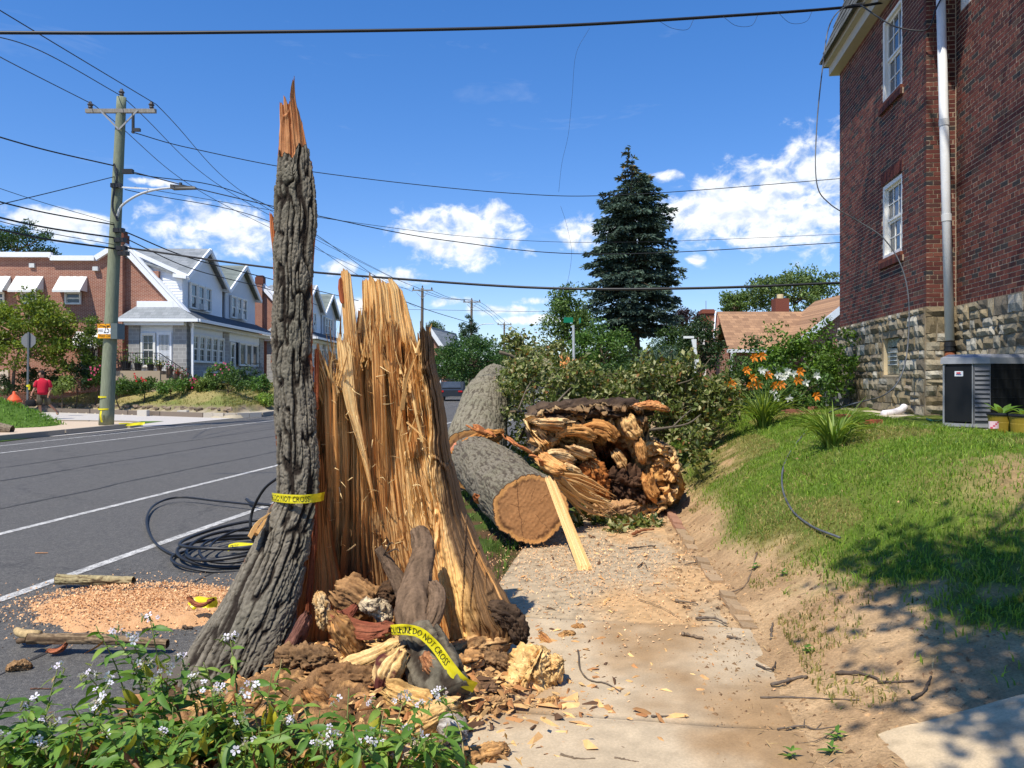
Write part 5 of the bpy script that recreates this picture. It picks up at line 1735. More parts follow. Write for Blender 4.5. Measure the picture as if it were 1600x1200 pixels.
def sawdust():
 rng = np.random.RandomState(14)
 X, Y = np.meshgrid(np.linspace(-4.2, -1.2, 150), np.linspace(4.3, 6.9, 150), indexing='ij')
 cen = gr(215, 945, -.12)
 n = fbm(np.stack([X * 2.2, Y * 2.2, X * 0], -1), 5, 61); n2 = fbm(np.stack([X * 14, Y * 14, X * 0], -1), 3, 62)
 e = ((X - cen[0]) / .86) ** 2 + ((Y - cen[1] + .05) / .56) ** 2
 m = 1 - e + .7 * n + .25 * n2
 Z = -.135 + .06 * sm(-.1, .9, m) + .012 * n2 * sm(0, .3, m) + .012 * sm(-.15, .05, m)
 C = np.broadcast_to(c(214, 166, 120), X.shape + (3,)) * (1 + .16 * n2[..., None])
 o = obj('sawdust_pile', np.stack([X, Y, Z], -1).reshape(-1, 3), grid_faces(*X.shape, flip=True), M['sawdust'], None, C.reshape(-1, 3), True)
 tag(o, 'pinkish heap of sawdust on the asphalt beside the stump', 'sawdust', kind='stuff')
 N = 9000
 r = rng.rand(N)
 P = np.where((r < .6)[:, None], np.stack([cen[0] + rng.normal(size=N) * .52, cen[1] + rng.normal(size=N) * .34, np.full(N, -.113)], -1),
     np.stack([-.2 + rng.normal(size=N) * .6 + .9, 6.7 + rng.normal(size=N) * 1.0, np.full(N, .016)], -1))
 u, v = to_uv(P[:, 0], P[:, 1])
 P[:, 2] = np.where(v > -1.03, .016, np.where(v > -2.41, .0, -.112))
 m2 = 1 - ((P[:, 0] - cen[0]) / 1.0) ** 2 - ((P[:, 1] - cen[1] + .05) / .62) ** 2
 P[:, 2] += np.where(v < -2.41, .066 * sm(-.1, .8, m2), 0)
 V, F, C = leaf_quads(P, .012 + .014 * rng.rand(N), rng, tone(N, rng, c(238, 196, 146), c(206, 154, 106), .14), .8, .6)
 o = obj('sawdust_flakes', V, F, M['matte'], None, C, org=np.zeros(3))
 tag(o, 'pale sawdust flakes scattered over road and sidewalk', 'sawdust', kind='stuff')

M['sawdust'] = vm('sawdust', .95, 160, .30, 1.0, 150, dist=.01, spec=.1)
sawdust()

def stick(label, pts, r, col=c(120, 102, 82), name='stick', cat='stick', ground=True, n=14, side=None, group=None, seed=0):
 """a broken twig lying on the ground through these spots of the photograph"""
 P = np.array([on_ground(x, y) if ground else np.array(pt(x, y, ground)) for x, y in pts])
 r = r * .72
 P[:, 2] += r * .9
 Q = spline(P, n)
 rng = np.random.RandomState(seed + int(pts[0][0]))
 Q[1:-1] += rng.normal(size=(n - 2, 3)) * r * .35 * np.array([1, 1, .3])
 mb = MB(); mb.col = col
 mb.tube(Q, np.linspace(r, r * .55, n) * (1 + .2 * rng.normal(size=n)), 7, jit=.25, seed=seed)
 mb.C = (np.array(mb.C) * (.75 + .5 * rng.rand(len(mb.C), 1))).tolist()
 if side:
  for sp in side:
   S = np.array([on_ground(x, y) for x, y in sp]); S[:, 2] += r * .8
   mb.tube(spline(S, 6), np.linspace(r * .6, r * .2, 6), 5)
 o = mb.build(name, M['bark'], None, True)
 return tag(o, label, cat, group)

def sticks():
 t, P = log_piece('branch_log', 'short grey branch length lying on the white road line', gr(90, 905, -.05), gr(209, 908, -.06), .040, .036, 44, 'log', c(164, 148, 112), c(100, 84, 62), True, .010, 1.4, 40, 60)
 t, P = log_piece('crooked_branch', 'crooked brown branch lying across the sawdust edge', gr(45, 998, -.03), gr(262, 1006, -.06), .034, .028, 45, 'branch', c(140, 118, 92), c(96, 78, 60), True, .006, 1.4, 36, 70, (0, -.02, .02))
 mb = MB(); mb.col = c(186, 160, 116)
 mb.tube(spline([gr(26, 985, -.03), gr(36, 990, -.03), gr(62, 993, -.04)], 8), np.linspace(.022, .035, 8), 8, jit=.3)
 mb.build('broken_stub', M['bark'], t, True)
 mb = MB(); mb.col = c(112, 92, 72)
 mb.tube(spline([gr(28, 1002, -.08), gr(40, 998, -.06), gr(58, 992, -.04)], 6), np.linspace(.018, .03, 6), 7)
 mb.build('broken_stub', M['bark'], t, True)
 G = c(104, 92, 80)
 stick('thin dark curved twig alone in the middle of the sidewalk', [(903, 1020), (907, 1050), (922, 1065), (945, 1070), (970, 1083)], .007, G)
 stick('straight short twig near the front of the sidewalk', [(1017, 1120), (1054, 1121)], .006, G)
 stick('thick stub of stick at the bottom edge of the sidewalk', [(876, 1183), (900, 1189), (930, 1191)], .008, c(116, 100, 82))
 stick('second stick at the bottom edge, beside the thick stub', [(960, 1191), (998, 1198)], .008, c(116, 100, 82))
 stick('long straight twig lying from the soil onto the slab', [(1188, 1094), (1240, 1093), (1290, 1097), (1343, 1100)], .007, G)
 stick('thick broken stick lying on the soil left of the forked one', [(1205, 1073), (1240, 1066), (1262, 1063)], .016, G)
 stick('bent dark stick on the soil above the path slab', [(1306, 1060), (1340, 1060), (1372, 1068), (1376, 1071), (1428, 1068)], .013, c(92, 80, 70))
 stick('branching twig on the soil before the path slab', [(1215, 1144), (1255, 1136), (1275, 1142), (1314, 1140)], .007, G, side=[[(1256, 1136), (1257, 1128)], [(1275, 1142), (1284, 1136)], [(1314, 1140), (1280, 1158), (1245, 1165)]])
 stick('stick lying along the sidewalk joint by the soil', [(1066, 994), (1098, 1000)], .018, c(130, 112, 92))
 stick('forked stick where the joint meets the brick edging', [(1088, 968), (1115, 969), (1136, 980)], .014, G)
 stick('small twig above the forked stick near the edging', [(1055, 940), (1090, 946)], .012, c(120, 104, 86))
 stick('long thin twig on the pebbly slab below the plank', [(998, 938), (1030, 948), (1062, 965)], .006, c(150, 126, 96))
 stick('dark short stick on the sidewalk beyond the plank', [(982, 858), (1024, 855)], .014, c(84, 74, 66))
 stick('reddish bark stick in front of the rotten trunk', [(988, 838), (1005, 832), (1022, 830)], .024, c(138, 86, 56))
 stick('short stick beside the end of the joint, toward the bank', [(1136, 998), (1158, 1000)], .012, G)
 stick('curved root-like twig on the lower bank', [(1183, 866), (1172, 900), (1160, 922), (1120, 932)], .009, c(110, 94, 78))
 stick('small crooked twig on the slab beside the edging', [(1070, 885), (1090, 880), (1106, 878)], .008, G)
 stick('curled dark twig right of the plank tip', [(996, 888), (1006, 880), (1012, 892)], .007, c(80, 70, 62))
 stick('small dark twig low on the bare bank', [(1204, 1004), (1206, 986), (1208, 978)], .012, G)
 stick('forked dark twig on the soil by the slab corner', [(1182, 1040), (1205, 1048), (1212, 1036)], .009, c(84, 74, 64))
 stick('long thin dark twig at the shaded end of the bare bank', [(1425, 1100), (1445, 1082), (1455, 1062)], .012, c(84, 74, 64))
 stick('thin twig in the shade at the left edge of the road line', [(48, 1080), (80, 1081)], .007, c(100, 72, 58))
 stick('dark short stick on the sawdust nearest the bark root', [(285, 986), (302, 984)], .02, c(96, 80, 66))
 stick('dark twig on the sawdust behind the flowers', [(222, 988), (240, 984)], .016, c(84, 72, 60))
 stick('thin stick lying on the road left of the cable coil', [(55, 865), (75, 866)], .01, c(176, 130, 92))

sticks()

# ------------------------------------------------------------------ flowering plants in the foreground
def leaf_mesh(name, col, L=.06, W=.024, curl=.25, fold=.3, seed=0, tipcol=None):
 rng = np.random.RandomState(seed)
 n = 6
 V, C = [], []
 for i in range(n):
  t = i / (n - 1)
  w = W * math.sin(PI * min(1, t * .94 + .06)) ** .8 * (1 - .25 * t)
  y = t * L
  z = -curl * L * t * t
  tw = .15 * rng.normal() * t
  for s in (-1, 0, 1):
   V.append((s * w / 1 * math.cos(fold), y, z + abs(s) * w * math.sin(fold) + s * w * tw))
   cc = np.asarray(col) * (1.12 if s == 0 else 1) * (.9 + .2 * rng.rand())
   if tipcol is not None: cc = cc * (1 - t ** 2) + np.asarray(tipcol) * t ** 2
   C.append(cc)
 F = [(i * 3 + s, i * 3 + s + 1, (i + 1) * 3 + s + 1, (i + 1) * 3 + s) for i in range(n - 1) for s in (0, 1)]
 me = mesh(name, V, F, C, True)
 me.materials.append(M['leaf'])
 return me

def flower_mesh(name, col, s=.013, seed=0):
 rng = np.random.RandomState(seed)
 mb = MB()
 for k in range(5):
  a = k * 2 * PI / 5 + rng.normal() * .12
  d = np.array([math.cos(a), math.sin(a), .25 + .2 * rng.normal()]); e = np.array([-math.sin(a), math.cos(a), 0])
  mb.add([d * .002, d * s * .6 + e * s * .33, d * s + e * s * .22, d * s - e * s * .22, d * s * .6 - e * s * .33], [(0, 1, 2, 3, 4)], np.asarray(col) * (.9 + .2 * rng.rand()))
 mb.tube([(0, 0, -.022), (0, 0, -.008), (0, 0, 0)], [.0022, .0034, .0026], 6, col=c(132, 140, 76))
 me = mesh(name, mb.V, mb.F, mb.C)
 me.materials.append(M['leaf'])
 return me

LEAVES = ([leaf_mesh('leaf', c(84, 122, 44), .062, .012, .3, .35, 1), leaf_mesh('leaf', c(108, 142, 56), .056, .0125, .15, .25, 2), leaf_mesh('leaf', c(134, 160, 68), .05, .011, .4, .3, 3), leaf_mesh('leaf', c(92, 128, 50), .066, .0135, .5, .4, 4),
   leaf_mesh('leaf', c(112, 146, 60), .044, .009, .2, .3, 5)],
   [leaf_mesh('leaf', c(196, 190, 56), .06, .011, .8, .5, 6, c(176, 150, 60)), leaf_mesh('leaf', c(160, 164, 52), .055, .012, .6, .4, 7, c(190, 160, 60))],
   [leaf_mesh('leaf', c(150, 96, 52), .055, .008, 1.2, .8, 8, c(110, 66, 38)), leaf_mesh('leaf', c(126, 80, 46), .05, .007, 1.5, .9, 9)])
FLOWERS = [flower_mesh('flower', c(240, 236, 246), .013, 1), flower_mesh('flower', c(232, 222, 240), .011, 2), flower_mesh('flower', c(206, 178, 170), .009, 3)]

def soapwort(label, base, tips, seed, old=.2, bloom=.7, leafy=1.0, name='white_flower_plant'):
 rng = np.random.RandomState(seed)
 t = thing(name, label, 'flowering plant', base, 'white-flowered plants round the stump')
 base = np.asarray(base, float)
 bp = base[0] / base[1] * 1200 + 800
 low = [(bp + rng.normal() * 45, 1118 + 60 * rng.rand(), base[1] - .05 - .25 * rng.rand()) for k in range(5 if bp < 420 else 2)]
 for ti, (px, py, Y) in enumerate(list(tips) + low):
  tip = pt(px, py, Y)
  b = base + np.append(rng.normal(size=2) * .05, 0)
  L = np.linalg.norm(tip - b)
  P = spline([b, b * .55 + tip * .45 + np.array([0, 0, L * .10]) + rng.normal(size=3) * .03, tip], 16)
  mb = MB(); mb.col = c(128, 140, 72) if rng.rand() < .7 else c(176, 160, 104)
  mb.tube(P, np.linspace(.0042, .0018, 16), 6)
  mb.build('stem', M['leaf'], t, True)
  nodes = max(5, int(L / .040 * leafy))
  for k in range(1, nodes):
   f = k / nodes
   p = P[min(15, int(f * 15))] * (1 - (f * 15) % 1) + P[min(15, int(f * 15) + 1)] * ((f * 15) % 1)
   az = k * PI / 2 + rng.normal() * .5 + seed
   for s in (0, 1):
    if rng.rand() < .10: continue
    pick = rng.rand() + (.30 - f) * .5 * old * 2
    if pick < 1 - old: bank_ = LEAVES[0]
    else: bank_ = LEAVES[1] if rng.rand() < .55 else LEAVES[2]
    if f < .30 and rng.rand() < .45: bank_ = LEAVES[2]
    me = bank_[rng.randint(len(bank_))]
    droop = (.2 - .9 * f) if bank_ is LEAVES[0] else -1.0 - .4 * rng.rand()
    droop = -.25 + .6 * (1 - f) * rng.normal() * .6 + (.35 if bank_ is LEAVES[0] else -.9)
    place('leaf', me, t, p, (droop + .25 * rng.normal(), .4 * rng.normal(), az + s * PI), (2.0 - .9 * f) * (.75 + .55 * rng.rand()))
  if ti < len(tips) and rng.rand() < bloom * .7:
   nf = 4 + rng.randint(6)
   for k in range(nf):
    d = rng.normal(size=3); d[2] = abs(d[2]) * .8
    d = d / np.linalg.norm(d) * (.012 + .034 * rng.rand())
    o = place('flower', FLOWERS[rng.choice(3, p=[.55, .3, .15])], t, tip + d, (rng.normal() * .8 + .5, rng.normal() * .8, rng.rand() * 6), .8 + .5 * rng.rand())
   for k in range(4):
    d = rng.normal(size=3) * .016
    place('leaf', LEAVES[0][4], t, tip - np.array([0, 0, .03]) + d, (.7 + .3 * rng.normal(), 0, rng.rand() * 6), .55)
 return t

def foreground_plants():
 S = [
  ('leggy white-flowered plant leaning over the asphalt at the left edge', (10, 3.02), [(15, 1085, 2.85), (45, 1120, 2.8), (5, 1150, 2.8), (60, 1165, 2.75)], .12, .8),
  ('white-flowered plant with a low cluster over the asphalt', (70, 2.98), [(90, 1045, 3.2), (38, 1098, 2.95), (110, 1100, 2.95), (75, 1130, 2.85)], .12, .8),
  ('tall plant with the biggest white flower head before the sawdust', (190, 3.1), [(150, 978, 3.15), (178, 990, 3.1), (205, 1000, 3.1), (140, 1058, 3.05), (165, 1070, 3.0)], .10, 1.),
  ('tall plant with one small pale flower head against the sawdust', (250, 3.1), [(235, 968, 3.15), (222, 1040, 3.1), (262, 1050, 3.05), (240, 1070, 3.0)], .12, .6),
  ('dark green leafy plant at the foot of the bark root', (320, 3.2), [(285, 1030, 3.25), (318, 1035, 3.2), (300, 1060, 3.15), (345, 1062, 3.2), (270, 1068, 3.1)], .10, .35),
  ('plant with pinkish seed heads in front of the bark root', (370, 3.15), [(360, 1000, 3.3), (345, 1085, 3.0), (335, 1105, 2.95), (380, 1090, 3.0), (330, 1078, 3.0)], .35, .9),
  ('yellowing plant with drooping leaves left of the soil clods', (425, 3.1), [(425, 1050, 3.2), (440, 1030, 3.3), (400, 1075, 3.1), (455, 1085, 3.1), (395, 1105, 3.0)], .45, .7),
  ('low plant with dried brown leaves at the bottom middle', (480, 3.0), [(470, 1090, 3.1), (500, 1110, 3.0), (450, 1130, 2.9), (520, 1105, 3.1)], .5, .5),
  ('low plant with yellow-green leaves under the split block', (560, 3.05), [(545, 1075, 3.2), (580, 1100, 3.15), (540, 1120, 3.0), (600, 1110, 3.1)], .25, .6),
  ('low white-flowered plant in front of the pale fibrous lump', (625, 3.0), [(630, 1095, 3.15), (660, 1100, 3.15), (605, 1120, 3.0), (640, 1140, 2.95), (590, 1145, 2.95)], .12, .9),
  ('white-flowered plant nearest the sidewalk edge', (680, 2.98), [(690, 1090, 3.2), (700, 1130, 3.0), (665, 1150, 2.9), (720, 1150, 2.95), (650, 1160, 2.9)], .12, .9),
  ('plant with dry brown stems at the bottom left', (120, 2.85), [(120, 1110, 2.8), (160, 1100, 2.85), (95, 1150, 2.7), (140, 1165, 2.65), (175, 1150, 2.7)], .3, .4),
  ('plant with long bare pale stems low in the middle of the clump', (260, 2.9), [(230, 1110, 2.85), (270, 1105, 2.9), (300, 1120, 2.85), (250, 1150, 2.7), (210, 1130, 2.8)], .55, .2),
  ('dense green plant at the bottom left of the soil', (200, 2.75), [(185, 1120, 2.75), (215, 1160, 2.65), (160, 1165, 2.6), (240, 1170, 2.6)], .2, .3),
  ('dense low plant with small pink-white flowers at the bottom edge', (390, 2.85), [(370, 1125, 2.85), (405, 1135, 2.85), (350, 1150, 2.75), (430, 1150, 2.8), (385, 1165, 2.7)], .3, .7),
  ('pale green plant at the bottom edge in front of the brown leaves', (540, 2.75), [(520, 1150, 2.75), (550, 1160, 2.7), (500, 1165, 2.7), (580, 1165, 2.7)], .25, .6),
 ]
 for i, (lab, (bx, bY), tips, old, bloom) in enumerate(S):
  b = np.array([(bx - 800) / 1200 * bY, bY, .02])
  soapwort(lab, b, tips, 30 + i, old, bloom, 1.0)

foreground_plants()

def fallen_leaves():
 """dead brown leaves and stems lying under the plants"""
 rng = np.random.RandomState(5)
 N = 900
 P = np.stack([-1.15 + rng.normal(size=N) * .5, 3.0 + rng.normal(size=N) * .35, np.full(N, .05) + .05 * rng.rand(N)], -1)
 V, F, C = leaf_quads(P, .03 + .04 * rng.rand(N), rng, tone(N, rng, c(150, 100, 58), c(196, 164, 108), .2), .6, .35)
 o = obj('dead_leaves', V, F, M['leaf'], None, C, org=np.zeros(3))
 tag(o, 'dry brown leaf litter under the foreground plants', 'leaf litter', kind='stuff')
 small = []
 for i, (px, py, lab) in enumerate(((1308, 1160, 'small weed sprouting beside the path slab corner'), (1300, 1185, 'flat weed rosette at the bottom edge by the path'), (1180, 890, 'weed tuft at the foot of the grassy bank'), (1225, 900, 'low weed on the bare slope under the lawn'), (1262, 1022, 'tiny weed in the bare soil'), (1236, 1192, 'pale weed sprig at the very bottom of the soil'), (1530, 950, 'small leafy weed in the shaded lawn'))):
  p = on_ground(px, py)
  t = thing('weed', lab, 'weed', p)
  for k in range(9):
   place('leaf', LEAVES[0][k % 5], t, p + np.array([0, 0, .01 + .012 * (k % 3)]), (.15 + .5 * rng.rand(), .2 * rng.normal(), k * 2.4), .5 + .5 * rng.rand())

fallen_leaves()

# ================================================================== the brick house on the right
HOUSE_Z = .98
M['mortar'] = pm('mortar', c(196, 176, 150), c(166, 146, 122), 30, .95, .4, 90)
M['stone_mortar'] = pm('stone_mortar', c(150, 136, 112), c(120, 106, 86), 14, .95, .5, 60)
M['roof_slate'] = pm('roof_slate', c(78, 80, 80), c(104, 104, 100), 14, .85, .3, 60)
M['trim'] = vm('white_trim', .5, 8, .06, .05, 30)

class Wall:
 """a wall plane: origin o at s = 0, direction d, outward normal n"""
 def __init__(s, o, d, n):
  s.o, s.d, s.n = np.asarray(o, float), np.asarray(d, float), np.asarray(n, float)
  s.a = math.atan2(d[1], d[0])
  s.R = np.stack([s.d, s.n, np.array([0, 0, 1.])], 1)

 def p(s, t, z, out=0.0):
  return s.o + s.d * t + s.n * out + np.array([0, 0, z])

 def box(s, mb, s0, s1, z0, z1, o0, o1, col=None):
  return mb.box(s.p((s0 + s1) / 2, (z0 + z1) / 2, (o0 + o1) / 2), (abs(s1 - s0), abs(o1 - o0), abs(z1 - z0)), s.R, col)

F3, R3 = np.append(RF, 0), np.append(RR, 0)
WA = Wall(uv(12.43, 4.39), F3, -R3)          # projecting bay, facing the street
WB = Wall(uv(12.43, 4.383), R3, -F3)         # its near side
WC = Wall(uv(12.43, 4.80), -F3, -R3)         # main wall, coming toward us
brick_house = thing('brick_house', 'tall red brick house on a rough stone base beside the lawn', 'house', uv(14, 5, HOUSE_Z))
BR = [c(146, 70, 52), c(128, 58, 46), c(160, 84, 60), c(118, 52, 44), c(138, 72, 58), c(150, 66, 48), c(112, 62, 52), c(84, 72, 68), c(74, 66, 66), c(124, 88, 70), c(134, 62, 46), c(102, 56, 50)]
BR = [(k * .78 + k.mean() * .22) * np.array([.56, .58, .58]) for k in BR]
BW = [12, 12, 8, 10, 9, 9, 6, 4, 4, 4, 9, 7]

def brick_unit(col):
 mb = MB(); mb.box((0, 0, 0), (.203, .1, .0555), None, col)
 me = mesh('brick', mb.V, mb.F, mb.C); me.materials.append(M['brick'])
 return me

BRICKS = [brick_unit(k) for k in BR]

def lay_bricks(w, length, z0, z1, holes, seed, lo=0.0):
 """running bond; returns (centre s, z, length, colour index, push)"""
 rng = np.random.RandomState(seed)
 out = []
 ch = .0677; row = 0; z = z0
 p = np.array(BW) / sum(BW)
 while z + .05 < z1:
  zc = z + .0285
  s = lo - (.107 if row % 2 else 0) - (.05 if row % 6 == 0 else 0)
  while s < length:
   L = .203 if not (row % 6 == 0) else .096
   a, b = max(s, lo), min(s + L, length)
   segs = [(a, b)]
   for (h0, h1, hz0, hz1) in holes:
    if hz0 < zc < hz1:
     nxt = []
     for (x, y) in segs:
      if y <= h0 or x >= h1: nxt.append((x, y))
      else:
       if x < h0: nxt.append((x, h0))
       if y > h1: nxt.append((h1, y))
     segs = nxt
   for (x, y) in segs:
    if y - x > .03:
     out.append(((x + y) / 2, zc, y - x, rng.choice(12, p=p), np.clip(rng.normal() * .001, -.0018, .0018)))
   s += L + .0125
  z += ch; row += 1
 return out

def wall_plane(name, w, length, z0, z1, holes, mat, out, parent, lo=0.0, depth=.25):
 """solid backing with real openings, built of strips"""
 mb = MB()
 zs = sorted({z0, z1, *[h[2] for h in holes], *[h[3] for h in holes]})
 for a, b in zip(zs[:-1], zs[1:]):
  cuts = sorted([(h[0], h[1]) for h in holes if h[2] <= a + 1e-6 and h[3] >= b - 1e-6])
  s = lo
  for (x, y) in cuts:
   if x > s: w.box(mb, s, x, a, b, out - depth, out)
   s = y
  if s < length: w.box(mb, s, length, a, b, out - depth, out)
 return mb.build(name, mat, parent, color=False)

WIN_LOW = (1.05, 2.08, 3.68, 5.00)
WIN_UP = (1.05, 2.08, 6.42, 7.92)
WIN_C = (.16, 1.20, 7.02, 8.3)
BASE_WIN = (1.10, 1.95, 1.62, 2.28)
STONE_TOP = 2.68

def brick_walls():
 WA_H = [WIN_LOW, WIN_UP]
 lay = []
 for nm, w, L, holes, lo, sd_ in (('bay_wall', WA, 4.9, WA_H, 0, 1), ('bay_side_wall', WB, .42, [], 0, 2), ('main_wall', WC, 5.2, [WIN_C], .02, 3)):
  o = wall_plane(nm, w, L, STONE_TOP - .05, 8.32, holes, M['mortar'], 0, brick_house, .05 if w is WB else lo)
  for b in lay_bricks(w, L, STONE_TOP, 8.3, holes, sd_, lo):
   P = w.p(b[0], b[1], -.0465 + b[4])
   lay.append((np.linalg.norm(P - CAMP), nm, w, b, o))
 # flat arches over the windows: upright bricks
 for (s0, s1, z0, z1) in (WIN_LOW,):
  pass
 lay.sort(key=lambda q: q[0])
 vis = [q for q in lay if (lambda P: -20 < 590 - 1200 * (P[2] - 1.6) / P[1] < 700 and 800 + 1200 * P[0] / P[1] < 1612)(q[2].p(q[3][0], q[3][1]))]
 near = {id(q) for q in vis[:300]}
 rest = {}
 for q in lay:
  d, nm, w, (s, z, L, ci, push), o = q
  if id(q) in near:
   place('brick', BRICKS[ci], o, w.p(s, z, -.0465 + push), (0, 0, w.a), (L / .203, 1, 1))
  else:
   mb = rest.setdefault(nm, (MB(), o))[0]
   mb.box(w.p(s, z, -.0465 + push), (L, .1, .0555), w.R, BR[ci])
 for nm, (mb, o) in rest.items():
  b = mb.build('bricks', M['brick'], o); b['kind'] = 'stuff'

brick_walls()

def stone_base():
 rng = np.random.RandomState(22)
 PAL = [c(154, 146, 130), c(142, 132, 112), c(132, 118, 96), c(146, 132, 108), c(176, 170, 158), c(128, 118, 104), c(138, 124, 100), c(150, 140, 122)]

 def stone(o, w, s0, s1, z0, z1, out):
  na, nb = max(4, int((s1 - s0) / .06)), max(3, int((z1 - z0) / .06))
  S, Z = np.meshgrid(np.linspace(s0, s1, na), np.linspace(z0, z1, nb), indexing='ij')
  q = np.stack([S * 9, Z * 9, S * 0 + rng.rand() * 50], -1)
  e = np.minimum(np.minimum(S - s0, s1 - S), np.minimum(Z - z0, z1 - Z))
  n = fbm(q, 3, 5)
  O = out + (.012 + .03 * rng.rand()) * sm(0, .05, e) + .030 * n
  jx = fbm(q * .6 + 9, 2, 7) * .015; jz = fbm(q * .6 + 30, 2, 8) * .015
  V = (w.o + w.d * (S + jx)[..., None] + w.n * O[..., None]); V[..., 2] += Z + jz
  V = V.reshape(-1, 3)
  F = grid_faces(na, nb).tolist()
  ring = [i * nb for i in range(na)] + [(na - 1) * nb + j for j in range(1, nb)] + [i * nb + nb - 1 for i in range(na - 2, -1, -1)] + [j for j in range(nb - 2, 0, -1)]
  low = V[ring] - w.n * .09; k = len(V)
  F += [(ring[i], k + i, k + (i + 1) % len(ring), ring[(i + 1) % len(ring)]) for i in range(len(ring))]
  col = PAL[rng.randint(8)] * (.75 + .4 * rng.rand()) * np.array([1.0, .99, .93])
  C = col * (1 + .28 * n.reshape(-1, 1))
  if np.dot(np.cross(w.d, [0, 0, 1]), w.n) > 0: F = [f[::-1] for f in F]
  obj('stone', np.vstack([V, low]), F, M['stone'], o, np.clip(np.vstack([C, C[ring]]), 0, 1), False)

 for nm, w, L, lo, holes in (('stone_base_wall', WA, 4.94, -.03, [BASE_WIN]), ('stone_base_side', WB, .40, -.03, []), ('stone_base_main', WC, 4.2, .0, [])):
  out = .05 if w is not WB else .053
  o = wall_plane(nm, w, L, .6, STONE_TOP - .012, holes, M['stone_mortar'], out - .012, brick_house, lo, .3)
  z = .92
  while z < STONE_TOP - .04:
   h = min(rng.choice([.10, .13, .17, .21, .25]), STONE_TOP - .015 - z)
   if STONE_TOP - .015 - (z + h) < .08: h = STONE_TOP - .015 - z
   s = lo + .005
   while s < L - .03:
    wd = rng.choice([.16, .2, .26, .32, .4, .48]) * (.8 if h < .14 else 1)
    wd = min(wd, L - s)
    if L - (s + wd) < .1: wd = L - s
    hit = [H for H in holes if H[0] < s + wd and H[1] > s and H[2] < z + h and H[3] > z]
    a, b = s + .008, s + wd - .008
    zz0, zz1 = z + .007, z + h - .007
    if hit:
     H = hit[0]
     segs = [(a, min(b, H[0])), (max(a, H[1]), b)]
    else:
     segs = [(a, b)]
    for (x, y) in segs:
     if y - x > .05:
      if h > .2 and y - x > .2 and rng.rand() < .3:
       stone(o, w, x, y, zz0, z + h / 2 - .006, out); stone(o, w, x, y, z + h / 2 + .006, zz1, out)
      else:
       stone(o, w, x, y, zz0, zz1, out)
    s += wd
   z += h

stone_base()

def sash_window(parent, w, s0, s1, z0, z1, cols, rows, depth, label=None, sill=None, frame_w=.07, col=c(232, 230, 222), gl=None, split=True, bar=.018, header=None, name='window', curtain=None):
 """double-hung window set back in its opening; each pane is a piece of glass of its own"""
 mb = MB(); mb.col = col
 o0, o1 = -depth, -depth + .06
 w.box(mb, s0, s0 + frame_w, z0, z1, o0, o1 + .05); w.box(mb, s1 - frame_w, s1, z0, z1, o0, o1 + .05)
 w.box(mb, s0 + frame_w, s1 - frame_w, z1 - frame_w, z1, o0, o1 + .05); w.box(mb, s0 + frame_w, s1 - frame_w, z0, z0 + frame_w * .8, o0, o1 + .05)
 a, b, lo, hi = s0 + frame_w, s1 - frame_w, z0 + frame_w * .8, z1 - frame_w
 mid = (lo + hi) / 2
 parts = [(lo, mid, -depth + .0), (mid, hi, -depth + .025)] if split else [(lo, hi, -depth + .01)]
 sr = min(.04, (b - a) * .12)
 panes = []
 for (p, q, off) in parts:
  w.box(mb, a, b, p, p + sr, off, off + .035); w.box(mb, a, b, q - sr, q, off, off + .035)
  w.box(mb, a, a + sr, p + sr, q - sr, off, off + .035); w.box(mb, b - sr, b, p + sr, q - sr, off, off + .035)
  ga, gb, gp, gq = a + sr, b - sr, p + sr, q - sr
  for i in range(1, cols):
   x = ga + (gb - ga) * i / cols; w.box(mb, x - bar / 2, x + bar / 2, gp, gq, off + .004, off + .03)
  for j in range(1, rows):
   y = gp + (gq - gp) * j / rows; w.box(mb, ga, gb, y - bar / 2, y + bar / 2, off + .005, off + .029)
  for i in range(cols):
   for j in range(rows):
    panes.append((ga + (gb - ga) * i / cols, ga + (gb - ga) * (i + 1) / cols, gp + (gq - gp) * j / rows, gp + (gq - gp) * (j + 1) / rows, off))
 win = mb.build(name, M['trim'], parent)
 WL[win.name] = WL[parent.name]
 if label: win['label'] = label
 for (x0, x1, y0, y1, off) in panes:
  m2 = MB(); w.box(m2, x0, x1, y0, y1, off + .012, off + .016)
  m2.build('pane', gl or M['glass'], win, color=False)
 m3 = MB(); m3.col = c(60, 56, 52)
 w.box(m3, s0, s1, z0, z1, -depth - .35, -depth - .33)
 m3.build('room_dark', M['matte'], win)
 if curtain is not None:
  m4 = MB(); m4.col = curtain
  w.box(m4, a + .02, b - .02, mid if split else lo, hi, -depth - .06, -depth - .04)
  m4.build('blind', M['matte'], win)
 if sill is not None:
  m5 = MB(); m5.col = sill
  w.box(m5, s0 - .05, s1 + .05, z0 - .06, z0 - .002, -depth, .05)
  m5.build('sill', M['brick'], win)
 return win

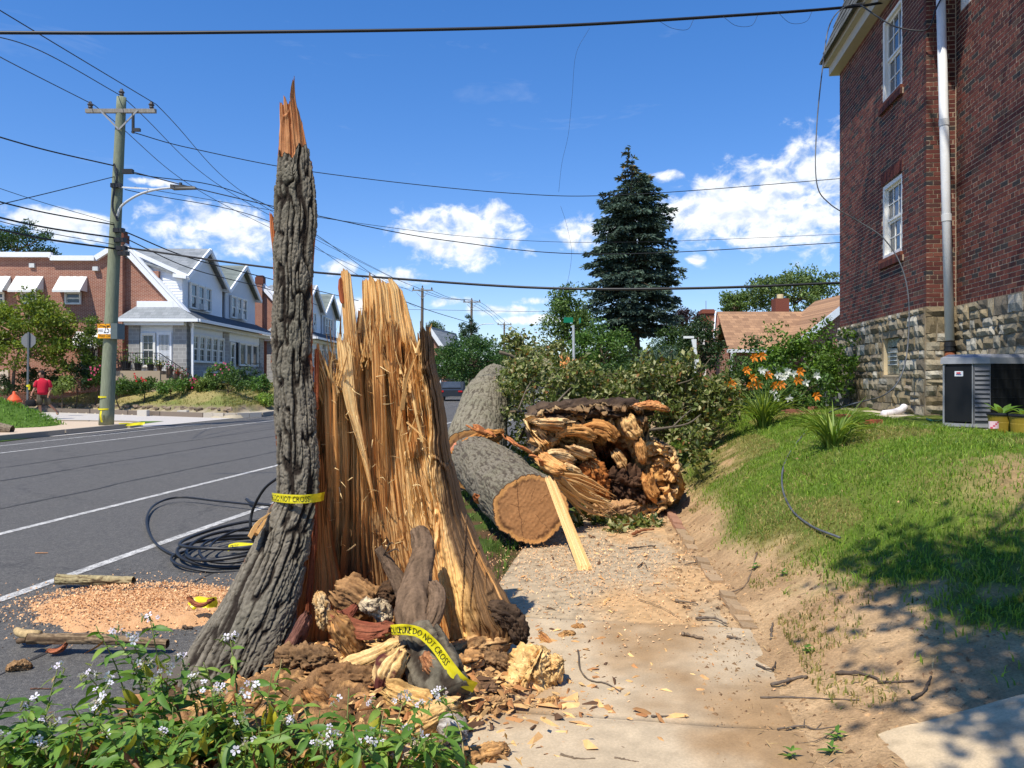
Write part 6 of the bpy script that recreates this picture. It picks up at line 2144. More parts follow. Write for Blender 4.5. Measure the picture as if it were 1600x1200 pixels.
def house_openings():
 for wd in (WIN_LOW, WIN_UP):
  sash_window(brick_house, WA, *wd, 3, 2, .12, sill=c(130, 76, 56), frame_w=.09, curtain=c(206, 204, 196) if wd is WIN_LOW else None)
  o = thing  # upright bricks in the arch over each window
  if wd is WIN_LOW:
   ar = MB(); ar.col = c(120, 60, 46)
   WA.box(ar, wd[0] - .05, wd[1] + .05, wd[3] + .0, wd[3] + .2, -.2, .004)
   arch = ar.build('window_arch', M['mortar'], brick_house, color=False)
   n = 16
   for i in range(n):
    s = wd[0] - .045 + (wd[1] - wd[0] + .09) * (i + .5) / n
    place('brick', BRICKS[[0, 3, 5, 1, 10][i % 5]], arch, WA.p(s, wd[3] + .1, -.032), (0, -PI / 2, WA.a), (.94, 1, .92))
  m = MB()
  n = 14
  sl = MB(); sl.col = c(120, 60, 46)
  WA.box(sl, wd[0] - .07, wd[1] + .07, wd[2] - .16, wd[2] - .062, -.1, .02)
  base = sl.build('brick_sill', M['mortar'], brick_house, color=False)
  for i in range(n):
   s = wd[0] - .065 + (wd[1] - wd[0] + .13) * (i + .5) / n
   place('brick', BRICKS[[6, 3, 11, 1, 10][i % 5]], base, WA.p(s, wd[2] - .111, .0), (0, -PI / 2, WA.a), (.5, 1.1, 1.15))
 sash_window(brick_house, WC, *WIN_C, 3, 2, .12, frame_w=.09)
 # glass block basement window with a small louvred vent
 s0, s1, z0, z1 = BASE_WIN
 mb = MB(); mb.col = c(206, 186, 150)
 WA.box(mb, s0, s0 + .05, z0, z1, -.12, .02); WA.box(mb, s1 - .03, s1, z0, z1, -.12, .02); WA.box(mb, s0 + .05, s1 - .03, z0, z0 + .03, -.12, .02)
 win = mb.build('basement_window', M['concrete'], brick_house)
 gb = pm('glass_block', c(170, 172, 152), c(120, 126, 112), 9, .18, .8, 22, (1, 1, .5), dist=.02)
 rng = np.random.RandomState(4)
 for i in range(4):
  for j in range(4):
   m2 = MB()
   x0 = s0 + .055 + (s1 - s0 - .09) * i / 4; x1 = s0 + .055 + (s1 - s0 - .09) * (i + 1) / 4
   y0 = z0 + .035 + (z1 - z0 - .04) * j / 4; y1 = z0 + .035 + (z1 - z0 - .04) * (j + 1) / 4
   if i in (1, 2) and j in (1, 2): continue
   WA.box(m2, x0 + .006, x1 - .006, y0 + .006, y1 - .006, -.14, -.04 + .008 * rng.rand())
   m2.build('glass_block', gb, win, color=False)
 m3 = MB(); m3.col = c(150, 146, 136)
 WA.box(m3, s0 + .24, s1 - .24, z0 + .17, z1 - .18, -.10, -.015)
 for k in range(4):
  z = z0 + .20 + k * .07
  m3.bar(WA.p(s0 + .26, z, .0), WA.p(s1 - .26, z, .0), .05, .012, c(176, 186, 190))
 m3.build('vent', M['metal'], win)
 m4 = MB(); m4.col = c(120, 112, 96)
 WA.box(m4, s0, s1, z0, z1, -.24, -.15); m4.build('backing', M['concrete'], win)
 # white downspout with clamps, rubber coupling and rusty foot
 a, b = pt(1470, 0, 11.40), pt(1484, 532, 11.40)
 top = a + (a - b) * .3
 mb = MB(); mb.col = c(226, 226, 224)
 mb.tube([top, a * .5 + b * .5, b], .063, 18)
 pipe = mb.build('downspout', M['trim'], brick_house, True)
 mb = MB(); mb.col = c(206, 206, 204)
 for f in (.36, .64):
  p = a + (b - a) * f; d = (b - a) / np.linalg.norm(b - a)
  mb.tube([p - d * .05, p + d * .05], .07, 18)
 mb.build('pipe_collar', M['trim'], pipe, False)
 mb = MB()
 for k, r in enumerate((.074, .082, .074, .08)):
  p = b + np.array([0, 0, -.02 - .035 * k]); mb.tube([p, p - np.array([0, 0, .034])], r, 16)
 mb.build('rubber_coupling', M['black'], pipe, False, color=False)
 mb = MB(); mb.col = c(120, 72, 50)
 q = b - np.array([0, 0, .15]); mb.tube([q, q - np.array([0, 0, .3]), q - np.array([0, 0, 1.0])], .068, 16)
 mb.build('rusty_foot', M['rot'], pipe, True)

house_openings()

def house_roof():
 t = brick_house
 # eave trim along the bay and the steep slate slope above
 mb = MB(); mb.col = c(186, 178, 160)
 WA.box(mb, -1.2, 5.0, 8.10, 8.30, -.05, .20); WA.box(mb, -1.2, 5.05, 8.30, 8.40, -.05, .30)
 mb.build('eave_trim', M['trim'], t)
 roof = MB()
 A, B = 5.12, -1.3
 P = [WA.p(B, 8.40, .36), WA.p(A, 8.40, .36), WA.p(A - .1, 12.6, -1.25), WA.p(B, 12.6, -1.25)]
 roof.prism(P, -WA.n * .3)
 r = roof.build('roof', M['roof_slate'], t, color=False)
 # slates of the lower courses, one by one
 rng = np.random.RandomState(9)
 d = (P[3] - P[0]); L = np.linalg.norm(d); d /= L
 mb0 = MB(); mb0.box((0, 0, 0), (.29, .42, .016), None, c(92, 94, 94))
 ms = []
 for k in range(4):
  mb0 = MB(); mb0.box((0, 0, 0), (.29, .42, .016), None, c(92, 94, 92) * (.7 + .2 * k)); me = mesh('slate', mb0.V, mb0.F, mb0.C); me.materials.append(M['stone']); ms.append(me)
 nrm = np.cross(WA.d, d); nrm /= np.linalg.norm(nrm)
 if np.dot(nrm, WA.n) < 0: nrm = -nrm
 Rm = Matrix(np.stack([WA.d, d, np.cross(WA.d, d)], 1)).to_euler()
 for row in range(12):
  for i in range(21):
   s = B + .15 + i * .3 + (.15 if row % 2 else 0)
   if s > A - .12: continue
   p = WA.p(s, 8.40, .36) + d * (.16 + row * .3) + nrm * (.012 + .006 * rng.rand())
   e = Matrix(np.stack([WA.d, d, np.cross(WA.d, d)], 1)) @ Matrix.Rotation(.035, 3, 'X')
   place('slate', ms[rng.randint(4)], r, p, e.to_euler())
 mb = MB(); mb.col = c(206, 198, 180)
 mb.prism([WA.p(5.0, 8.3, .32), WA.p(5.0, 8.3, -2.0), WA.p(5.0, 12.5, -2.0), WA.p(5.0, 12.5, -1.3)], WA.d * .06)
 mb.build('gable_board', M['trim'], t)
 # rear of the house so that it closes
 mb = MB()
 mb.box(WA.p(2.4, 4.7, -3.2), (4.85, 5.6, 7.4), WA.R)
 mb.build('rear_walls', M['mortar'], t, color=False)

house_roof()

# ------------------------------------------------------------------ things by the house
def ac_unit():
 base = pt(1545, 670, 8.75)
 t = thing('air_conditioner', 'grey outdoor air conditioner unit with black panels against the stone base', 'air conditioner', base)
 z0, z1 = 1.05, 1.76
 q = lambda px, Y: np.array([(px - 800) / 1200 * Y, Y, 0])
 P = [q(1474, 9.05), q(1521, 8.80), q(1548, 8.74), q(1660, 8.95), q(1675, 9.35), q(1600, 9.65), q(1500, 9.55)]
 cen = sum(P) / len(P)

 def panel(nm, i, j, s0, s1, za, zb, o0, o1, col, mat='metal'):
  a, b = P[i], P[j]; L = np.linalg.norm(b - a); d = (b - a) / L
  n = np.array([d[1], -d[0], 0]); n = n if np.dot(n, a - cen) > 0 else -n
  w = Wall(a, d, n); mb = MB(); mb.col = col
  w.box(mb, s0 * L, s1 * L, za, zb, o0, o1)
  return mb.build(nm, M[mat], t), w, L
 G = c(136, 138, 140)
 mb = MB(); mb.prism([p + np.array([0, 0, z0 + .03]) - (p - cen) * .04 for p in P][::-1], (0, 0, z1 - z0 - .03)); mb.C = [c(26, 27, 29)] * len(mb.V)
 mb.build('body', M['metal'], t)
 panel('black_panel', 0, 1, .06, .97, z0 + .04, z1 - .03, -.01, .012, c(24, 25, 27))
 panel('frame_post', 0, 1, 0, .06, z0, z1, -.02, .02, G)
 panel('frame_post', 0, 1, .97, 1.0, z0, z1, -.02, .018, G)
 o, w, L = panel('louvre_panel', 1, 2, .0, 1.0, z0, z1, -.02, .004, c(96, 98, 102))
 for k in range(12):
  mb = MB(); mb.col = c(98, 100, 104)
  z = z0 + .06 + k * .052
  mb.add([w.p(.012, z, .02), w.p(L - .012, z, .02), w.p(L - .012, z + .034, .006), w.p(.012, z + .034, .006), w.p(.012, z, .006), w.p(L - .012, z, .006)], [(0, 1, 2, 3), (0, 4, 5, 1)])
  mb.build('louvre', M['metal'], t)
  m2 = MB(); m2.col = c(70, 74, 80)
  for i in range(12):
   s = .016 + (L - .032) * i / 11; w.box(m2, s - .002, s + .002, z - .016, z, .004, .016)
  m2.build('louvre_slits', M['metal'], t)
 o, w, L = panel('coil_face', 2, 3, 0, 1, z0 + .03, z1, -.03, -.004, c(16, 17, 18))
 mb = MB(); mb.col = c(40, 42, 44)
 for i in range(56):
  s = .01 + (L - .02) * i / 55; mb.bar(w.p(s, z0 + .04, .01), w.p(s, z1 - .01, .01), .004, .004)
 for k in range(6):
  z = z0 + .1 + k * .11; mb.bar(w.p(0, z, .014), w.p(L, z, .014), .006, .006)
 mb.build('wire_guard', M['metal'], t)
 mb = MB(); mb.col = G
 mb.prism([p + np.array([0, 0, z0 - .02]) + (p - cen) * .01 for p in P][::-1], (0, 0, .04)); mb.build('base_rail', M['metal'], t)
 lid = MB(); lid.col = c(146, 148, 152)
 lo = [p + (p - cen) * .05 + np.array([0, 0, z1]) for p in P]; hi = [p + (p - cen) * .045 + np.array([0, 0, z1 + .07]) for p in P]; tp = [p - (p - cen) * .08 + np.array([0, 0, z1 + .11]) for p in P]
 n = len(P)
 lid.add(lo + hi + tp, [(i, (i + 1) % n, n + (i + 1) % n, n + i) for i in range(n)] + [(n + i, n + (i + 1) % n, 2 * n + (i + 1) % n, 2 * n + i) for i in range(n)] + [tuple(range(2 * n, 3 * n)), tuple(range(n))[::-1]])
 lid.build('lid', M['metal'], t)
 o, w, L = panel('badge', 0, 1, .40, .68, z1 - .145, z1 - .085, .012, .016, c(214, 218, 222))
 mb = MB(); mb.col = c(190, 40, 48); w.box(mb, L * .46, L * .60, z1 - .115, z1 - .098, .016, .018); mb.build('badge_mark', M['paint'], t)
 mb = MB(); mb.col = c(60, 70, 120); w.box(mb, L * .45, L * .62, z1 - .130, z1 - .120, .016, .018); mb.build('badge_mark', M['paint'], t)
 mb = MB(); mb.col = c(176, 172, 160)
 mb.prism([p + (p - cen) * .22 + np.array([0, 0, .94]) for p in P][::-1], (0, 0, .075)); mb.build('concrete_pad', M['concrete'], t)

ac_unit()

def pots():
 OL = c(150, 128, 44)
 for i, (px, Y, lab) in enumerate(((1566, 8.35, 'smaller olive plastic pot standing beside the air conditioner'), (1603, 8.05, 'nearer olive plastic pot with a black rim and broad green leaves'))):
  b = pt(px, 690, Y); b[2] = .965
  t = thing('plant_pot', lab, 'plant pot', b)
  r = .15 if i else .14
  mb = MB(); mb.col = OL * (1 if i else .85)
  mb.lathe(b, [(r * .84, 0), (r * .88, .02), (r * .95, .15), (r * .94, .155), (r * .98, .2), (r * 1.0, .21), (r, .23)], 24); mb.build('pot', M['metal'], t, False)
  mb = MB(); mb.col = c(30, 30, 32); mb.lathe(b + np.array([0, 0, .225]), [(r * 1.05, 0), (r * 1.07, .012), (r * 1.05, .03), (r * .9, .03), (r * .9, .01)], 24); mb.build('rim', M['metal'], t)
  rng = np.random.RandomState(i)
  for k in range(7):
   a = k * 2.4 + .5; d = np.array([math.cos(a), math.sin(a), 0])
   place('leaf', LEAVES[0][1 + k % 3], t, b + np.array([0, 0, .24]) + d * .02, (.5 + .5 * rng.rand(), 0, a - PI / 2), 2.2 + 1.5 * rng.rand())
 b = pt(1553, 664, 8.15)
 t = thing('seed_packet', 'small pink and white printed bag hanging on the pot edge', 'packet', b)
 V = []; n = 6
 mb = MB()
 for i in range(4):
  for j in range(4):
   mb.add([b + np.array([(-.5 + (i + di) / 4) * .09, -.012 * math.sin((i + di) * .8) - .01, (-.5 + (j + dj) / 4) * .075]) for di, dj in ((0, 0), (1, 0), (1, 1), (0, 1))], [(0, 1, 2, 3)], c(226, 190, 196) if (i * 7 + j * 3) % 5 else c(200, 84, 104))
 mb.prism([b + np.array([x * .045, .0, z * .0375]) for x, z in ((-1, -1), (1, -1), (1, 1), (-1, 1))], (0, .02, 0), c(230, 210, 214))
 mb.build('bag', M['paint'], t)
 # coiled green hose behind the unit, flat splash strip and corrugated white drain pipe
 t = thing('garden_hose', 'green garden hose looped over the top of the air conditioner', 'hose', pt(1510, 560, 10.2))
 for k in range(6):
  th = np.linspace(0, 2 * PI, 30); c0 = pt(1503 + k * 4, 566, 10.0)
  mb = MB(); mb.col = c(38, 110, 84)
  mb.tube(np.stack([c0[0] + .03 * np.sin(th) + 0 * th, c0[1] + .12 * np.sin(th), c0[2] - .10 + .20 * np.cos(th)], -1), .011, 7, False); mb.build('hose_loop', M['metal'], t, True)
 mb = MB(); mb.col = c(40, 104, 84)
 mb.tube(spline([on_ground(x, y) + np.array([0, 0, .015]) for x, y in ((1448, 657), (1456, 660), (1466, 659), (1474, 657))], 14), .012, 7)
 tag(mb.build('hose_end', M['metal'], None, True), 'short green hose end on the ground by the stone corner', 'hose')
 t = thing('drain_pipe', 'white plastic drain pipe lying on the slab under the basement window', 'pipe', pt(1400, 645, 12.2))
 mb = MB(); mb.col = c(222, 216, 218)
 P = spline([pt(1413, 636, 12.1), pt(1408, 641, 12.0), pt(1395, 645, 11.9), pt(1380, 647, 11.8)], 40)
 mb.tube(P, .055 + .005 * np.sin(np.arange(40) * 2.2), 12); mb.build('corrugated_pipe', M['trim'], t, True)
 # slab apron, loose bricks
 rng = np.random.RandomState(3)
 sl = thing('concrete_apron', 'pale concrete strip along the foot of the stone base', 'paving', uv(12, 3.9, .95))
 for i in range(5):
  u0 = 10.3 + i * 1.45
  mb = MB(); mb.col = c(190, 178, 156) * (.9 + .2 * rng.rand())
  mb.box(uv(u0 + .7, 3.98, .985 + .01 * rng.normal()), (.62, 1.42, .06), rotz(-RA)); mb.build('apron_slab', M['concrete'], sl)
 for i, (px, py, a, lab) in enumerate(((1318, 652, .2, 'loose orange brick on the lawn nearest the drain pipe'), (1345, 661, .5, 'loose orange brick half sunk in the lawn edge'), (1365, 660, -.3, 'loose orange brick lying right of the half sunk one'), (1270, 640, .9, 'brown brick standing at the flower bed corner'), (1252, 644, .1, 'dark red brick in the flower bed edge'), (1237, 645, -.2, 'second dark red brick in the flower bed edge'), (1222, 640, .1, 'brick at the far end of the flower bed edge'))):
  p = on_ground(px, py + 4)
  mb = MB(); mb.col = (c(176, 96, 64) if i < 3 else c(140, 92, 72)) * (.9 + .2 * rng.rand())
  mb.box(p + np.array([0, 0, .03]), (.2, .1, .09 if i >= 3 else .06), rotz(a))
  o = mb.build('loose_brick', M['brick']); tag(o, lab, 'brick')
 b = pt(1297, 655, 15.5)
 mb = MB(); mb.col = c(150, 154, 158); mb.box(b + np.array([0, 0, .35]), (.34, .34, .72), rotz(.2)); mb.box(b + np.array([0, 0, .73]), (.38, .38, .05), rotz(.2))
 tag(mb.build('utility_box', M['metal']), 'small grey metal box at the far corner of the stone base', 'box')

pots()

def strap_leaf(rng, base, L, az, lean, w):
 d = np.array([math.cos(az), math.sin(az), 0]); n = 9
 V = []
 for i in range(n):
  t = i / (n - 1)
  ang = lean * (.3 + 1.5 * t ** 1.3)
  if i == 0: p = np.array(base, float)
  else: p = p + (d * math.sin(ang) + np.array([0, 0, math.cos(ang)])) * L / (n - 1)
  e = np.array([-d[1], d[0], 0]) * w * (1 - t ** 2.2) * (.5 + .5 * min(1, t * 4 + .4))
  V += [p - e, p + np.array([0, 0, -w * .5]), p + e]
 F = [(i * 3 + s, i * 3 + s + 1, i * 3 + s + 4, i * 3 + s + 3) for i in range(n - 1) for s in (0, 1)]
 return V, F

def daylilies():
 rng = np.random.RandomState(41)
 for (px, py, n, L, lab, fl) in ((1192, 672, 110, .75, 'daylily clump with orange flowers on tall stalks', True), (1302, 700, 100, .6, 'daylily clump without flowers on the middle of the lawn', False)):
  b = on_ground(px, py)
  t = thing('daylily', lab, 'plant', b)
  for k in range(n):
   az = rng.rand() * 2 * PI; l = L * (.6 + .5 * rng.rand())
   V, F = strap_leaf(rng, b + np.array([math.cos(az), math.sin(az), 0]) * .1 * rng.rand(), l, az + rng.normal() * .3, .45 + .75 * rng.rand(), .014)
   col = tone(1, rng, c(92, 124, 44), c(148, 164, 74), .15)[0]
   obj('leaf', V, F, M['leaf'], t, np.tile(col, (len(V), 1)), True)
  if fl:
   for (fx, fy) in ((1166, 578), (1176, 590), (1200, 585), (1210, 602), (1220, 600), (1246, 594), (1250, 580), (1275, 618), (1184, 600), (1143, 600), (1172, 602), (1138, 596), (1190, 556), (1178, 558)):
    tip = pt(fx, fy, b[1] + .5 * (rng.rand() - .4))
    mb = MB(); mb.col = c(112, 136, 62)
    mb.tube(spline([b, b * .5 + tip * .5 + np.array([0, 0, .12]), tip], 8), np.linspace(.006, .004, 8), 5); mb.build('stalk', M['leaf'], t, True)
    mb = MB()
    for k in range(6):
     a = k * PI / 3 + rng.rand() * .3; d = np.array([math.cos(a), -.35, math.sin(a)]); e = np.array([-math.sin(a), 0, math.cos(a)])
     mb.add([tip, tip + d * .045 + e * .02, tip + d * .075 + np.array([0, -.02, -.015]), tip + d * .045 - e * .02], [(0, 1, 2, 3)], c(236, 140, 34) * (.85 + .25 * rng.rand()))
    mb.build('blossom', M['leaf'], t)

daylilies()

def flower_bed():
 ca, cb = c(66, 96, 34), c(112, 144, 52)
 tree('rose_bush', 'tall rambling rose bush at the corner of the brick house', on_ground(1262, 640) + np.array([.3, 1.5, 0]), pt(1262, 575, 15.2), (.95, .7, .75), 70, 70, .28, .085, ca, cb, 61, cat='shrub', trunk=.03, limbs=16)
 tree('garden_bush', 'dark leafy bush behind the orange daylilies', on_ground(1165, 640) + np.array([0, 2.5, 0]), pt(1178, 592, 16.2), (.72, .6, .65), 50, 60, .26, .08, c(48, 74, 30), c(86, 112, 46), 62, cat='shrub', trunk=.03, limbs=12)
 tree('flower_bush', 'leafy bush dotted with white flowers in front of the rose bush', on_ground(1240, 642), pt(1242, 618, 13.6), (.62, .45, .42), 40, 60, .22, .075, c(54, 84, 36), c(98, 128, 60), 63, cat='shrub', trunk=.02, limbs=10)
 tree('climbing_shrub', 'bright green creeper against the far corner of the stone base', on_ground(1296, 640) + np.array([0, 1.5, 0]), pt(1298, 590, 16.8), (.42, .5, 1.0), 40, 60, .24, .09, c(80, 116, 40), c(140, 170, 70), 64, cat='shrub', trunk=.02, limbs=10)
 rng = np.random.RandomState(9)
 t = thing('white_lily', 'white lilies blooming behind the orange daylilies', 'flower', on_ground(1215, 640))
 for (px, py) in ((1190, 578), (1196, 582), (1226, 586), (1230, 580), (1240, 584), (1215, 586), (1276, 587), (1208, 612), (1214, 622), (1232, 622), (1259, 598), (1222, 590)):
  p = pt(px, py, 13.0)
  mb = MB()
  for k in range(6):
   a = k * PI / 3 + rng.rand(); d = np.array([math.cos(a), -.4, math.sin(a)]); e = np.array([-math.sin(a), 0, math.cos(a)])
   mb.add([p, p + d * .04 + e * .02, p + d * .075, p + d * .04 - e * .02], [(0, 1, 2, 3)], c(240, 240, 236))
  mb.build('blossom', M['leaf'], t)
  m2 = MB(); m2.col = c(96, 122, 58); m2.tube(spline([p, p * .5 + on_ground(1220, 640) * .5, on_ground(1220, 640)], 6), .004, 5); m2.build('stalk', M['leaf'], t)

flower_bed()

def far_house_right():
 Y = 38.0
 t = thing('tan_roof_house', 'low brick house with a tan shingle roof beyond the flower bed', 'house', pt(1200, 610, Y))
 sh = brick_tex('tan_shingles', c(176, 136, 100), c(132, 98, 72), c(112, 82, 62), .30, .14, .006, 'xz', .5)
 bw = brick_tex('far_red_brick', c(146, 84, 68), c(122, 66, 54), c(170, 150, 132), .21, .07, .012, 'yz')
 bx = brick_tex('far_red_brick_front', c(146, 84, 68), c(122, 66, 54), c(170, 150, 132), .21, .07, .012, 'xz')
 x = lambda px, yy=Y: (px - 800) / 1200 * yy
 zf = lambda py, yy=Y: CAM_H - (py - 590) / 1200 * yy
 zr, ze = zf(489, 41), zf(548)
 # main roof: front slope, ridge running left to right
 A, B = [x(1135), Y - .3, ze], [x(1330), Y - .3, ze]
 A2, B2 = [x(1121, 41.5), 41.5, zr], [x(1330, 41.5), 41.5, zr]
 mb = MB(); mb.prism([A, B, B2, A2], (0, .05, .12)); mb.build('roof', sh, t, color=False)
 mb = MB(); mb.prism([A2, B2, [B[0], 45, ze], [A[0] - .3, 45, ze]], (0, .05, .12)); mb.build('rear_roof', sh, t, color=False)
 mb = MB(); mb.prism([[x(1112), Y + .2, .3], [x(1114), Y + .1, ze - .05], [x(1121, 41.5) - .05, 41.5, zr - .05], [x(1110), 44.8, ze - .05], [x(1106), 44.8, .3]], (.2, 0, 0)); mb.build('gable_wall', bw, t, color=False)
 mb = MB(); mb.box([x(1225), Y + .35, 1.6], (6.0, .3, 2.9)); mb.build('front_wall', bx, t, color=False)
 mb = MB(); mb.col = c(222, 224, 226)
 mb.bar([x(1133), Y - .36, ze - .02], [x(1262), Y - .36, ze - .02], .1, .16)
 mb.bar([x(1112), Y - .2, ze - .1], [x(1121, 41.5) - .12, 41.4, zr + .05], .06, .2)
 mb.bar([x(1140), Y - .36, ze - .1], [x(1139), Y - .3, .9], .09, .09)
 mb.build('white_trim', M['trim'], t)
 # cross gable on the right
 P = [[x(1256, 36.8), 36.8, zf(528, 36.8)], [x(1345, 36.8), 36.8, zf(462, 36.8)], [x(1345, 36.8), 36.8, .5], [x(1256, 36.8), 36.8, .5]]
 mb = MB(); mb.prism(P, (0, .3, 0)); mb.build('cross_gable', bx, t, color=False)
 mb = MB(); mb.prism([[x(1246, 36.5), 36.5, zf(536, 36.5)], [x(1345, 36.5), 36.5, zf(456, 36.5)], [x(1345, 36.5), 42, zf(456, 36.5)], [x(1246, 36.5), 42, zf(536, 36.5)]], (0, 0, .1)); mb.build('cross_roof', sh, t, color=False)
 mb = MB(); mb.col = c(206, 212, 220); mb.bar([x(1247, 36.4), 36.4, zf(536, 36.4) - .02], [x(1345, 36.4), 36.4, zf(457, 36.4) - .05], .08, .3); mb.build('rake_board', M['trim'], t)
 mb = MB(); mb.col = c(120, 70, 56); mb.box([x(1224, 42), 42.5, zr + .25], (.75, .7, 1.3)); ch = mb.build('chimney', M['brick'], t)
 mb = MB(); mb.col = c(214, 196, 150); mb.tube([[x(1224, 42), 42.5, zr + .9], [x(1224, 42), 42.5, zr + 1.15]], .18, 12); mb.build('chimney_pot', M['matte'], ch)
 w = Wall([x(1113), Y + .6, 0], (0, 1, 0), (-1, 0, 0))
 sash_window(t, w, 1.0, 1.9, ze + .05, ze + 1.4, 1, 1, .02)
 sash_window(t, w, .6, 1.5, 1.2, 2.2, 1, 1, .02)
 w2 = Wall([x(1150), Y + .2, 0], (1, 0, 0), (0, -1, 0))
 sash_window(t, w2, 1.2, 2.6, 1.5, 2.6, 2, 1, .02)

def brick_tex(name, ca, cb, mortar, bw, bh, ms, plane, squash=.5):
 m, nt, b = _mat(name)
 tc = nt.nodes.new('ShaderNodeTexCoord'); sp = nt.nodes.new('ShaderNodeSeparateXYZ'); cb_ = nt.nodes.new('ShaderNodeCombineXYZ')
 nt.links.new(tc.outputs['Object'], sp.inputs[0])
 nt.links.new(sp.outputs['XYZ'.index(plane[0].upper())], cb_.inputs[0]); nt.links.new(sp.outputs['XYZ'.index(plane[1].upper())], cb_.inputs[1])
 bt = nt.nodes.new('ShaderNodeTexBrick')
 bt.inputs['Scale'].default_value = 1.0; bt.inputs['Brick Width'].default_value = bw; bt.inputs['Row Height'].default_value = bh
 bt.inputs['Mortar Size'].default_value = ms; bt.inputs['Bias'].default_value = -.1; bt.offset = squash
 bt.inputs['Color1'].default_value = (*ca, 1); bt.inputs['Color2'].default_value = (*cb, 1); bt.inputs['Mortar'].default_value = (*mortar, 1)
 nt.links.new(cb_.outputs[0], bt.inputs['Vector'])
 n = _noise(nt, 3, 5, .65)
 g = _mix(nt, _range(nt, n.outputs['Fac'], .3, .7, 0, .35), bt.outputs['Color'], np.asarray(ca) * .55)
 nt.links.new(g, b.inputs['Base Color']); b.inputs['Roughness'].default_value = .9
 _bump(nt, b, bt.outputs['Fac'], -.3, .01)
 return m

far_house_right()

# ================================================================== across the road
M['siding'] = vm('siding', .5, 6, .05, .05, 30)
M['far_brick'] = brick_tex('far_brick', c(160, 96, 72), c(134, 74, 58), c(186, 160, 140), .21, .068, .011, 'xz')
M['grey_block'] = brick_tex('grey_block', c(168, 166, 162), c(142, 140, 138), c(188, 186, 180), .40, .20, .014, 'xz')
M['grey_block_front'] = brick_tex('grey_block_front', c(168, 166, 162), c(142, 140, 138), c(188, 186, 180), .40, .20, .014, 'yz')
M['grey_shingle'] = brick_tex('grey_shingle', c(150, 154, 156), c(124, 130, 132), c(112, 116, 118), .30, .16, .006, 'xz')
M['dark_shingle'] = brick_tex('dark_shingle', c(84, 90, 96), c(66, 72, 78), c(56, 60, 66), .30, .14, .006, 'yz')
M['green_shingle'] = brick_tex('green_shingle', c(126, 134, 126), c(104, 112, 106), c(88, 94, 90), .30, .14, .006, 'yz')

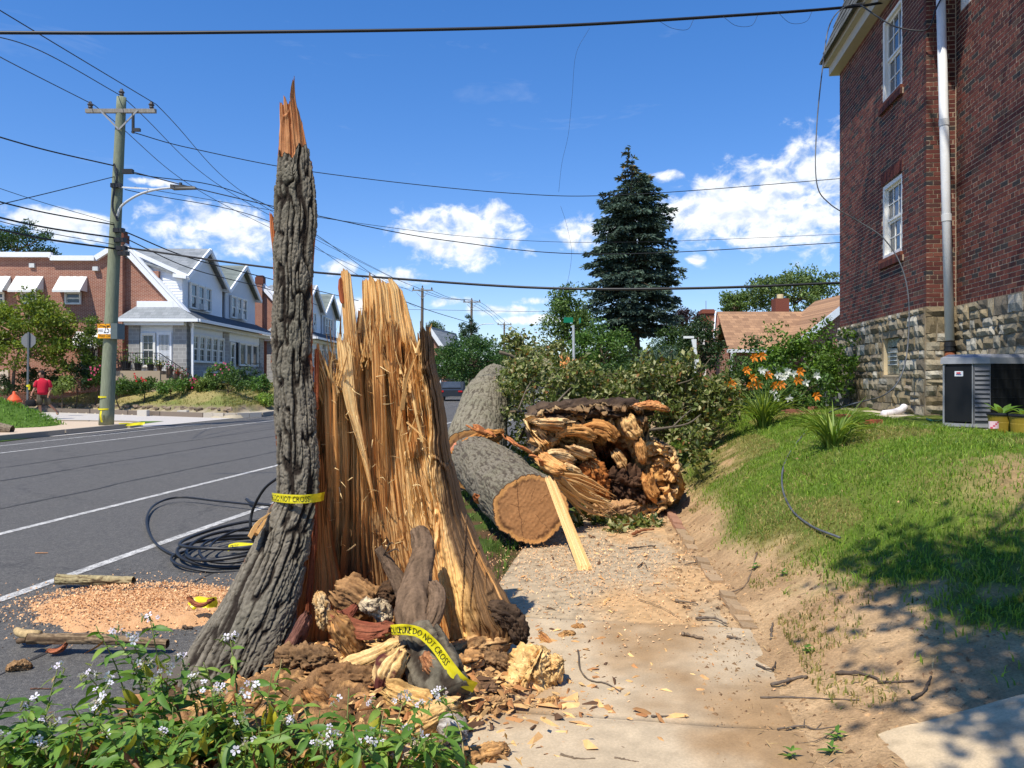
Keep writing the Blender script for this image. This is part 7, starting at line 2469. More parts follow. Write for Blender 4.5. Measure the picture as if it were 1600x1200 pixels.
def twin_house(label, P0, zb, wall_mat, full=True):
 """semi-detached pair: gabled brick side, white dormers, enclosed stone porch. a = back from the front, f = along the front"""
 P0 = np.array([P0[0], P0[1], 0.])
 f3 = np.array([-.03, 1, 0]); f3 /= np.linalg.norm(f3); a3 = np.array([-f3[1], f3[0], 0])
 Q = lambda a, f, z: P0 + a3 * a + f3 * f + np.array([0, 0, z])
 t = thing('twin_house', label, 'house', Q(0, 0, zb))
 W, SD = c(236, 238, 240), c(226, 230, 234)

 def poly(nm, pts, vec, mat, col=None):
  mb = MB(); mb.col = SD if col is None else col
  mb.prism([Q(*p) for p in pts], vec)
  return mb.build(nm, mat, t, color=col is not None)
 side = [(.4, .15, zb - .4), (.4, .15, 5.0), (3.7, .15, 8.62), (4.9, .15, 7.85), (7.3, .15, 7.85), (7.3, .15, 8.0), (17, .15, 8.0), (17, .15, zb - .4)]
 poly('side_wall', side, f3 * 13.6, wall_mat)
 # white coping and rake boards
 mb = MB(); mb.col = W
 for p, q in zip([(.1, 4.75), (3.7, 8.75), (5.0, 7.95), (7.25, 7.95), (7.25, 8.12)], [(3.75, 8.78), (4.95, 7.95), (7.3, 7.95), (7.25, 8.1), (17, 8.12)]):
  mb.bar(Q(p[0], .02, p[1]), Q(q[0], .02, q[1]), .22, .26)
 mb.bar(Q(.0, .1, 4.95), Q(3.6, .1, 8.95), .4, .12)
 mb.build('rake_board', M['siding'], t)
 # chimney breast up the side wall
 mb = MB(); mb.box(Q(3.65, .02, 5.0), (.42, .5, 7.6), rotz(math.atan2(a3[1], a3[0])))
 ch = mb.build('chimney', wall_mat, t, color=False)
 mb = MB(); mb.col = c(106, 64, 50); mb.box(Q(3.65, .05, 8.95), (.62, .62, .5)); mb.box(Q(3.65, .05, 9.25), (.5, .5, .2)); mb.build('chimney_cap', M['brick'], ch)
 # dormer block: siding cheek, two gabled fronts, roofs
 for k, f0 in enumerate((.35, 7.0)):
  f1 = f0 + 6.1; fm = (f0 + f1) / 2
  col = SD if k == 0 else c(196, 202, 208)
  mb = MB(); mb.col = col
  mb.prism([Q(.5, f0, 5.15), Q(.5, f1, 5.15), Q(.5, f1, 7.1), Q(.5, fm, 8.8), Q(.5, f0, 7.1)], a3 * .12)
  face = mb.build('dormer_front', M['siding'], t)
  if k == 0:
   mb = MB(); mb.col = W
   mb.prism([Q(.52, f0, 5.1), Q(.52, f0, 7.12), Q(3.55, f0, 8.55)], f3 * .1); cheek = mb.build('dormer_cheek', M['siding'], t)
   # clapboards, each lapped over the one below
   for i in range(22):
    z = 5.2 + i * .15
    lo = .52 + max(0, (z + .07 - 7.12)) / (8.55 - 7.12) * 3.03; hi = .52 + (z - 5.1) / (8.55 - 5.1) * 3.03
    if hi - lo < .1: continue
    mb = MB(); mb.col = W * (.97 + .03 * (i % 2))
    mb.add([Q(lo, f0 - .03, z), Q(hi, f0 - .03, z), Q(hi + .1, f0 - .008, z + .15), Q(lo, f0 - .008, z + .15), Q(lo, f0, z), Q(hi, f0, z)], [(0, 1, 2, 3), (0, 4, 5, 1)])
    mb.build('clapboard', M['siding'], cheek)
  for s, (fa, fb) in enumerate(((f0 - .25, fm), (f1 + .25, fm))):
   mb = MB()
   zf = 6.95
   P = [Q(.15, fa, zf), Q(.15, fb, 8.95), Q(3.8, fb, 8.95), Q(3.8, fa, 8.1)]
   mb.prism(P, (0, 0, .1)); mb.build('dormer_roof', M['grey_shingle'] if k == 0 else M['green_shingle'], t, color=False)
   m2 = MB(); m2.col = W
   m2.bar(Q(.12, fa, zf + .0), Q(.12, fb, 8.95), .1, .24); m2.bar(Q(.2, fa, zf + .02), Q(.9, fa, zf + .12), .22, .18); m2.build('gable_trim', M['siding'], t)
  if k == 0:
   mb = MB(); mb.col = W
   mb.bar(Q(.1, f0 - .2, 6.98), Q(3.7, f0 - .2, 8.62), .14, .2); mb.build('gutter', M['siding'], t)
  w = Wall(Q(.5, f0, 0), f3, -a3)
  for i in range(3):
   sash_window(t, w, .75 + i * 1.08, 1.75 + i * 1.08, 5.4, 6.85, 1, 1, -.05, frame_w=.09, gl=M['glass_dim'])
  mb = MB(); mb.col = c(206, 206, 200); w.box(mb, 1.95, 2.55, 5.42, 5.78, .02, .4); mb.build('window_air_conditioner', M['metal'], t)
 # lower roof along the front and hip over the side door
 poly('front_roof', [(-.75, -.9, 4.62), (.62, .1, 5.3), (.62, 13.4, 5.3), (-.75, 14.3, 4.62)], (0, 0, .08), M['dark_shingle'])
 poly('porch_roof', [(-.75, -.9, 4.62), (3.4, -.9, 4.62), (2.7, .12, 5.45), (.9, .12, 5.45)], (0, 0, .08), M['grey_shingle'])
 mb = MB(); mb.col = W
 mb.bar(Q(-.8, -.95, 4.6), Q(3.45, -.95, 4.6), .14, .16); mb.bar(Q(-.82, -.9, 4.6), Q(-.82, 14.3, 4.6), .14, .16)
 mb.bar(Q(.85, .05, 5.5), Q(2.75, .05, 5.5), .3, .34); mb.bar(Q(-.1, -.1, 4.45), Q(-.1, 13.9, 4.45), .5, .2); mb.bar(Q(0, -.62, 4.45), Q(3.1, -.62, 4.45), .4, .2)
 mb.bar(Q(-.35, -.5, 4.5), Q(-.3, -.4, 4.2), .1, .1); mb.bar(Q(-.3, -.4, 4.2), Q(-.3, -.4, 1.4), .1, .1)
 mb.build('porch_eave', M['siding'], t)
 ws = Wall(Q(0, -.45, 0), a3, -f3); wf = Wall(Q(0, 0, 0), f3, -a3)
 # porch walls: stone piers, white infill
 mb = MB(); ws.box(mb, 0, .72, zb - .6, 4.4, -.5, 0); ws.box(mb, 2.45, 3.02, zb - .6, 4.4, -.5, 0); ws.box(mb, .72, 2.45, zb - .6, 1.95, -.5, -.02)
 mb.build('stone_pier', M['grey_block'], t, color=False)
 mb = MB()
 for (s0, s1, z1) in ((-.44, .1, 4.4), (5.25, 6.25, 4.4), (12.6, 13.5, 4.4), (.1, 5.25, 2.4), (6.25, 12.6, 2.3)):
  wf.box(mb, s0, s1, zb - .6, z1, -.4, .0 if z1 > 4 else -.03)
 mb.build('stone_front', M['grey_block_front'], t, color=False)
 mb = MB(); mb.col = SD
 ws.box(mb, .72, 2.45, 1.95, 4.4, -.4, -.12); wf.box(mb, .1, 5.25, 3.95, 4.4, -.4, -.06); wf.box(mb, 6.25, 12.6, 3.85, 4.4, -.4, -.06); wf.box(mb, .1, 12.6, 2.2, 4.0, -.5, -.3)
 mb.build('infill_panel', M['siding'], t)
 sash_window(t, ws, 1.62, 2.38, 2.15, 3.95, 2, 2, .06, frame_w=.1, gl=M['glass_dim'], curtain=c(200, 200, 196))
 # barred storm door
 mb = MB(); mb.col = W
 ws.box(mb, .80, 1.58, 1.95, 4.0, -.1, -.04); dr = mb.build('storm_door', M['siding'], t)
 mb = MB(); ws.box(mb, .92, 1.46, 3.05, 3.85, -.04, -.03); ws.box(mb, .92, 1.46, 2.05, 2.75, -.04, -.03); mb.build('door_glass', M['glass_dim'], dr, color=False)
 mb = MB(); mb.col = W
 for i in range(8):
  s = .95 + i * .068; ws.box(mb, s - .012, s + .012, 2.0, 3.9, -.03, -.01)
 mb.build('door_bars', M['siding'], dr)
 for i in range(5):
  sash_window(t, wf, .15 + i * 1.01, 1.12 + i * 1.01, 2.42, 3.95, 2, 2, .02, frame_w=.1, gl=M['glass_dim'])
 sash_window(t, wf, 6.35, 7.25, 1.9, 3.8, 1, 1, .05, frame_w=.12, gl=M['glass_dim'])
 for i in range(3):
  sash_window(t, wf, 8.1 + i * 1.3, 9.38 + i * 1.3, 2.35, 3.85, 1, 1, .03, frame_w=.09, gl=M['glass_dim'], split=False)
 sash_window(t, wf, 1.9, 4.0, zb + .05, zb + .75, 2, 1, .02, gl=M['glass_dim'], split=False)
 if full:
  # windows under aluminium awnings on the side wall
  wb = Wall(Q(0, .15, 0), a3, -f3)
  for (px, z0, z1, dk) in ((116, 5.5, 6.15, 0), (49, 5.5, 6.15, 0), (-1, 5.5, 6.15, 0), (141, 2.0, 3.2, 1)):
   s = (P0[0] - (px - 800) / 1200 * 41)
   sash_window(t, wb, s - .42, s + .42, z0, z1, 1, 1, -.03, frame_w=.07, gl=M['glass_dim'])
   hw, zt, dr_, zz = .72, z1 + .82, .75, z1 + .02
   mb = MB(); mb.col = c(222, 222, 216)
   n = 8
   for i in range(n):
    x0, x1 = s - hw + 2 * hw * i / n, s - hw + 2 * hw * (i + 1) / n
    k = .012 * (i % 2)
    mb.prism([wb.p(x0 + .004, zt + k, .04), wb.p(x1 - .004, zt + k, .04), wb.p(x1 - .004, zz + k, dr_), wb.p(x0 + .004, zz + k, dr_)], (0, 0, .02))
   for x in (s - hw, s + hw):
    mb.prism([wb.p(x, zt, .03), wb.p(x, zz, .03), wb.p(x, zz, dr_)], a3 * .015)
   mb.bar(wb.p(s - hw, zz - .04, dr_), wb.p(s + hw, zz - .04, dr_), .02, .1)
   mb.build('awning', M['siding'], t)
  mb = MB(); mb.col = c(206, 208, 206)
  for px, py in ((51, 415), (150, 420)):
   mb.box(pt(px, py, 40.9), (.28, .2, .22))
  mb.build('flood_light', M['metal'], t)
  # stoop, steps and railing
  mb = MB(); mb.col = c(168, 150, 126)
  ws.box(mb, .75, 3.0, .9, 1.95, .0, 1.5); mb.build('stoop', M['concrete'], t)
  st = MB(); st.col = c(160, 142, 120)
  for i in range(5):
   ws.box(st, .75 - .30 * (i + 1), .75 - .30 * i, .8, 1.95 - .19 * (i + 1), .02, 1.45)
  st.build('step', M['concrete'], t)
  mb = MB(); mb.col = c(30, 30, 32)
  mb.bar(ws.p(.8, 2.85, 1.42), ws.p(3.0, 2.85, 1.42), .035, .035); mb.bar(ws.p(.8, 2.05, 1.42), ws.p(3.0, 2.05, 1.42), .025, .025)
  for i in range(19): mb.bar(ws.p(.8 + 2.2 * i / 18, 1.95, 1.42), ws.p(.8 + 2.2 * i / 18, 2.85, 1.42), .016, .016)
  mb.bar(ws.p(.8, 2.85, 1.42), ws.p(-.8, 1.75, 1.42), .035, .035)
  for i in range(9):
   f = i / 8; mb.bar(ws.p(.8 - 1.6 * f, 1.9 - 1.1 * f, 1.42), ws.p(.8 - 1.6 * f, 2.85 - 1.1 * f, 1.42), .016, .016)
  for i in range(12): mb.bar(wf.p(6.6 + .28 * i, 1.5, 1.2), wf.p(6.6 + .28 * i, 2.5 - (0 if i < 8 else .12 * (i - 7)), 1.2), .02, .02)
  mb.bar(wf.p(6.6, 2.5, 1.2), wf.p(8.8, 2.5, 1.2), .04, .04)
  mb.build('railing', M['metal'], t)
 mb = MB(); mb.box(Q(7, 7, 3.6), (11, 13.4, 7.4)); mb.build('rear_block', wall_mat, t, color=False)
 return t, ws, wf

house1, WS1, WF1 = twin_house('brick corner twin house with white dormers and an enclosed grey stone porch', (-17.2, 41.0), 1.2, M['far_brick'])
twin_house('second brick twin house showing its chimney and dormers either side of the bark spike', (-15.5, 58.5), 1.1, M['far_brick'], False)

def porch_pots():
 rng = np.random.RandomState(8)
 for i, (s, z, r, lab, fc) in enumerate(((2.62, 1.95, .25, 'largest black pot with a pink flowering plant on the stoop', c(206, 70, 110)), (2.02, 1.95, .2, 'middle black pot on the stoop', c(120, 150, 70)), (1.38, 1.95, .17, 'smallest black pot on the stoop', c(120, 150, 70)),
           (.95, 1.95, .15, 'yellow flowered pot at the top of the steps', c(226, 200, 60)), (.42, 1.75, .17, 'magenta flowered pot on the steps', c(186, 50, 140)), (.05, 1.55, .14, 'red flowered pot low on the steps', c(200, 60, 60)), (-.3, 1.36, .17, 'planter with mixed flowers on the lowest step', c(206, 96, 96)))):
  b = WS1.p(s, z, 1.1)
  t = thing('flower_pot', lab, 'flower pot', b, 'flower pots on the stoop across the road')
  mb = MB(); mb.col = c(34, 33, 34) if i < 3 else c(96, 78, 66)
  mb.lathe(b, [(r * .75, 0), (r, r * 1.7), (r * 1.08, r * 1.72), (r * 1.08, r * 1.95), (r * .9, r * 1.95)], 14); mb.build('pot', M['metal'], t)
  n = 90
  P = b + np.array([0, 0, r * 2.3]) + rng.normal(size=(n, 3)) * np.array([r * .7, r * .7, r * (.9 if i else 1.4)])
  P[:, 2] = np.maximum(P[:, 2], b[2] + r * 1.9)
  col = tone(n, rng, c(60, 92, 40), c(104, 130, 60)); fl = rng.rand(n) < (.35 if i > 3 else .15); col[fl] = fc
  V, F, C = leaf_quads(P, .12, rng, col); obj('foliage', V, F, M['leaf'], t, C)

porch_pots()

def left_garden():
 g, h = c(52, 82, 34), c(96, 122, 52)
 for i, (px, py, Y, rx, rz, lab, ca, cb) in enumerate((
   (357, 614, 37.5, .95, .62, 'large rounded green bush on the corner of the bank', g, h), (190, 605, 37, .55, .4, 'low dark shrub right behind the utility pole', g, h), (224, 603, 37.5, .6, .4, 'shrub with red flowers below the stoop', g, h),
   (267, 606, 37.3, .6, .42, 'small round shrub below the steps', c(64, 100, 40), c(110, 140, 60)), (300, 600, 38.2, .42, .4, 'pink rose shrub at the end of the steps', g, h), (322, 606, 37.6, .4, .35, 'pale green shrub beside the large bush', c(96, 120, 56), c(140, 156, 84)),
   (345, 586, 40, .7, .6, 'loose rose bush in front of the porch windows', c(70, 104, 46), c(110, 136, 66)), (375, 592, 41.5, .9, .55, 'dark shrub under the picture window', c(40, 66, 30), g), (404, 606, 40.5, .62, .55, 'leafy plant at the right end of the bank', c(58, 92, 40), c(104, 140, 62)), (415, 624, 38, .38, .3, 'low yellow-green plant at the foot of the bank', c(110, 140, 56), c(150, 170, 80)),
   (116, 590, 38.4, 1.0, .75, 'dense dark evergreen shrub left of the pole', c(26, 50, 26), c(50, 80, 38)), (148, 590, 38.6, .55, .55, 'rose shrub beside the dark evergreen', g, h), (97, 604, 37.5, .5, .4, 'pale shrub below the dark evergreen', c(96, 116, 52), c(130, 146, 76)), (60, 592, 39, .9, .6, 'shaded shrub behind the walking man', c(34, 56, 28), c(64, 88, 40)), (20, 606, 38, 1.1, .5, 'low shaded shrub behind the hydrant', c(40, 60, 28), c(70, 92, 42)))):
  p = pt(px, py, Y)
  b = np.array([p[0], p[1], corner_z(p[0], p[1])])
  p[2] = max(p[2], b[2] + rz * .6)
  tree('shrub', lab, b, p, (rx, rx * .8, rz), 34, 46, .24, .12, ca, cb, 400 + i, cat='shrub', trunk=.04, limbs=8)
 rng = np.random.RandomState(1)
 for (px, py, Y, n, s, col, lab) in ((218, 592, 37, 9, .2, c(206, 40, 46), 'red blossoms on the shrub below the stoop'), (304, 597, 37.7, 12, .18, c(214, 60, 110), 'pink blossoms on the rose shrub by the steps'), (349, 578, 39.4, 9, .4, c(220, 110, 140), 'pink blossoms over the loose rose bush'), (150, 582, 38, 14, .35, c(214, 90, 120), 'pink blossoms on the rose shrub by the pole')):
  t = thing('blossoms', lab, 'blossom', pt(px, py, Y))
  for k in range(n):
   p = pt(px, py, Y) + rng.normal(size=3) * s * np.array([1, .3, .7])
   mb = MB()
   for j in range(5):
    a = j * 1.256; d = np.array([math.cos(a), -.3, math.sin(a)])
    mb.add([p, p + d * .035 + np.array([-d[2], 0, d[0]]) * .022, p + d * .06, p + d * .035 - np.array([-d[2], 0, d[0]]) * .022], [(0, 1, 2, 3)], col * (.8 + .4 * rng.rand()))
   mb.build('blossom', M['leaf'], t)
 tree('small_tree', 'bushy yellow-green small tree in front of the brick side wall', (-24.4, 37.5, .9), (-23.9, 38, 3.7), (2.35, 1.5, 1.95), 120, 90, .5, .17, c(78, 104, 30), c(142, 156, 56), 420, trunk=.09, limbs=22)
 tree('leafy_shrub', 'tall loose shrub against the brick side wall', (-21.4, 38.8, 1.1), (-21.3, 39, 3.1), (1.0, .8, 1.5), 50, 60, .38, .15, c(62, 88, 30), c(112, 132, 52), 421, cat='shrub', trunk=.05, limbs=12)
 # pale rail fence at the back of the bank
 t = thing('block_wall', 'low pale open-block garden wall behind the shrubs', 'wall', pt(100, 590, 40))
 for (x0, x1) in ((-2, 12), (176, 208)):
  for k in range(3):
   mb = MB(); mb.col = c(206, 192, 174); a, b = pt(x0, 583 + k * 8, 40.2), pt(x1, 583 + k * 8, 40.2); mb.bar(a, b, .12, .13); mb.build('rail', M['concrete'], t)
  for x in (x0, (x0 + x1) / 2, x1):
   mb = MB(); mb.col = c(196, 182, 164); p = pt(x, 590, 40.2); mb.box((p[0], 40.2, 1.5), (.16, .16, 1.0)); mb.build('post', M['concrete'], t)

left_garden()

# ------------------------------------------------------------------ utility poles
M['pole'] = vm('pole_wood', .9, 12, .3, .5, 30, (4, 4, .3), dist=.008, spec=.15)

def utility_pole(label, base, top, r0, r1, arm, main=False, name='utility_pole'):
 base, top = np.asarray(base, float), np.asarray(top, float)
 t = thing(name, label, 'utility pole', base)
 n = 30
 mb = MB(); mb.col = c(128, 134, 112) if main else c(112, 100, 88)
 mb.tube(spline([base, (base + top) / 2, top], n), np.linspace(r0, r1, n), 16, jit=.03); mb.build('pole', M['pole'], t, True)
 if arm:
  mb = MB(); mb.col = c(140, 136, 128)
  a, b = top + np.array([-arm, -.1, -.5 if main else -.25]), top + np.array([arm * 1.05, -.1, -.5 if main else -.25])
  mb.bar(a, b, .11, .13); mb.build('crossarm', M['pole'], t)
  m2 = MB(); m2.col = c(150, 150, 148)
  m2.bar(top + np.array([-.55 * arm, -.18, -.5]), top + np.array([0, -.18, -1.15]), .03, .05); m2.bar(top + np.array([.55 * arm, -.18, -.5]), top + np.array([0, -.18, -1.15]), .03, .05); m2.build('brace', M['metal'], t)
  for p in (a + np.array([.15, 0, .06]), b + np.array([-.15, 0, .06]), top + np.array([0, 0, .02])):
   m3 = MB(); m3.col = c(84, 82, 84); m3.lathe(p, [(.03, 0), (.08, .06), (.06, .1), (.1, .15), (.05, .22), (.04, .26)], 12); m3.build('insulator', M['metal'], t)
 return t

def poles():
 b = gr(166, 664); top = pt(190, 152, b[1])
 t = utility_pole('tall greenish wooden utility pole with a crossarm and street lamp', b, top, .235, .15, 1.15, True)
 Y = b[1]
 mb = MB(); mb.col = c(196, 198, 196)
 mb.tube(spline([pt(183, 340, Y - .2), pt(190, 322, Y - .25), pt(215, 305, Y - .4), pt(245, 296, Y - .5), pt(275, 293, Y - .6)], 24), .04, 8)
 la = mb.build('lamp_arm', M['metal'], t, True)
 mb = MB(); mb.col = c(80, 78, 74)
 p = pt(287, 293, Y - .6)
 mb.add([p + np.array([x * .38 + (.0 if x < 0 else .05), y * .16 * (1 if x < .5 else .6), z]) for x, y, z in ((-1, -1, -.06), (1, -1, -.05), (1, 1, -.05), (-1, 1, -.06), (-1, -1, .07), (.9, -.8, .02), (.9, .8, .02), (-1, 1, .07))], [(0, 3, 2, 1), (4, 5, 6, 7), (0, 1, 5, 4), (1, 2, 6, 5), (2, 3, 7, 6), (3, 0, 4, 7)])
 mb.tube([p + np.array([-.1, 0, .07]), p + np.array([-.1, 0, .16])], .05, 10)
 mb.build('lamp_head', M['metal'], la)
 mb = MB(); mb.col = c(210, 212, 212)
 mb.bar(pt(181, 292, Y - .2), pt(248, 296, Y - .4), .03, .05); mb.build('lamp_stay', M['metal'], t)
 mb = MB()
 for (x, y) in ((200, 268), (186, 360), (188, 375), (190, 388), (193, 396), (182, 290)):
  mb.box(pt(x, y, Y - .22), (.34, .16, .14))
 mb.tube(spline([pt(178, 256, Y - .25), pt(183, 275, Y - .27), pt(178, 300, Y - .28), pt(176, 325, Y - .28), pt(184, 345, Y - .28)], 16), .035, 6)
 mb.build('cable_bracket', M['wire'], t, color=False)
 mb = MB(); mb.col = c(60, 60, 60); mb.tube([pt(208, 178, Y - .15), pt(208, 208, Y - .15)], .05, 8); mb.box(pt(214, 203, Y - .2), (.22, .1, .1)); mb.build('fuse_cutout', M['metal'], t)
 # speed sign, its box and tape bands
 w = Wall(pt(152.5, 0, Y - .28) * np.array([1, 1, 0]), (1, 0, 0), (0, -1, 0))
 zt, zb_, L = pt(0, 506, Y - .28)[2], pt(0, 528.5, Y - .28)[2], 27.5 / 1200 * (Y - .28)
 s = thing('speed_sign', 'yellow and white 25 speed limit sign on the utility pole', 'sign', w.p(L / 2, zb_, 0))
 mb = MB(); mb.col = c(244, 168, 20); w.box(mb, 0, L, zb_, zt, -.02, 0); mb.build('sign_plate', M['paint'], s)
 H = zt - zb_
 mb = MB(); mb.col = c(240, 240, 238); w.box(mb, .01, L - .01, zb_ + H * .29, zt - H * .30, 0, .004); mb.build('white_band', M['paint'], s)
 for txt, s0, zz, size, wd in (('Drive CarePhilly', .03, zt - H * .23, .135, L - .05), ('25', L * .34, zb_ + H * .36, .30, L * .32), ('SPEED', .02, zb_ + H * .44, .1, L * .29), ('LIMIT', L * .70, zb_ + H * .44, .1, L * .27), ('Watch Children', .04, zb_ + H * .07, .135, L - .08)):
  tv, tf = TXT[txt]
  k = wd / tv[:, 0].max()
  V = np.array([w.p(s0 + x * k, zz + y * size * 1.15, .007) for x, y in tv[:, :2]])
  obj('lettering', V, tf, M['ink'], s)
 mb = MB(); mb.col = c(92, 104, 104); mb.box(pt(184, 518, Y - .05), (.22, .5, .52)); mb.build('rear_sign', M['metal'], s)
 for py in (620, 639):
  Pz = pt(166, py, Y); th = np.linspace(-.3, PI + .3, 20)
  r = .245
  tape('upper yellow tape band round the utility pole' if py == 620 else 'lower yellow tape band round the utility pole', [np.array([Pz[0] + r * math.cos(a + PI), Pz[1] + r * math.sin(a + PI), Pz[2]]) for a in th], .055, (0, 0, 1.), None, 0, .6, py, 40, .004)
 tape('yellow tape end hanging beside the pole foot', [pt(158, 642, Y - .3), pt(157, 650, Y - .35), pt(159, 660, Y - .3)], .06, (1, 0, .1), None, 0, .6, 4, 20, .02)
 tape('yellow tape lying along the kerb beside the pole', [gr(186, 663.5, .03), gr(205, 663, .02), gr(222, 662, .03), gr(226, 661, .05)], .12, (0, .6, .5), None, 0, .6, 5, 20, .03)
 for (px, pyt, Y2, arm, lab) in ((660, 450, 82, 1.1, 'far utility pole with crossarm just right of the stump'), (737, 469, 98, 1.1, 'far utility pole with crossarm and a small lamp arm'), (788, 505, 132, 1.2, 'distant utility pole with crossarm above the fallen leaves'), (818, 525, 165, 1.3, 'most distant utility pole')):
  top = pt(px, pyt, Y2); bs = top.copy(); bs[2] = 0; bs[0] -= .1
  p = utility_pole(lab, bs, top, .2, .14, arm)
  if px == 737:
   mb = MB(); mb.col = c(196, 198, 196); mb.tube(spline([pt(737, 520, Y2), pt(750, 508, Y2 - .3), pt(765, 506, Y2 - .5), pt(772, 506, Y2 - .6)], 10), .05, 6); mb.build('lamp_arm', M['metal'], p)

poles()

def wire(label, pts, r, n=70, sag=0.0, name='overhead_wire', mat=None):
 P = np.array([pt(*q) for q in pts])
 Q = spline(P, n)
 t = np.linspace(0, 1, n); Q[:, 2] -= sag * 4 * t * (1 - t)
 mb = MB(); mb.tube(Q, r, 6)
 o = mb.build(name, mat or M['wire'], None, True, color=False)
 return tag(o, label, 'wire', 'overhead wires')

def wires():
 Y = 26.1
 T = lambda x, y, d=0: (x, y, Y + d)
 wire('thick black cable crossing the very top of the picture to the brick house', [(-60, 51, 10.5), (300, 51, 11), (800, 43, 11.8), (1150, 24, 12.6), (1345, 9, 13.2), (1420, -6, 13.6)], .024)
 wire('thick twisted cable running from the utility pole across to the right', [T(190, 386, -.2), (420, 418, 24), (600, 434, 22), (850, 450, 20), (1100, 450, 19), (1400, 438, 18.5)], .035)
 wire('upper thin wire crossing behind the spike toward the spruce', [T(205, 206, 0), (300, 232, 28), (500, 270, 30), (800, 302, 32), (1000, 303, 33), (1400, 272, 34)], .016)
 wire('thin wire dipping across the middle of the sky', [T(205, 268, 0), (330, 300, 27), (500, 338, 28), (700, 376, 30), (950, 397, 31), (1400, 374, 32)], .018)
 wire('faint highest of the two wires crossing the middle cloud', [T(210, 292, 0), (500, 340, 30), (760, 372, 32), (1000, 378, 34), (1400, 362, 36)], .010)
 for i, (x0, y0, x1, y1, lab) in enumerate(((244, 163, 661, 453, 'power line from the crossarm right end to the next pole'), (190, 150, 655, 451, 'power line from the pole top to the next pole'), (147, 164, 645, 456, 'power line from the crossarm left end to the next pole'))):
  wire(lab, [T(x0, y0), ((x0 + x1) / 2 - 55, (y0 + y1) / 2 + 5, 42), (x1 - 60, y1 - 26, 66), (x1, y1, 82)], .014)
  wire(lab.replace('to the next pole', 'toward the upper left'), [T(x0, y0), (x0 - 130, y0 - 78 + i * 6, 21), (-60, (-20, 45, 55)[i], 17)], .014)
  wire(('first', 'second', 'third')[i] + ' of the lines joining the far poles', [(661 - 12 + i * 12, 453, 82), (690 + i * 8, 466, 89), (737 - 10 + i * 10, 471, 98), (765 + i * 6, 492, 113), (788 - 8 + i * 8, 507, 132), (820, 526, 165)], .022)
 for i, (y0, y1, lab) in enumerate(((260, 208, 'highest of the cables entering the pole from the left'), (275, 330, 'slack cable entering the pole from the left below the highest'), (352, 312, 'third cable entering the pole from the left'), (372, 338, 'fourth cable entering the pole from the left'), (389, 357, 'lowest thick cable entering the pole from the left'), (350, 285, 'thin wire above the third left cable'), (383, 342, 'thin wire just above the lowest left cable'))):
  wire(lab, [(-80, y1 - 18 if y1 < y0 else y1 + 8, 20), (60, y0 * .45 + y1 * .55, 23), T(183, y0, -.2)], (.022, .014, .022, .028, .032, .009, .012)[i])
 for i, (y0, pts, lab) in enumerate(((268, [(420, 322, 32), (600, 440, 60), (640, 452, 75)], 'cable from the lamp bracket descending behind the spike'), (296, [(430, 350, 33), (560, 430, 55), (650, 480, 80)], 'lower cable descending behind the spike'), (362, [(300, 404, 30), (440, 440, 36), (560, 470, 50)], 'service cable passing in front of the white dormers'), (372, [(300, 420, 30), (420, 452, 36), (500, 478, 44)], 'lowest service cable in front of the dormers'))):
  wire(lab, [T(195, y0)] + pts, (.016, .014, .022, .018)[i])
 wire('thin cable between the stump top and the far pole', [(630, 470, 60), (680, 488, 70), (737, 505, 98)], .03)
 wire('pair of far horizontal lines above the street', [(560, 482, 120), (850, 487, 120), (1100, 488, 120)], .03)
 wire('lower far horizontal line above the street', [(700, 538, 120), (850, 541, 120), (900, 541, 120)], .03)
 wire('loose cable hanging in a loop from the roof to the lawn', [(1352, 4, 12.9), (1318, 12, 12.6), (1296, 40, 12.4), (1286, 100, 12.2), (1276, 200, 12.0), (1276, 285, 11.8), (1296, 318, 11.8), (1340, 345, 11.8), (1380, 372, 11.7), (1408, 415, 11.6), (1420, 470, 11.5), (1418, 545, 11.3), (1406, 592, 11.1), (1380, 618, 10.8), (1330, 632, 10.2)] + [(x, y, on_ground(x, y)[1] - .05) for x, y in ((1290, 648), (1255, 680), (1228, 720), (1222, 757), (1236, 795), (1268, 822), (1312, 840))], .010, 160, name='loose_cable', mat=pm('cable_grey', c(60, 62, 66), c(104, 108, 112), 2, .5))
 wire('slack cable looped from the roof edge to the downspout', [(1345, 8, 12.4), (1370, 25, 12.1), (1400, 42, 11.8), (1440, 48, 11.5), (1454, 40, 11.4), (1462, 15, 11.35), (1475, -10, 11.3)], .012)
 wire('thin broken filament hanging in the sky beside the spruce', [(921, 44, 12), (900, 85, 12), (894, 150, 12), (888, 210, 12), (878, 255, 12), (873, 300, 12)], .0022, 60)
 wire('lower piece of thin filament drifting beside the spruce', [(876, 322, 12.5), (885, 350, 12.5), (893, 390, 12.5), (890, 425, 12.5), (884, 450, 12.5)], .0022, 40)
 for i, x in enumerate((1030, 1130, 1215)):
  wire('wire whisker curling off the top cable, ' + ('first', 'second', 'third')[i] + ' from the left', [(x, 33 - i * 7, 12.3), (x + 20, 44 - i * 4, 12.3), (x + 44, 46 - i * 6, 12.3), (x + 54, 30 - i * 6, 12.4)], .003, 20)

wires()

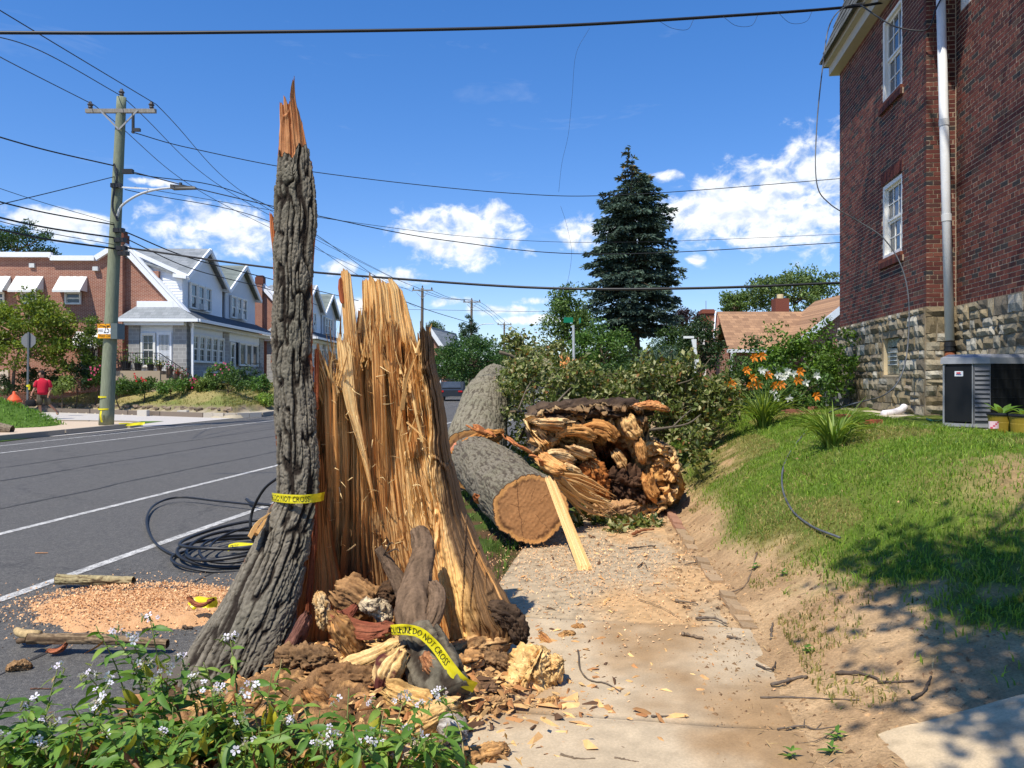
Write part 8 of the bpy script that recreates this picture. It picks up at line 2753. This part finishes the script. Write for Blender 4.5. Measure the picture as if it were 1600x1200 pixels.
# ------------------------------------------------------------------ signs, hydrant, man
def stop_sign():
 Y = 33.0
 t = thing('stop_sign', 'grey back of an octagonal sign on a metal post', 'sign', pt(44, 645, Y))
 cx = pt(44.5, 532, Y)
 P = [cx + .33 * np.array([math.cos(a), 0, math.sin(a)]) for a in [PI / 8 + k * PI / 4 for k in range(8)]]
 mb = MB(); mb.col = c(118, 120, 122); mb.prism(P, (0, .01, 0)); mb.build('sign_back', M['metal'], t)
 mb = MB(); mb.col = c(96, 100, 102); mb.bar(pt(44.5, 519, Y - .04), pt(42.5, 655, Y - .04), .05, .07); mb.build('post', M['metal'], t)
 tape('yellow tape knotted on the sign post', [pt(41, 602, Y - .1), pt(44, 604, Y - .12), pt(46, 601, Y - .1), pt(45, 609, Y - .1)], .08, (0, 0, 1.), None, 0, .6, 3, 16, .03)

def hydrant():
 b = pt(22, 642, 31.5); b[2] = .0
 t = thing('fire_hydrant', 'orange-red fire hydrant showing over the grass mound', 'hydrant', b)
 mb = MB(); mb.col = c(222, 88, 46)
 mb.lathe(b, [(.16, 0), (.16, .06), (.12, .08), (.12, .55), (.16, .58), (.17, .62)], 18); mb.build('barrel', M['paint'], t, True)
 mb = MB(); mb.col = c(226, 92, 50)
 mb.lathe(b + np.array([0, 0, .60]), [(.28, 0), (.28, .08), (.24, .12), (.17, .22), (.09, .3), (.06, .32), (.05, .42), (.02, .44)], 18); mb.build('bonnet', M['paint'], t, True)
 mb = MB(); mb.col = c(200, 76, 40)
 mb.tube([b + np.array([-.26, 0, .42]), b + np.array([.26, 0, .42])], .07, 12); mb.tube([b + np.array([0, -.25, .40]), b + np.array([0, 0, .40])], .09, 12); mb.build('nozzle', M['paint'], t)

stop_sign(); hydrant()

def loft(mb, rings, col, n=16, cap=True):
 """rings: centre, half width x, half depth y, turn"""
 V = []
 for (cx, cy, cz, rx, ry, tz) in rings:
  for k in range(n):
   a = 2 * PI * k / n
   x, y = rx * math.copysign(abs(math.cos(a)) ** .85, math.cos(a)), ry * math.copysign(abs(math.sin(a)) ** .85, math.sin(a))
   V.append((cx + x * math.cos(tz) - y * math.sin(tz), cy + x * math.sin(tz) + y * math.cos(tz), cz))
 F = [(i * n + k, i * n + (k + 1) % n, (i + 1) * n + (k + 1) % n, (i + 1) * n + k) for i in range(len(rings) - 1) for k in range(n)]
 if cap: F += [tuple(range(n))[::-1], tuple((len(rings) - 1) * n + k for k in range(n))]
 mb.add(V, F, col)

def person():
 Y = 31.4
 b = gr(66, 651.5); b = np.array([b[0], b[1], 0.0]); b = np.array([(67 - 800) / 1200 * Y, Y, 0])
 t = thing('person', 'person in a red T-shirt and dark shorts walking away with a black bag', 'person', b)
 SK = c(176, 124, 98)
 J = {}
 pts = [('pelvis', 0, 0, .98, .13), ('belly', 0, 0, 1.16, .15), ('chest', .0, .02, 1.38, .16), ('neck', -.03, 0, 1.56, .06), ('head0', -.06, -.01, 1.66, .085), ('head1', -.055, -.01, 1.76, .10), ('head2', -.05, 0, 1.84, .07),
   ('sl', -.19, -.05, 1.46, .07), ('el', -.26, -.10, 1.18, .048), ('wl', -.33, -.20, .95, .036), ('hl', -.34, -.22, .86, .036),
   ('sr', .19, .05, 1.46, .07), ('er', .27, .12, 1.18, .048), ('wr', .25, .0, .96, .036), ('hr', .24, -.03, .87, .036),
   ('hipl', -.09, -.03, .94, .10), ('kl', -.10, -.06, .52, .065), ('al', -.10, .02, .10, .042), ('tl', -.12, -.12, .04, .036),
   ('hipr', .09, .03, .94, .10), ('kr', .16, .10, .53, .065), ('ar', .36, .34, .22, .042), ('tr', .44, .26, .10, .036)]
 idx = {p[0]: i for i, p in enumerate(pts)}
 E = [('pelvis', 'belly'), ('belly', 'chest'), ('chest', 'neck'), ('neck', 'head0'), ('head0', 'head1'), ('head1', 'head2'), ('chest', 'sl'), ('sl', 'el'), ('el', 'wl'), ('wl', 'hl'), ('chest', 'sr'), ('sr', 'er'), ('er', 'wr'), ('wr', 'hr'),
   ('pelvis', 'hipl'), ('hipl', 'kl'), ('kl', 'al'), ('al', 'tl'), ('pelvis', 'hipr'), ('hipr', 'kr'), ('kr', 'ar'), ('ar', 'tr')]
 V = [np.array([p[1], p[2], p[3]]) for p in pts]; rad = [p[4] for p in pts]; Ei = [(idx[a], idx[b_]) for a, b_ in E]
 # fingers and thumbs
 for hnd, s in (('hl', -1), ('hr', 1)):
  h = V[idx[hnd]]
  for k in range(5):
   base = h + np.array([(-.02 + .013 * k), -.01, -.02 if k < 4 else .01]); tip = base + (np.array([.0, -.02, -.07 - .01 * (k in (1, 2))]) if k < 4 else np.array([-.03, -.03, -.03]))
   V += [base, tip]; rad += [.012, .009]; Ei += [(idx[hnd], len(V) - 2), (len(V) - 2, len(V) - 1)]
 # nose and ears
 h1 = V[idx['head1']]
 for off, r in (((-.115, -.02, -.03), .018), ((.0, -.095, -.01), .022), ((.0, .095, -.01), .022)):
  V.append(h1 + np.array(off)); rad.append(r); Ei.append((idx['head1'], len(V) - 1))
 me = bpy.data.meshes.new('body')
 me.from_pydata([tuple(v) for v in V], Ei, [])
 o = bpy.data.objects.new('body', me); COL.objects.link(o); o.parent = t
 sk = o.modifiers.new('skin', 'SKIN')
 if not me.skin_vertices: me.skin_vertices.new()
 for i, r in enumerate(rad): me.skin_vertices[0].data[i].radius = (r, r)
 me.skin_vertices[0].data[0].use_root = True
 ss = o.modifiers.new('smooth', 'SUBSURF'); ss.levels = 2; ss.render_levels = 2
 mt = pm('skin', SK * .95, SK * 1.08, 20, .6); me.materials.append(mt)
 B = b
 mb = MB()
 R = c(186, 26, 52)
 loft(mb, [(B[0] + .00, B[1], .90, .205, .155, 0), (B[0], B[1], 1.02, .20, .155, 0), (B[0], B[1], 1.2, .215, .165, 0), (B[0], B[1] + .01, 1.38, .235, .16, .1), (B[0], B[1], 1.47, .22, .13, .1), (B[0] - .02, B[1], 1.53, .13, .10, 0), (B[0] - .03, B[1], 1.57, .085, .085, 0)], R, 20)
 for s in (-1, 1):
  mb.tube([B + np.array([s * .15, s * .04, 1.45]), B + np.array([s * .21, s * .06, 1.40]), B + np.array([s * .245, s * .085, 1.27]), B + np.array([s * .25, s * .09, 1.20])], [.085, .09, .083, .08], 14, col=R)
 mb.V = (np.array(mb.V) + .008 * fbm(np.array(mb.V) * 9, 2, 3)[:, None]).tolist()
 mb.build('red_shirt', M['matte'], t, True)
 mb = MB(); S = c(74, 66, 54)
 loft(mb, [(B[0], B[1], .80, .185, .15, 0), (B[0], B[1], .94, .19, .15, 0), (B[0], B[1], 1.0, .185, .145, 0)], S, 18)
 mb.tube([B + np.array([-.09, -.03, .90]), B + np.array([-.10, -.05, .70]), B + np.array([-.105, -.06, .47])], [.125, .118, .112], 16, col=S)
 mb.tube([B + np.array([.09, .03, .90]), B + np.array([.13, .07, .70]), B + np.array([.175, .12, .49])], [.125, .118, .112], 16, col=S)
 q = np.array(mb.V); nz = fbm(q * 14, 2, 9)[:, None]
 mb.C = np.where(nz > .12, c(110, 100, 80), np.where(nz < -.2, c(46, 42, 36), S)).tolist()
 mb.build('camouflage_shorts', M['matte'], t, True)
 mb = MB(); H = c(40, 32, 28)
 for k in range(1): loft(mb, [(B[0] - .035, B[1], 1.72, .098, .092, 0), (B[0] - .04, B[1], 1.80, .104, .098, 0), (B[0] - .045, B[1], 1.86, .088, .085, 0), (B[0] - .045, B[1], 1.895, .04, .04, 0)], H, 14)
 mb.build('hair', M['matte'], t, True)
 for (ax, ay, az, tx, ty, tz) in ((-.10, .03, .05, -.13, -.14, .03), (.37, .36, .20, .45, .27, .07)):
  mb = MB(); mb.tube(spline([B + np.array([ax, ay + .03, az]), B + np.array([(ax + tx) / 2, (ay + ty) / 2, (az + tz) / 2]), B + np.array([tx, ty, tz])], 8), [.03, .052, .055, .052, .05, .05, .045, .025], 12, col=c(176, 150, 116)); mb.build('shoe', M['matte'], t, True)
 hb = B + np.array([-.34, -.25, .56])
 bag = thing('shoulder_bag', 'black bag hanging from the hand of the walking person', 'bag', hb)
 mb = MB(); loft(mb, [(hb[0], hb[1], hb[2] - .14, .17, .10, .2), (hb[0], hb[1], hb[2] - .1, .20, .12, .2), (hb[0], hb[1], hb[2] + .08, .19, .11, .2), (hb[0], hb[1], hb[2] + .14, .15, .07, .2)], c(24, 24, 26), 18); mb.build('bag_body', M['matte'], bag, True)
 mb = MB(); mb.col = c(36, 34, 34); mb.tube(spline([hb + np.array([-.12, 0, .12]), hb + np.array([-.02, 0, .27]), hb + np.array([.02, 0, .27]), hb + np.array([.12, 0, .12])], 14), .012, 6, False); mb.build('handle', M['matte'], bag, True)
 tag(log_piece('mound_log', 'short log end at the foot of the green mound', pt(-8, 666, 22.5), pt(19, 672, 22.5), .13, .12, 47, 'log', c(136, 122, 104), c(90, 78, 66), True, .01, 1.2, 30, 30)[0])

person()

# ================================================================== trees and houses further off
def spruce():
 rng = np.random.RandomState(17)
 Y = 45.0
 base = np.array([pt(1000, 600, Y)[0], Y, .3])
 t = thing('spruce_tree', 'tall dark blue-green spruce standing above the fallen crown', 'tree', base)
 ztop = pt(988, 245, Y)[2]; z0 = pt(0, 527, Y)[2]
 ax = lambda z: np.array([np.interp(z, [0, z0, ztop], [pt(1001, 0, Y)[0], pt(992, 0, Y)[0], pt(987, 0, Y)[0]]), Y, z])
 # outline half widths against height, from the photograph
 hw = lambda z: np.interp((z - z0) / (ztop - z0), [0, .12, .25, .4, .57, .71, .82, .86, .90, .95, 1.0], [1.7, 2.35, 2.7, 2.75, 2.5, 2.15, 1.75, 1.4, .9, .45, .12])
 mb = MB(); mb.col = c(84, 74, 64)
 zs = np.linspace(.2, ztop - .6, 12)
 mb.tube([ax(z) for z in zs], np.linspace(.34, .05, 12), 10, jit=.15); mb.build('trunk', M['bark'], t, True)
 P, D, N, C = [], [], [], []
 br = MB(); br.col = c(82, 72, 60)
 z = z0
 while z < ztop - .15:
  R = hw(z)
  nb = max(5, int(9 * (R / 2.2) ** .5))
  for k in range(nb):
   a = rng.rand() * 2 * PI
   L = R * (.62 + .5 * rng.rand())
   o = ax(z + rng.normal() * .28)
   d = np.array([math.cos(a), math.sin(a), 0]); side = np.array([-d[1], d[0], 0])
   tipdrop = -.22 * L + .12 * L * rng.rand()
   if L > .8: br.tube([o, o + d * L * .5 + np.array([0, 0, tipdrop * .3]), o + d * L * .9 + np.array([0, 0, tipdrop])], [.045, .03, .012], 4, False)
   m = int(85 * L)
   s = rng.rand(m) ** .65
   wd = .42 * L * (1 - s * .75) * (rng.rand(m) * 2 - 1) * 1.0
   p = o + d * (L * s)[:, None] + side * wd[:, None]
   p[:, 2] += tipdrop * s ** 1.2 - .10 * np.abs(wd) - .06 * rng.rand(m) * L
   dd = d * .8 + side * np.sign(wd)[:, None] * .7 + np.array([0, 0, -.28])
   P.append(p); D.append(dd)
   shade = .7 + .6 * rng.rand()
   C.append(tone(m, rng, c(50, 70, 62), c(96, 114, 98), .15) * shade)
  z += .24 + .10 * rng.rand()
 P, D, C = np.vstack(P), np.vstack(D), np.vstack(C)
 top = P[:, 2] > ztop - 1.3
 mixt = top & (rng.rand(len(P)) < .35); C[mixt] = c(138, 116, 62)
 V, F, Cc = leaf_quads(P, .20 + .16 * rng.rand(len(P)), rng, C, .4, .34, D)
 o = obj('needles', V, F, M['needle'], t, Cc)
 br.build('bough', M['bark'], t)

M['needle'] = vm('needle', .7, 20, .15, 0, transl=.12, spec=.2)
spruce()

def far_trees():
 g1, g2 = c(50, 80, 32), c(100, 128, 52)
 T = [('street_tree', 'light green tree left of the spruce', 52, (870, 600), (888, 505), (1.55, 1.5, 2.6), 90, 70, .6, .20, c(66, 96, 44), c(116, 140, 70)),
   ('street_tree', 'round green street tree beyond the fallen trunk', 72, (735, 600), (738, 566), (3.1, 2.6, 2.3), 110, 80, .8, .24, c(46, 78, 38), c(86, 118, 56)),
   ('street_tree', 'dark tree showing behind the round street tree', 80, (700, 600), (704, 572), (2.0, 2.0, 2.2), 60, 70, .7, .24, c(40, 68, 34), c(74, 104, 50)),
   ('conifer', 'small pointed conifer beyond the round street tree', 95, (733, 600), (733, 530), (1.1, 1.1, 2.6), 60, 60, .5, .22, c(44, 66, 48), c(74, 96, 70)),
   ('clipped_tree', 'rounded tree top above the gabled roof beyond the stump', 110, (680, 600), (681, 522), (1.3, 1.3, 1.6), 40, 70, .6, .22, c(60, 84, 40), c(100, 120, 60)),
   ('broad_tree', 'broad spreading tree behind the tan roofed house', 52, (1240, 600), (1240, 460), (3.0, 2.0, 1.55), 120, 70, .55, .20, c(74, 98, 50), c(128, 148, 84)),
   ('young_tree', 'upright young tree left of the broad tree', 52, (1152, 600), (1150, 476), (1.25, 1.0, .9), 45, 60, .42, .18, c(70, 96, 44), c(120, 142, 72)),
   ('purple_tree', 'dark purple-leaved tree behind the chimney', 62, (1075, 600), (1074, 506), (2.0, 1.6, 1.15), 55, 70, .55, .18, c(42, 30, 34), c(70, 52, 54)),
   ('garden_tree', 'green garden tree right under the spruce', 43, (1066, 600), (1062, 556), (1.4, 1.3, 1.5), 70, 70, .5, .17, c(44, 72, 34), c(84, 108, 50)),
   ('garden_tree', 'bright green garden tree left under the spruce', 40, (940, 600), (938, 556), (1.5, 1.3, 1.4), 80, 70, .5, .17, c(62, 98, 38), c(104, 134, 58)),
   ('garden_tree', 'dark garden tree beside the tan roofed house', 36, (1090, 600), (1092, 550), (.95, .9, 1.5), 55, 60, .42, .15, c(40, 62, 34), c(70, 92, 46)),
   ('garden_tree', 'blue-green garden tree low behind the fallen crown', 34, (1036, 600), (1032, 566), (.7, .7, .8), 40, 60, .36, .13, c(70, 92, 76), c(104, 124, 104)),
   ('roadside_hedge', 'dark hedge behind the fallen crown', 32, (990, 600), (985, 592), (3.0, 1.0, .55), 80, 60, .45, .15, c(40, 64, 30), c(78, 102, 46)),
   ('tall_tree', 'dark tree tops rising behind the flat roof at the far left', 70, (20, 600), (28, 392), (3.6, 2.5, 2.2), 70, 90, .8, .24, c(34, 60, 32), c(70, 98, 48))]
 for i, (nm, lab, Y, b, cn, rad, nc, per, cr, lf, ca, cb) in enumerate(T):
  base = pt(b[0], b[1], Y); base[2] = .2
  tree(nm, lab, base, pt(cn[0], cn[1], Y), rad, nc, per, cr, lf, ca, cb, 500 + i, trunk=.16 if 'hedge' not in nm else .05, limbs=16)
 # a mass of distant woods along the end of the street
 rng = np.random.RandomState(77)
 xs = rng.uniform(-170, 190, 2600); ys = 175 + rng.rand(2600) * 40
 P = []
 cs = np.stack([xs, ys, 1 + 6.5 * rng.rand(2600) ** 1.3], -1)
 idx = np.repeat(np.arange(2600), 16)
 P = cs[idx] + rng.normal(size=(len(idx), 3)) * np.array([1.3, 1.3, .9])
 P[:, 2] = np.abs(P[:, 2])
 V, F, C = leaf_quads(P, 1.5, rng, tone(len(P), rng, c(44, 68, 36), c(78, 100, 54)) * (.75 + .5 * rng.rand(2600))[idx][:, None])
 o = obj('distant_woods', V, F, M['leaf'], None, C, org=np.zeros(3)); tag(o, 'distant green trees along the horizon at the end of the street', 'woods', kind='stuff')

far_trees()

def overhead_tree():
 """the street tree overhead, just out of the picture, that dapples the lawn and the brick"""
 rng = np.random.RandomState(99)
 base = uv(.2, 4.6, .5)
 t = thing('shade_tree', 'tall tree out of view above the lawn whose leaves dapple the path and bricks', 'tree', base)
 cs = []
 # crown lobes, kept above and behind what the camera sees
 for (x, y, z, r, n) in ((.6, 1.75, 6.2, .55, 9), (.75, 1.0, 6.2, .6, 9), (.9, .3, 6.4, .6, 9), (.1, .1, 6.1, .55, 8), (1.6, .4, 7.2, 1.0, 10), (1.9, 5.2, 11.6, 1.2, 18), (3.4, 4.6, 11, 1.3, 18), (4.4, 4.2, 9.6, 1.2, 14), (4.2, .8, 10.2, 1.6, 12), (5.6, 6.4, 12.2, 1.6, 24), (6.0, 6.9, 12.6, 1.3, 16), (6.2, 4.8, 13.4, 1.4, 18), (3.4, 8.6, 14.6, 1.5, 20), (5.0, 8.4, 15.4, 1.5, 20)):
  for k in range(n):
   d = rng.normal(size=3); d /= np.linalg.norm(d); cs.append(np.array([x, y, z]) + d * r * rng.rand() ** .4)
 cs = np.array(cs)
 idx = np.repeat(np.arange(len(cs)), np.where(cs[:, 2] < 7.5, 120, 55))
 P = cs[idx] + rng.normal(size=(len(idx), 3)) * .24
 V, F, C = leaf_quads(P, .13, rng, tone(len(P), rng, c(56, 86, 34), c(100, 128, 54)))
 obj('crown', V, F, M['leaf'], t, C)
 mb = MB(); mb.col = c(96, 84, 70)
 top = np.array([4.4, 4.5, 12])
 mb.tube(spline([base - np.array([0, 0, .2]), base + np.array([0, .4, 4]), top], 12), np.linspace(.3, .1, 12), 12, jit=.15)
 for k in rng.permutation(len(cs))[:30]:
  a = spline([base, base + np.array([0, .4, 4]), top], 12)[7 + rng.randint(4)]
  mb.tube(spline([a, (a + cs[k]) / 2 + np.array([0, 0, .2]), cs[k]], 6), np.linspace(.07, .015, 6), 6)
 mb.build('trunk', M['bark'], t, True)

overhead_tree()

def far_buildings():
 # gabled house beyond the stump
 Y = 98
 x = lambda px: (px - 800) / 1200 * Y
 z = lambda py: CAM_H - (py - 590) / 1200 * Y
 t = thing('gabled_house', 'red brick gabled house with a grey roof far up the street', 'house', (x(695), Y, 0))
 mb = MB(); mb.prism([(x(672), Y, 0), (x(672), Y, z(515)), (x(697), Y, z(558)), (x(699), Y, 0)], (0, 8, 0)); mb.build('brick_gable', M['far_brick'], t, color=False)
 mb = MB(); mb.prism([(x(670), Y - .4, z(512)), (x(703), Y - .4, z(560)), (x(716), Y + 8, z(560)), (x(706), Y + 8, z(518))], (0, 0, .2)); mb.build('roof', M['grey_shingle'], t, color=False)
 mb = MB(); mb.col = c(232, 234, 236)
 mb.bar((x(671), Y - .5, z(513)), (x(703), Y - .5, z(560)), .2, .5); mb.box((x(692), Y - .3, z(568)), (4, .5, 1.0)); mb.box((x(690), Y - 1.2, 1.6), (.2, .2, 2.6)); mb.build('white_trim', M['siding'], t)
 # neighbour seen past the spruce: chimney and roof slope
 t = thing('chimney_house', 'brick chimney and roof of a house behind the tan roofed one', 'house', pt(1105, 600, 50))
 mb = MB(); mb.col = c(136, 80, 64); mb.box(pt(1105, 515, 50), (.75, .7, 2.6)); mb.box(pt(1105, 488, 50), (.9, .85, .2)); mb.build('chimney', M['brick'], t)
 mb = MB(); mb.col = c(96, 92, 88); a = pt(1088, 545, 50); mb.prism([pt(1085, 540, 50), pt(1118, 515, 50), pt(1118, 515, 56), pt(1085, 540, 56)], (0, 0, .15)); mb.build('roof', M['stone'], t)
 mb = MB(); mb.box((pt(1108, 560, 51)[0], 53, 1.9), (1.6, 5, 3.6)); mb.build('wall', M['far_brick'], t, color=False)
 mb = MB(); mb.col = c(120, 120, 122); mb.tube([pt(1103, 492, 50), pt(1103, 470, 50)], .02, 5); mb.build('antenna', M['metal'], t)
 # white gate post and board seen beside the creeper of fallen leaves
 t = thing('porch_frame', 'white porch corner posts beside the dark garden tree', 'porch', pt(1085, 590, 34))
 mb = MB(); mb.col = c(226, 226, 222); mb.bar(pt(1082, 530, 34), pt(1090, 566, 34), .1, .12); mb.bar(pt(1068, 527, 34), pt(1084, 527, 34), .1, .1); mb.bar(pt(1086, 530, 34.3), pt(1087, 600, 34.3), .1, .1); mb.build('post', M['siding'], t)
 # street name sign among the branches
 b = pt(895, 600, 26)
 t = thing('street_name_sign', 'green street name sign on a grey post above the fallen crown', 'sign', b)
 mb = MB(); mb.col = c(176, 180, 182); mb.tube([pt(897, 600, 26), pt(896, 508, 26)], .045, 10); mb.build('post', M['metal'], t)
 mb = MB(); mb.col = c(0, 116, 84); mb.box(pt(888, 500, 25.95), (.32, .02, .18)); mb.box(pt(906, 501, 26.05), (.02, .5, .18)); mb.build('blade', M['paint'], t)
 # parked car and a dark bin by the kerb
 cb = pt(708, 612, 58); cb[2] = -.12
 t = thing('parked_car', 'small dark parked car at the far kerb beyond the stump', 'car', cb)
 mb = MB(); mb.col = c(40, 46, 54)
 prof = [(-2.1, .35), (-2.1, .8), (-1.5, .92), (-.8, 1.42), (.7, 1.42), (1.3, .95), (2.05, .85), (2.1, .35)]
 mb.prism([cb + np.array([-.85, y, z_]) for y, z_ in prof], (1.7, 0, 0)); mb.build('body', M['paint'], t)
 mb = MB(); mb.prism([cb + np.array([-.7, -1.52, .95]), cb + np.array([.7, -1.52, .95]), cb + np.array([.6, -.86, 1.38]), cb + np.array([-.6, -.86, 1.38])], (0, -.03, .03)); mb.build('rear_window', M['glass'], t, color=False)
 for sx in (-.8, .8):
  for sy in (-1.3, 1.3):
   mb = MB(); mb.tube([cb + np.array([sx - .1, sy, .32]), cb + np.array([sx + .1, sy, .32])], .32, 14); mb.build('wheel', M['black'], t, color=False)
  mb = MB(); mb.col = c(180, 30, 30); mb.box(cb + np.array([sx * .85, -2.11, .72]), (.3, .04, .12)); mb.build('tail_light', M['paint'], t)
 g = pt(688, 612, 66); g[2] = 0
 t = thing('metal_fence', 'dark metal gate and fence beside the far kerb', 'fence', g)
 for k in range(16):
  mb = MB(); mb.col = c(40, 46, 44); mb.bar(g + np.array([-1.2 + k * .16, 0, 0]), g + np.array([-1.2 + k * .16, 0, 1.5]), .04, .04); mb.build('picket', M['metal'], t)
 mb = MB(); mb.col = c(40, 46, 44); mb.bar(g + np.array([-1.2, 0, 1.45]), g + np.array([1.2, 0, 1.45]), .05, .06); mb.bar(g + np.array([-1.2, 0, .2]), g + np.array([1.2, 0, .2]), .05, .06); mb.build('rail', M['metal'], t)

far_buildings()
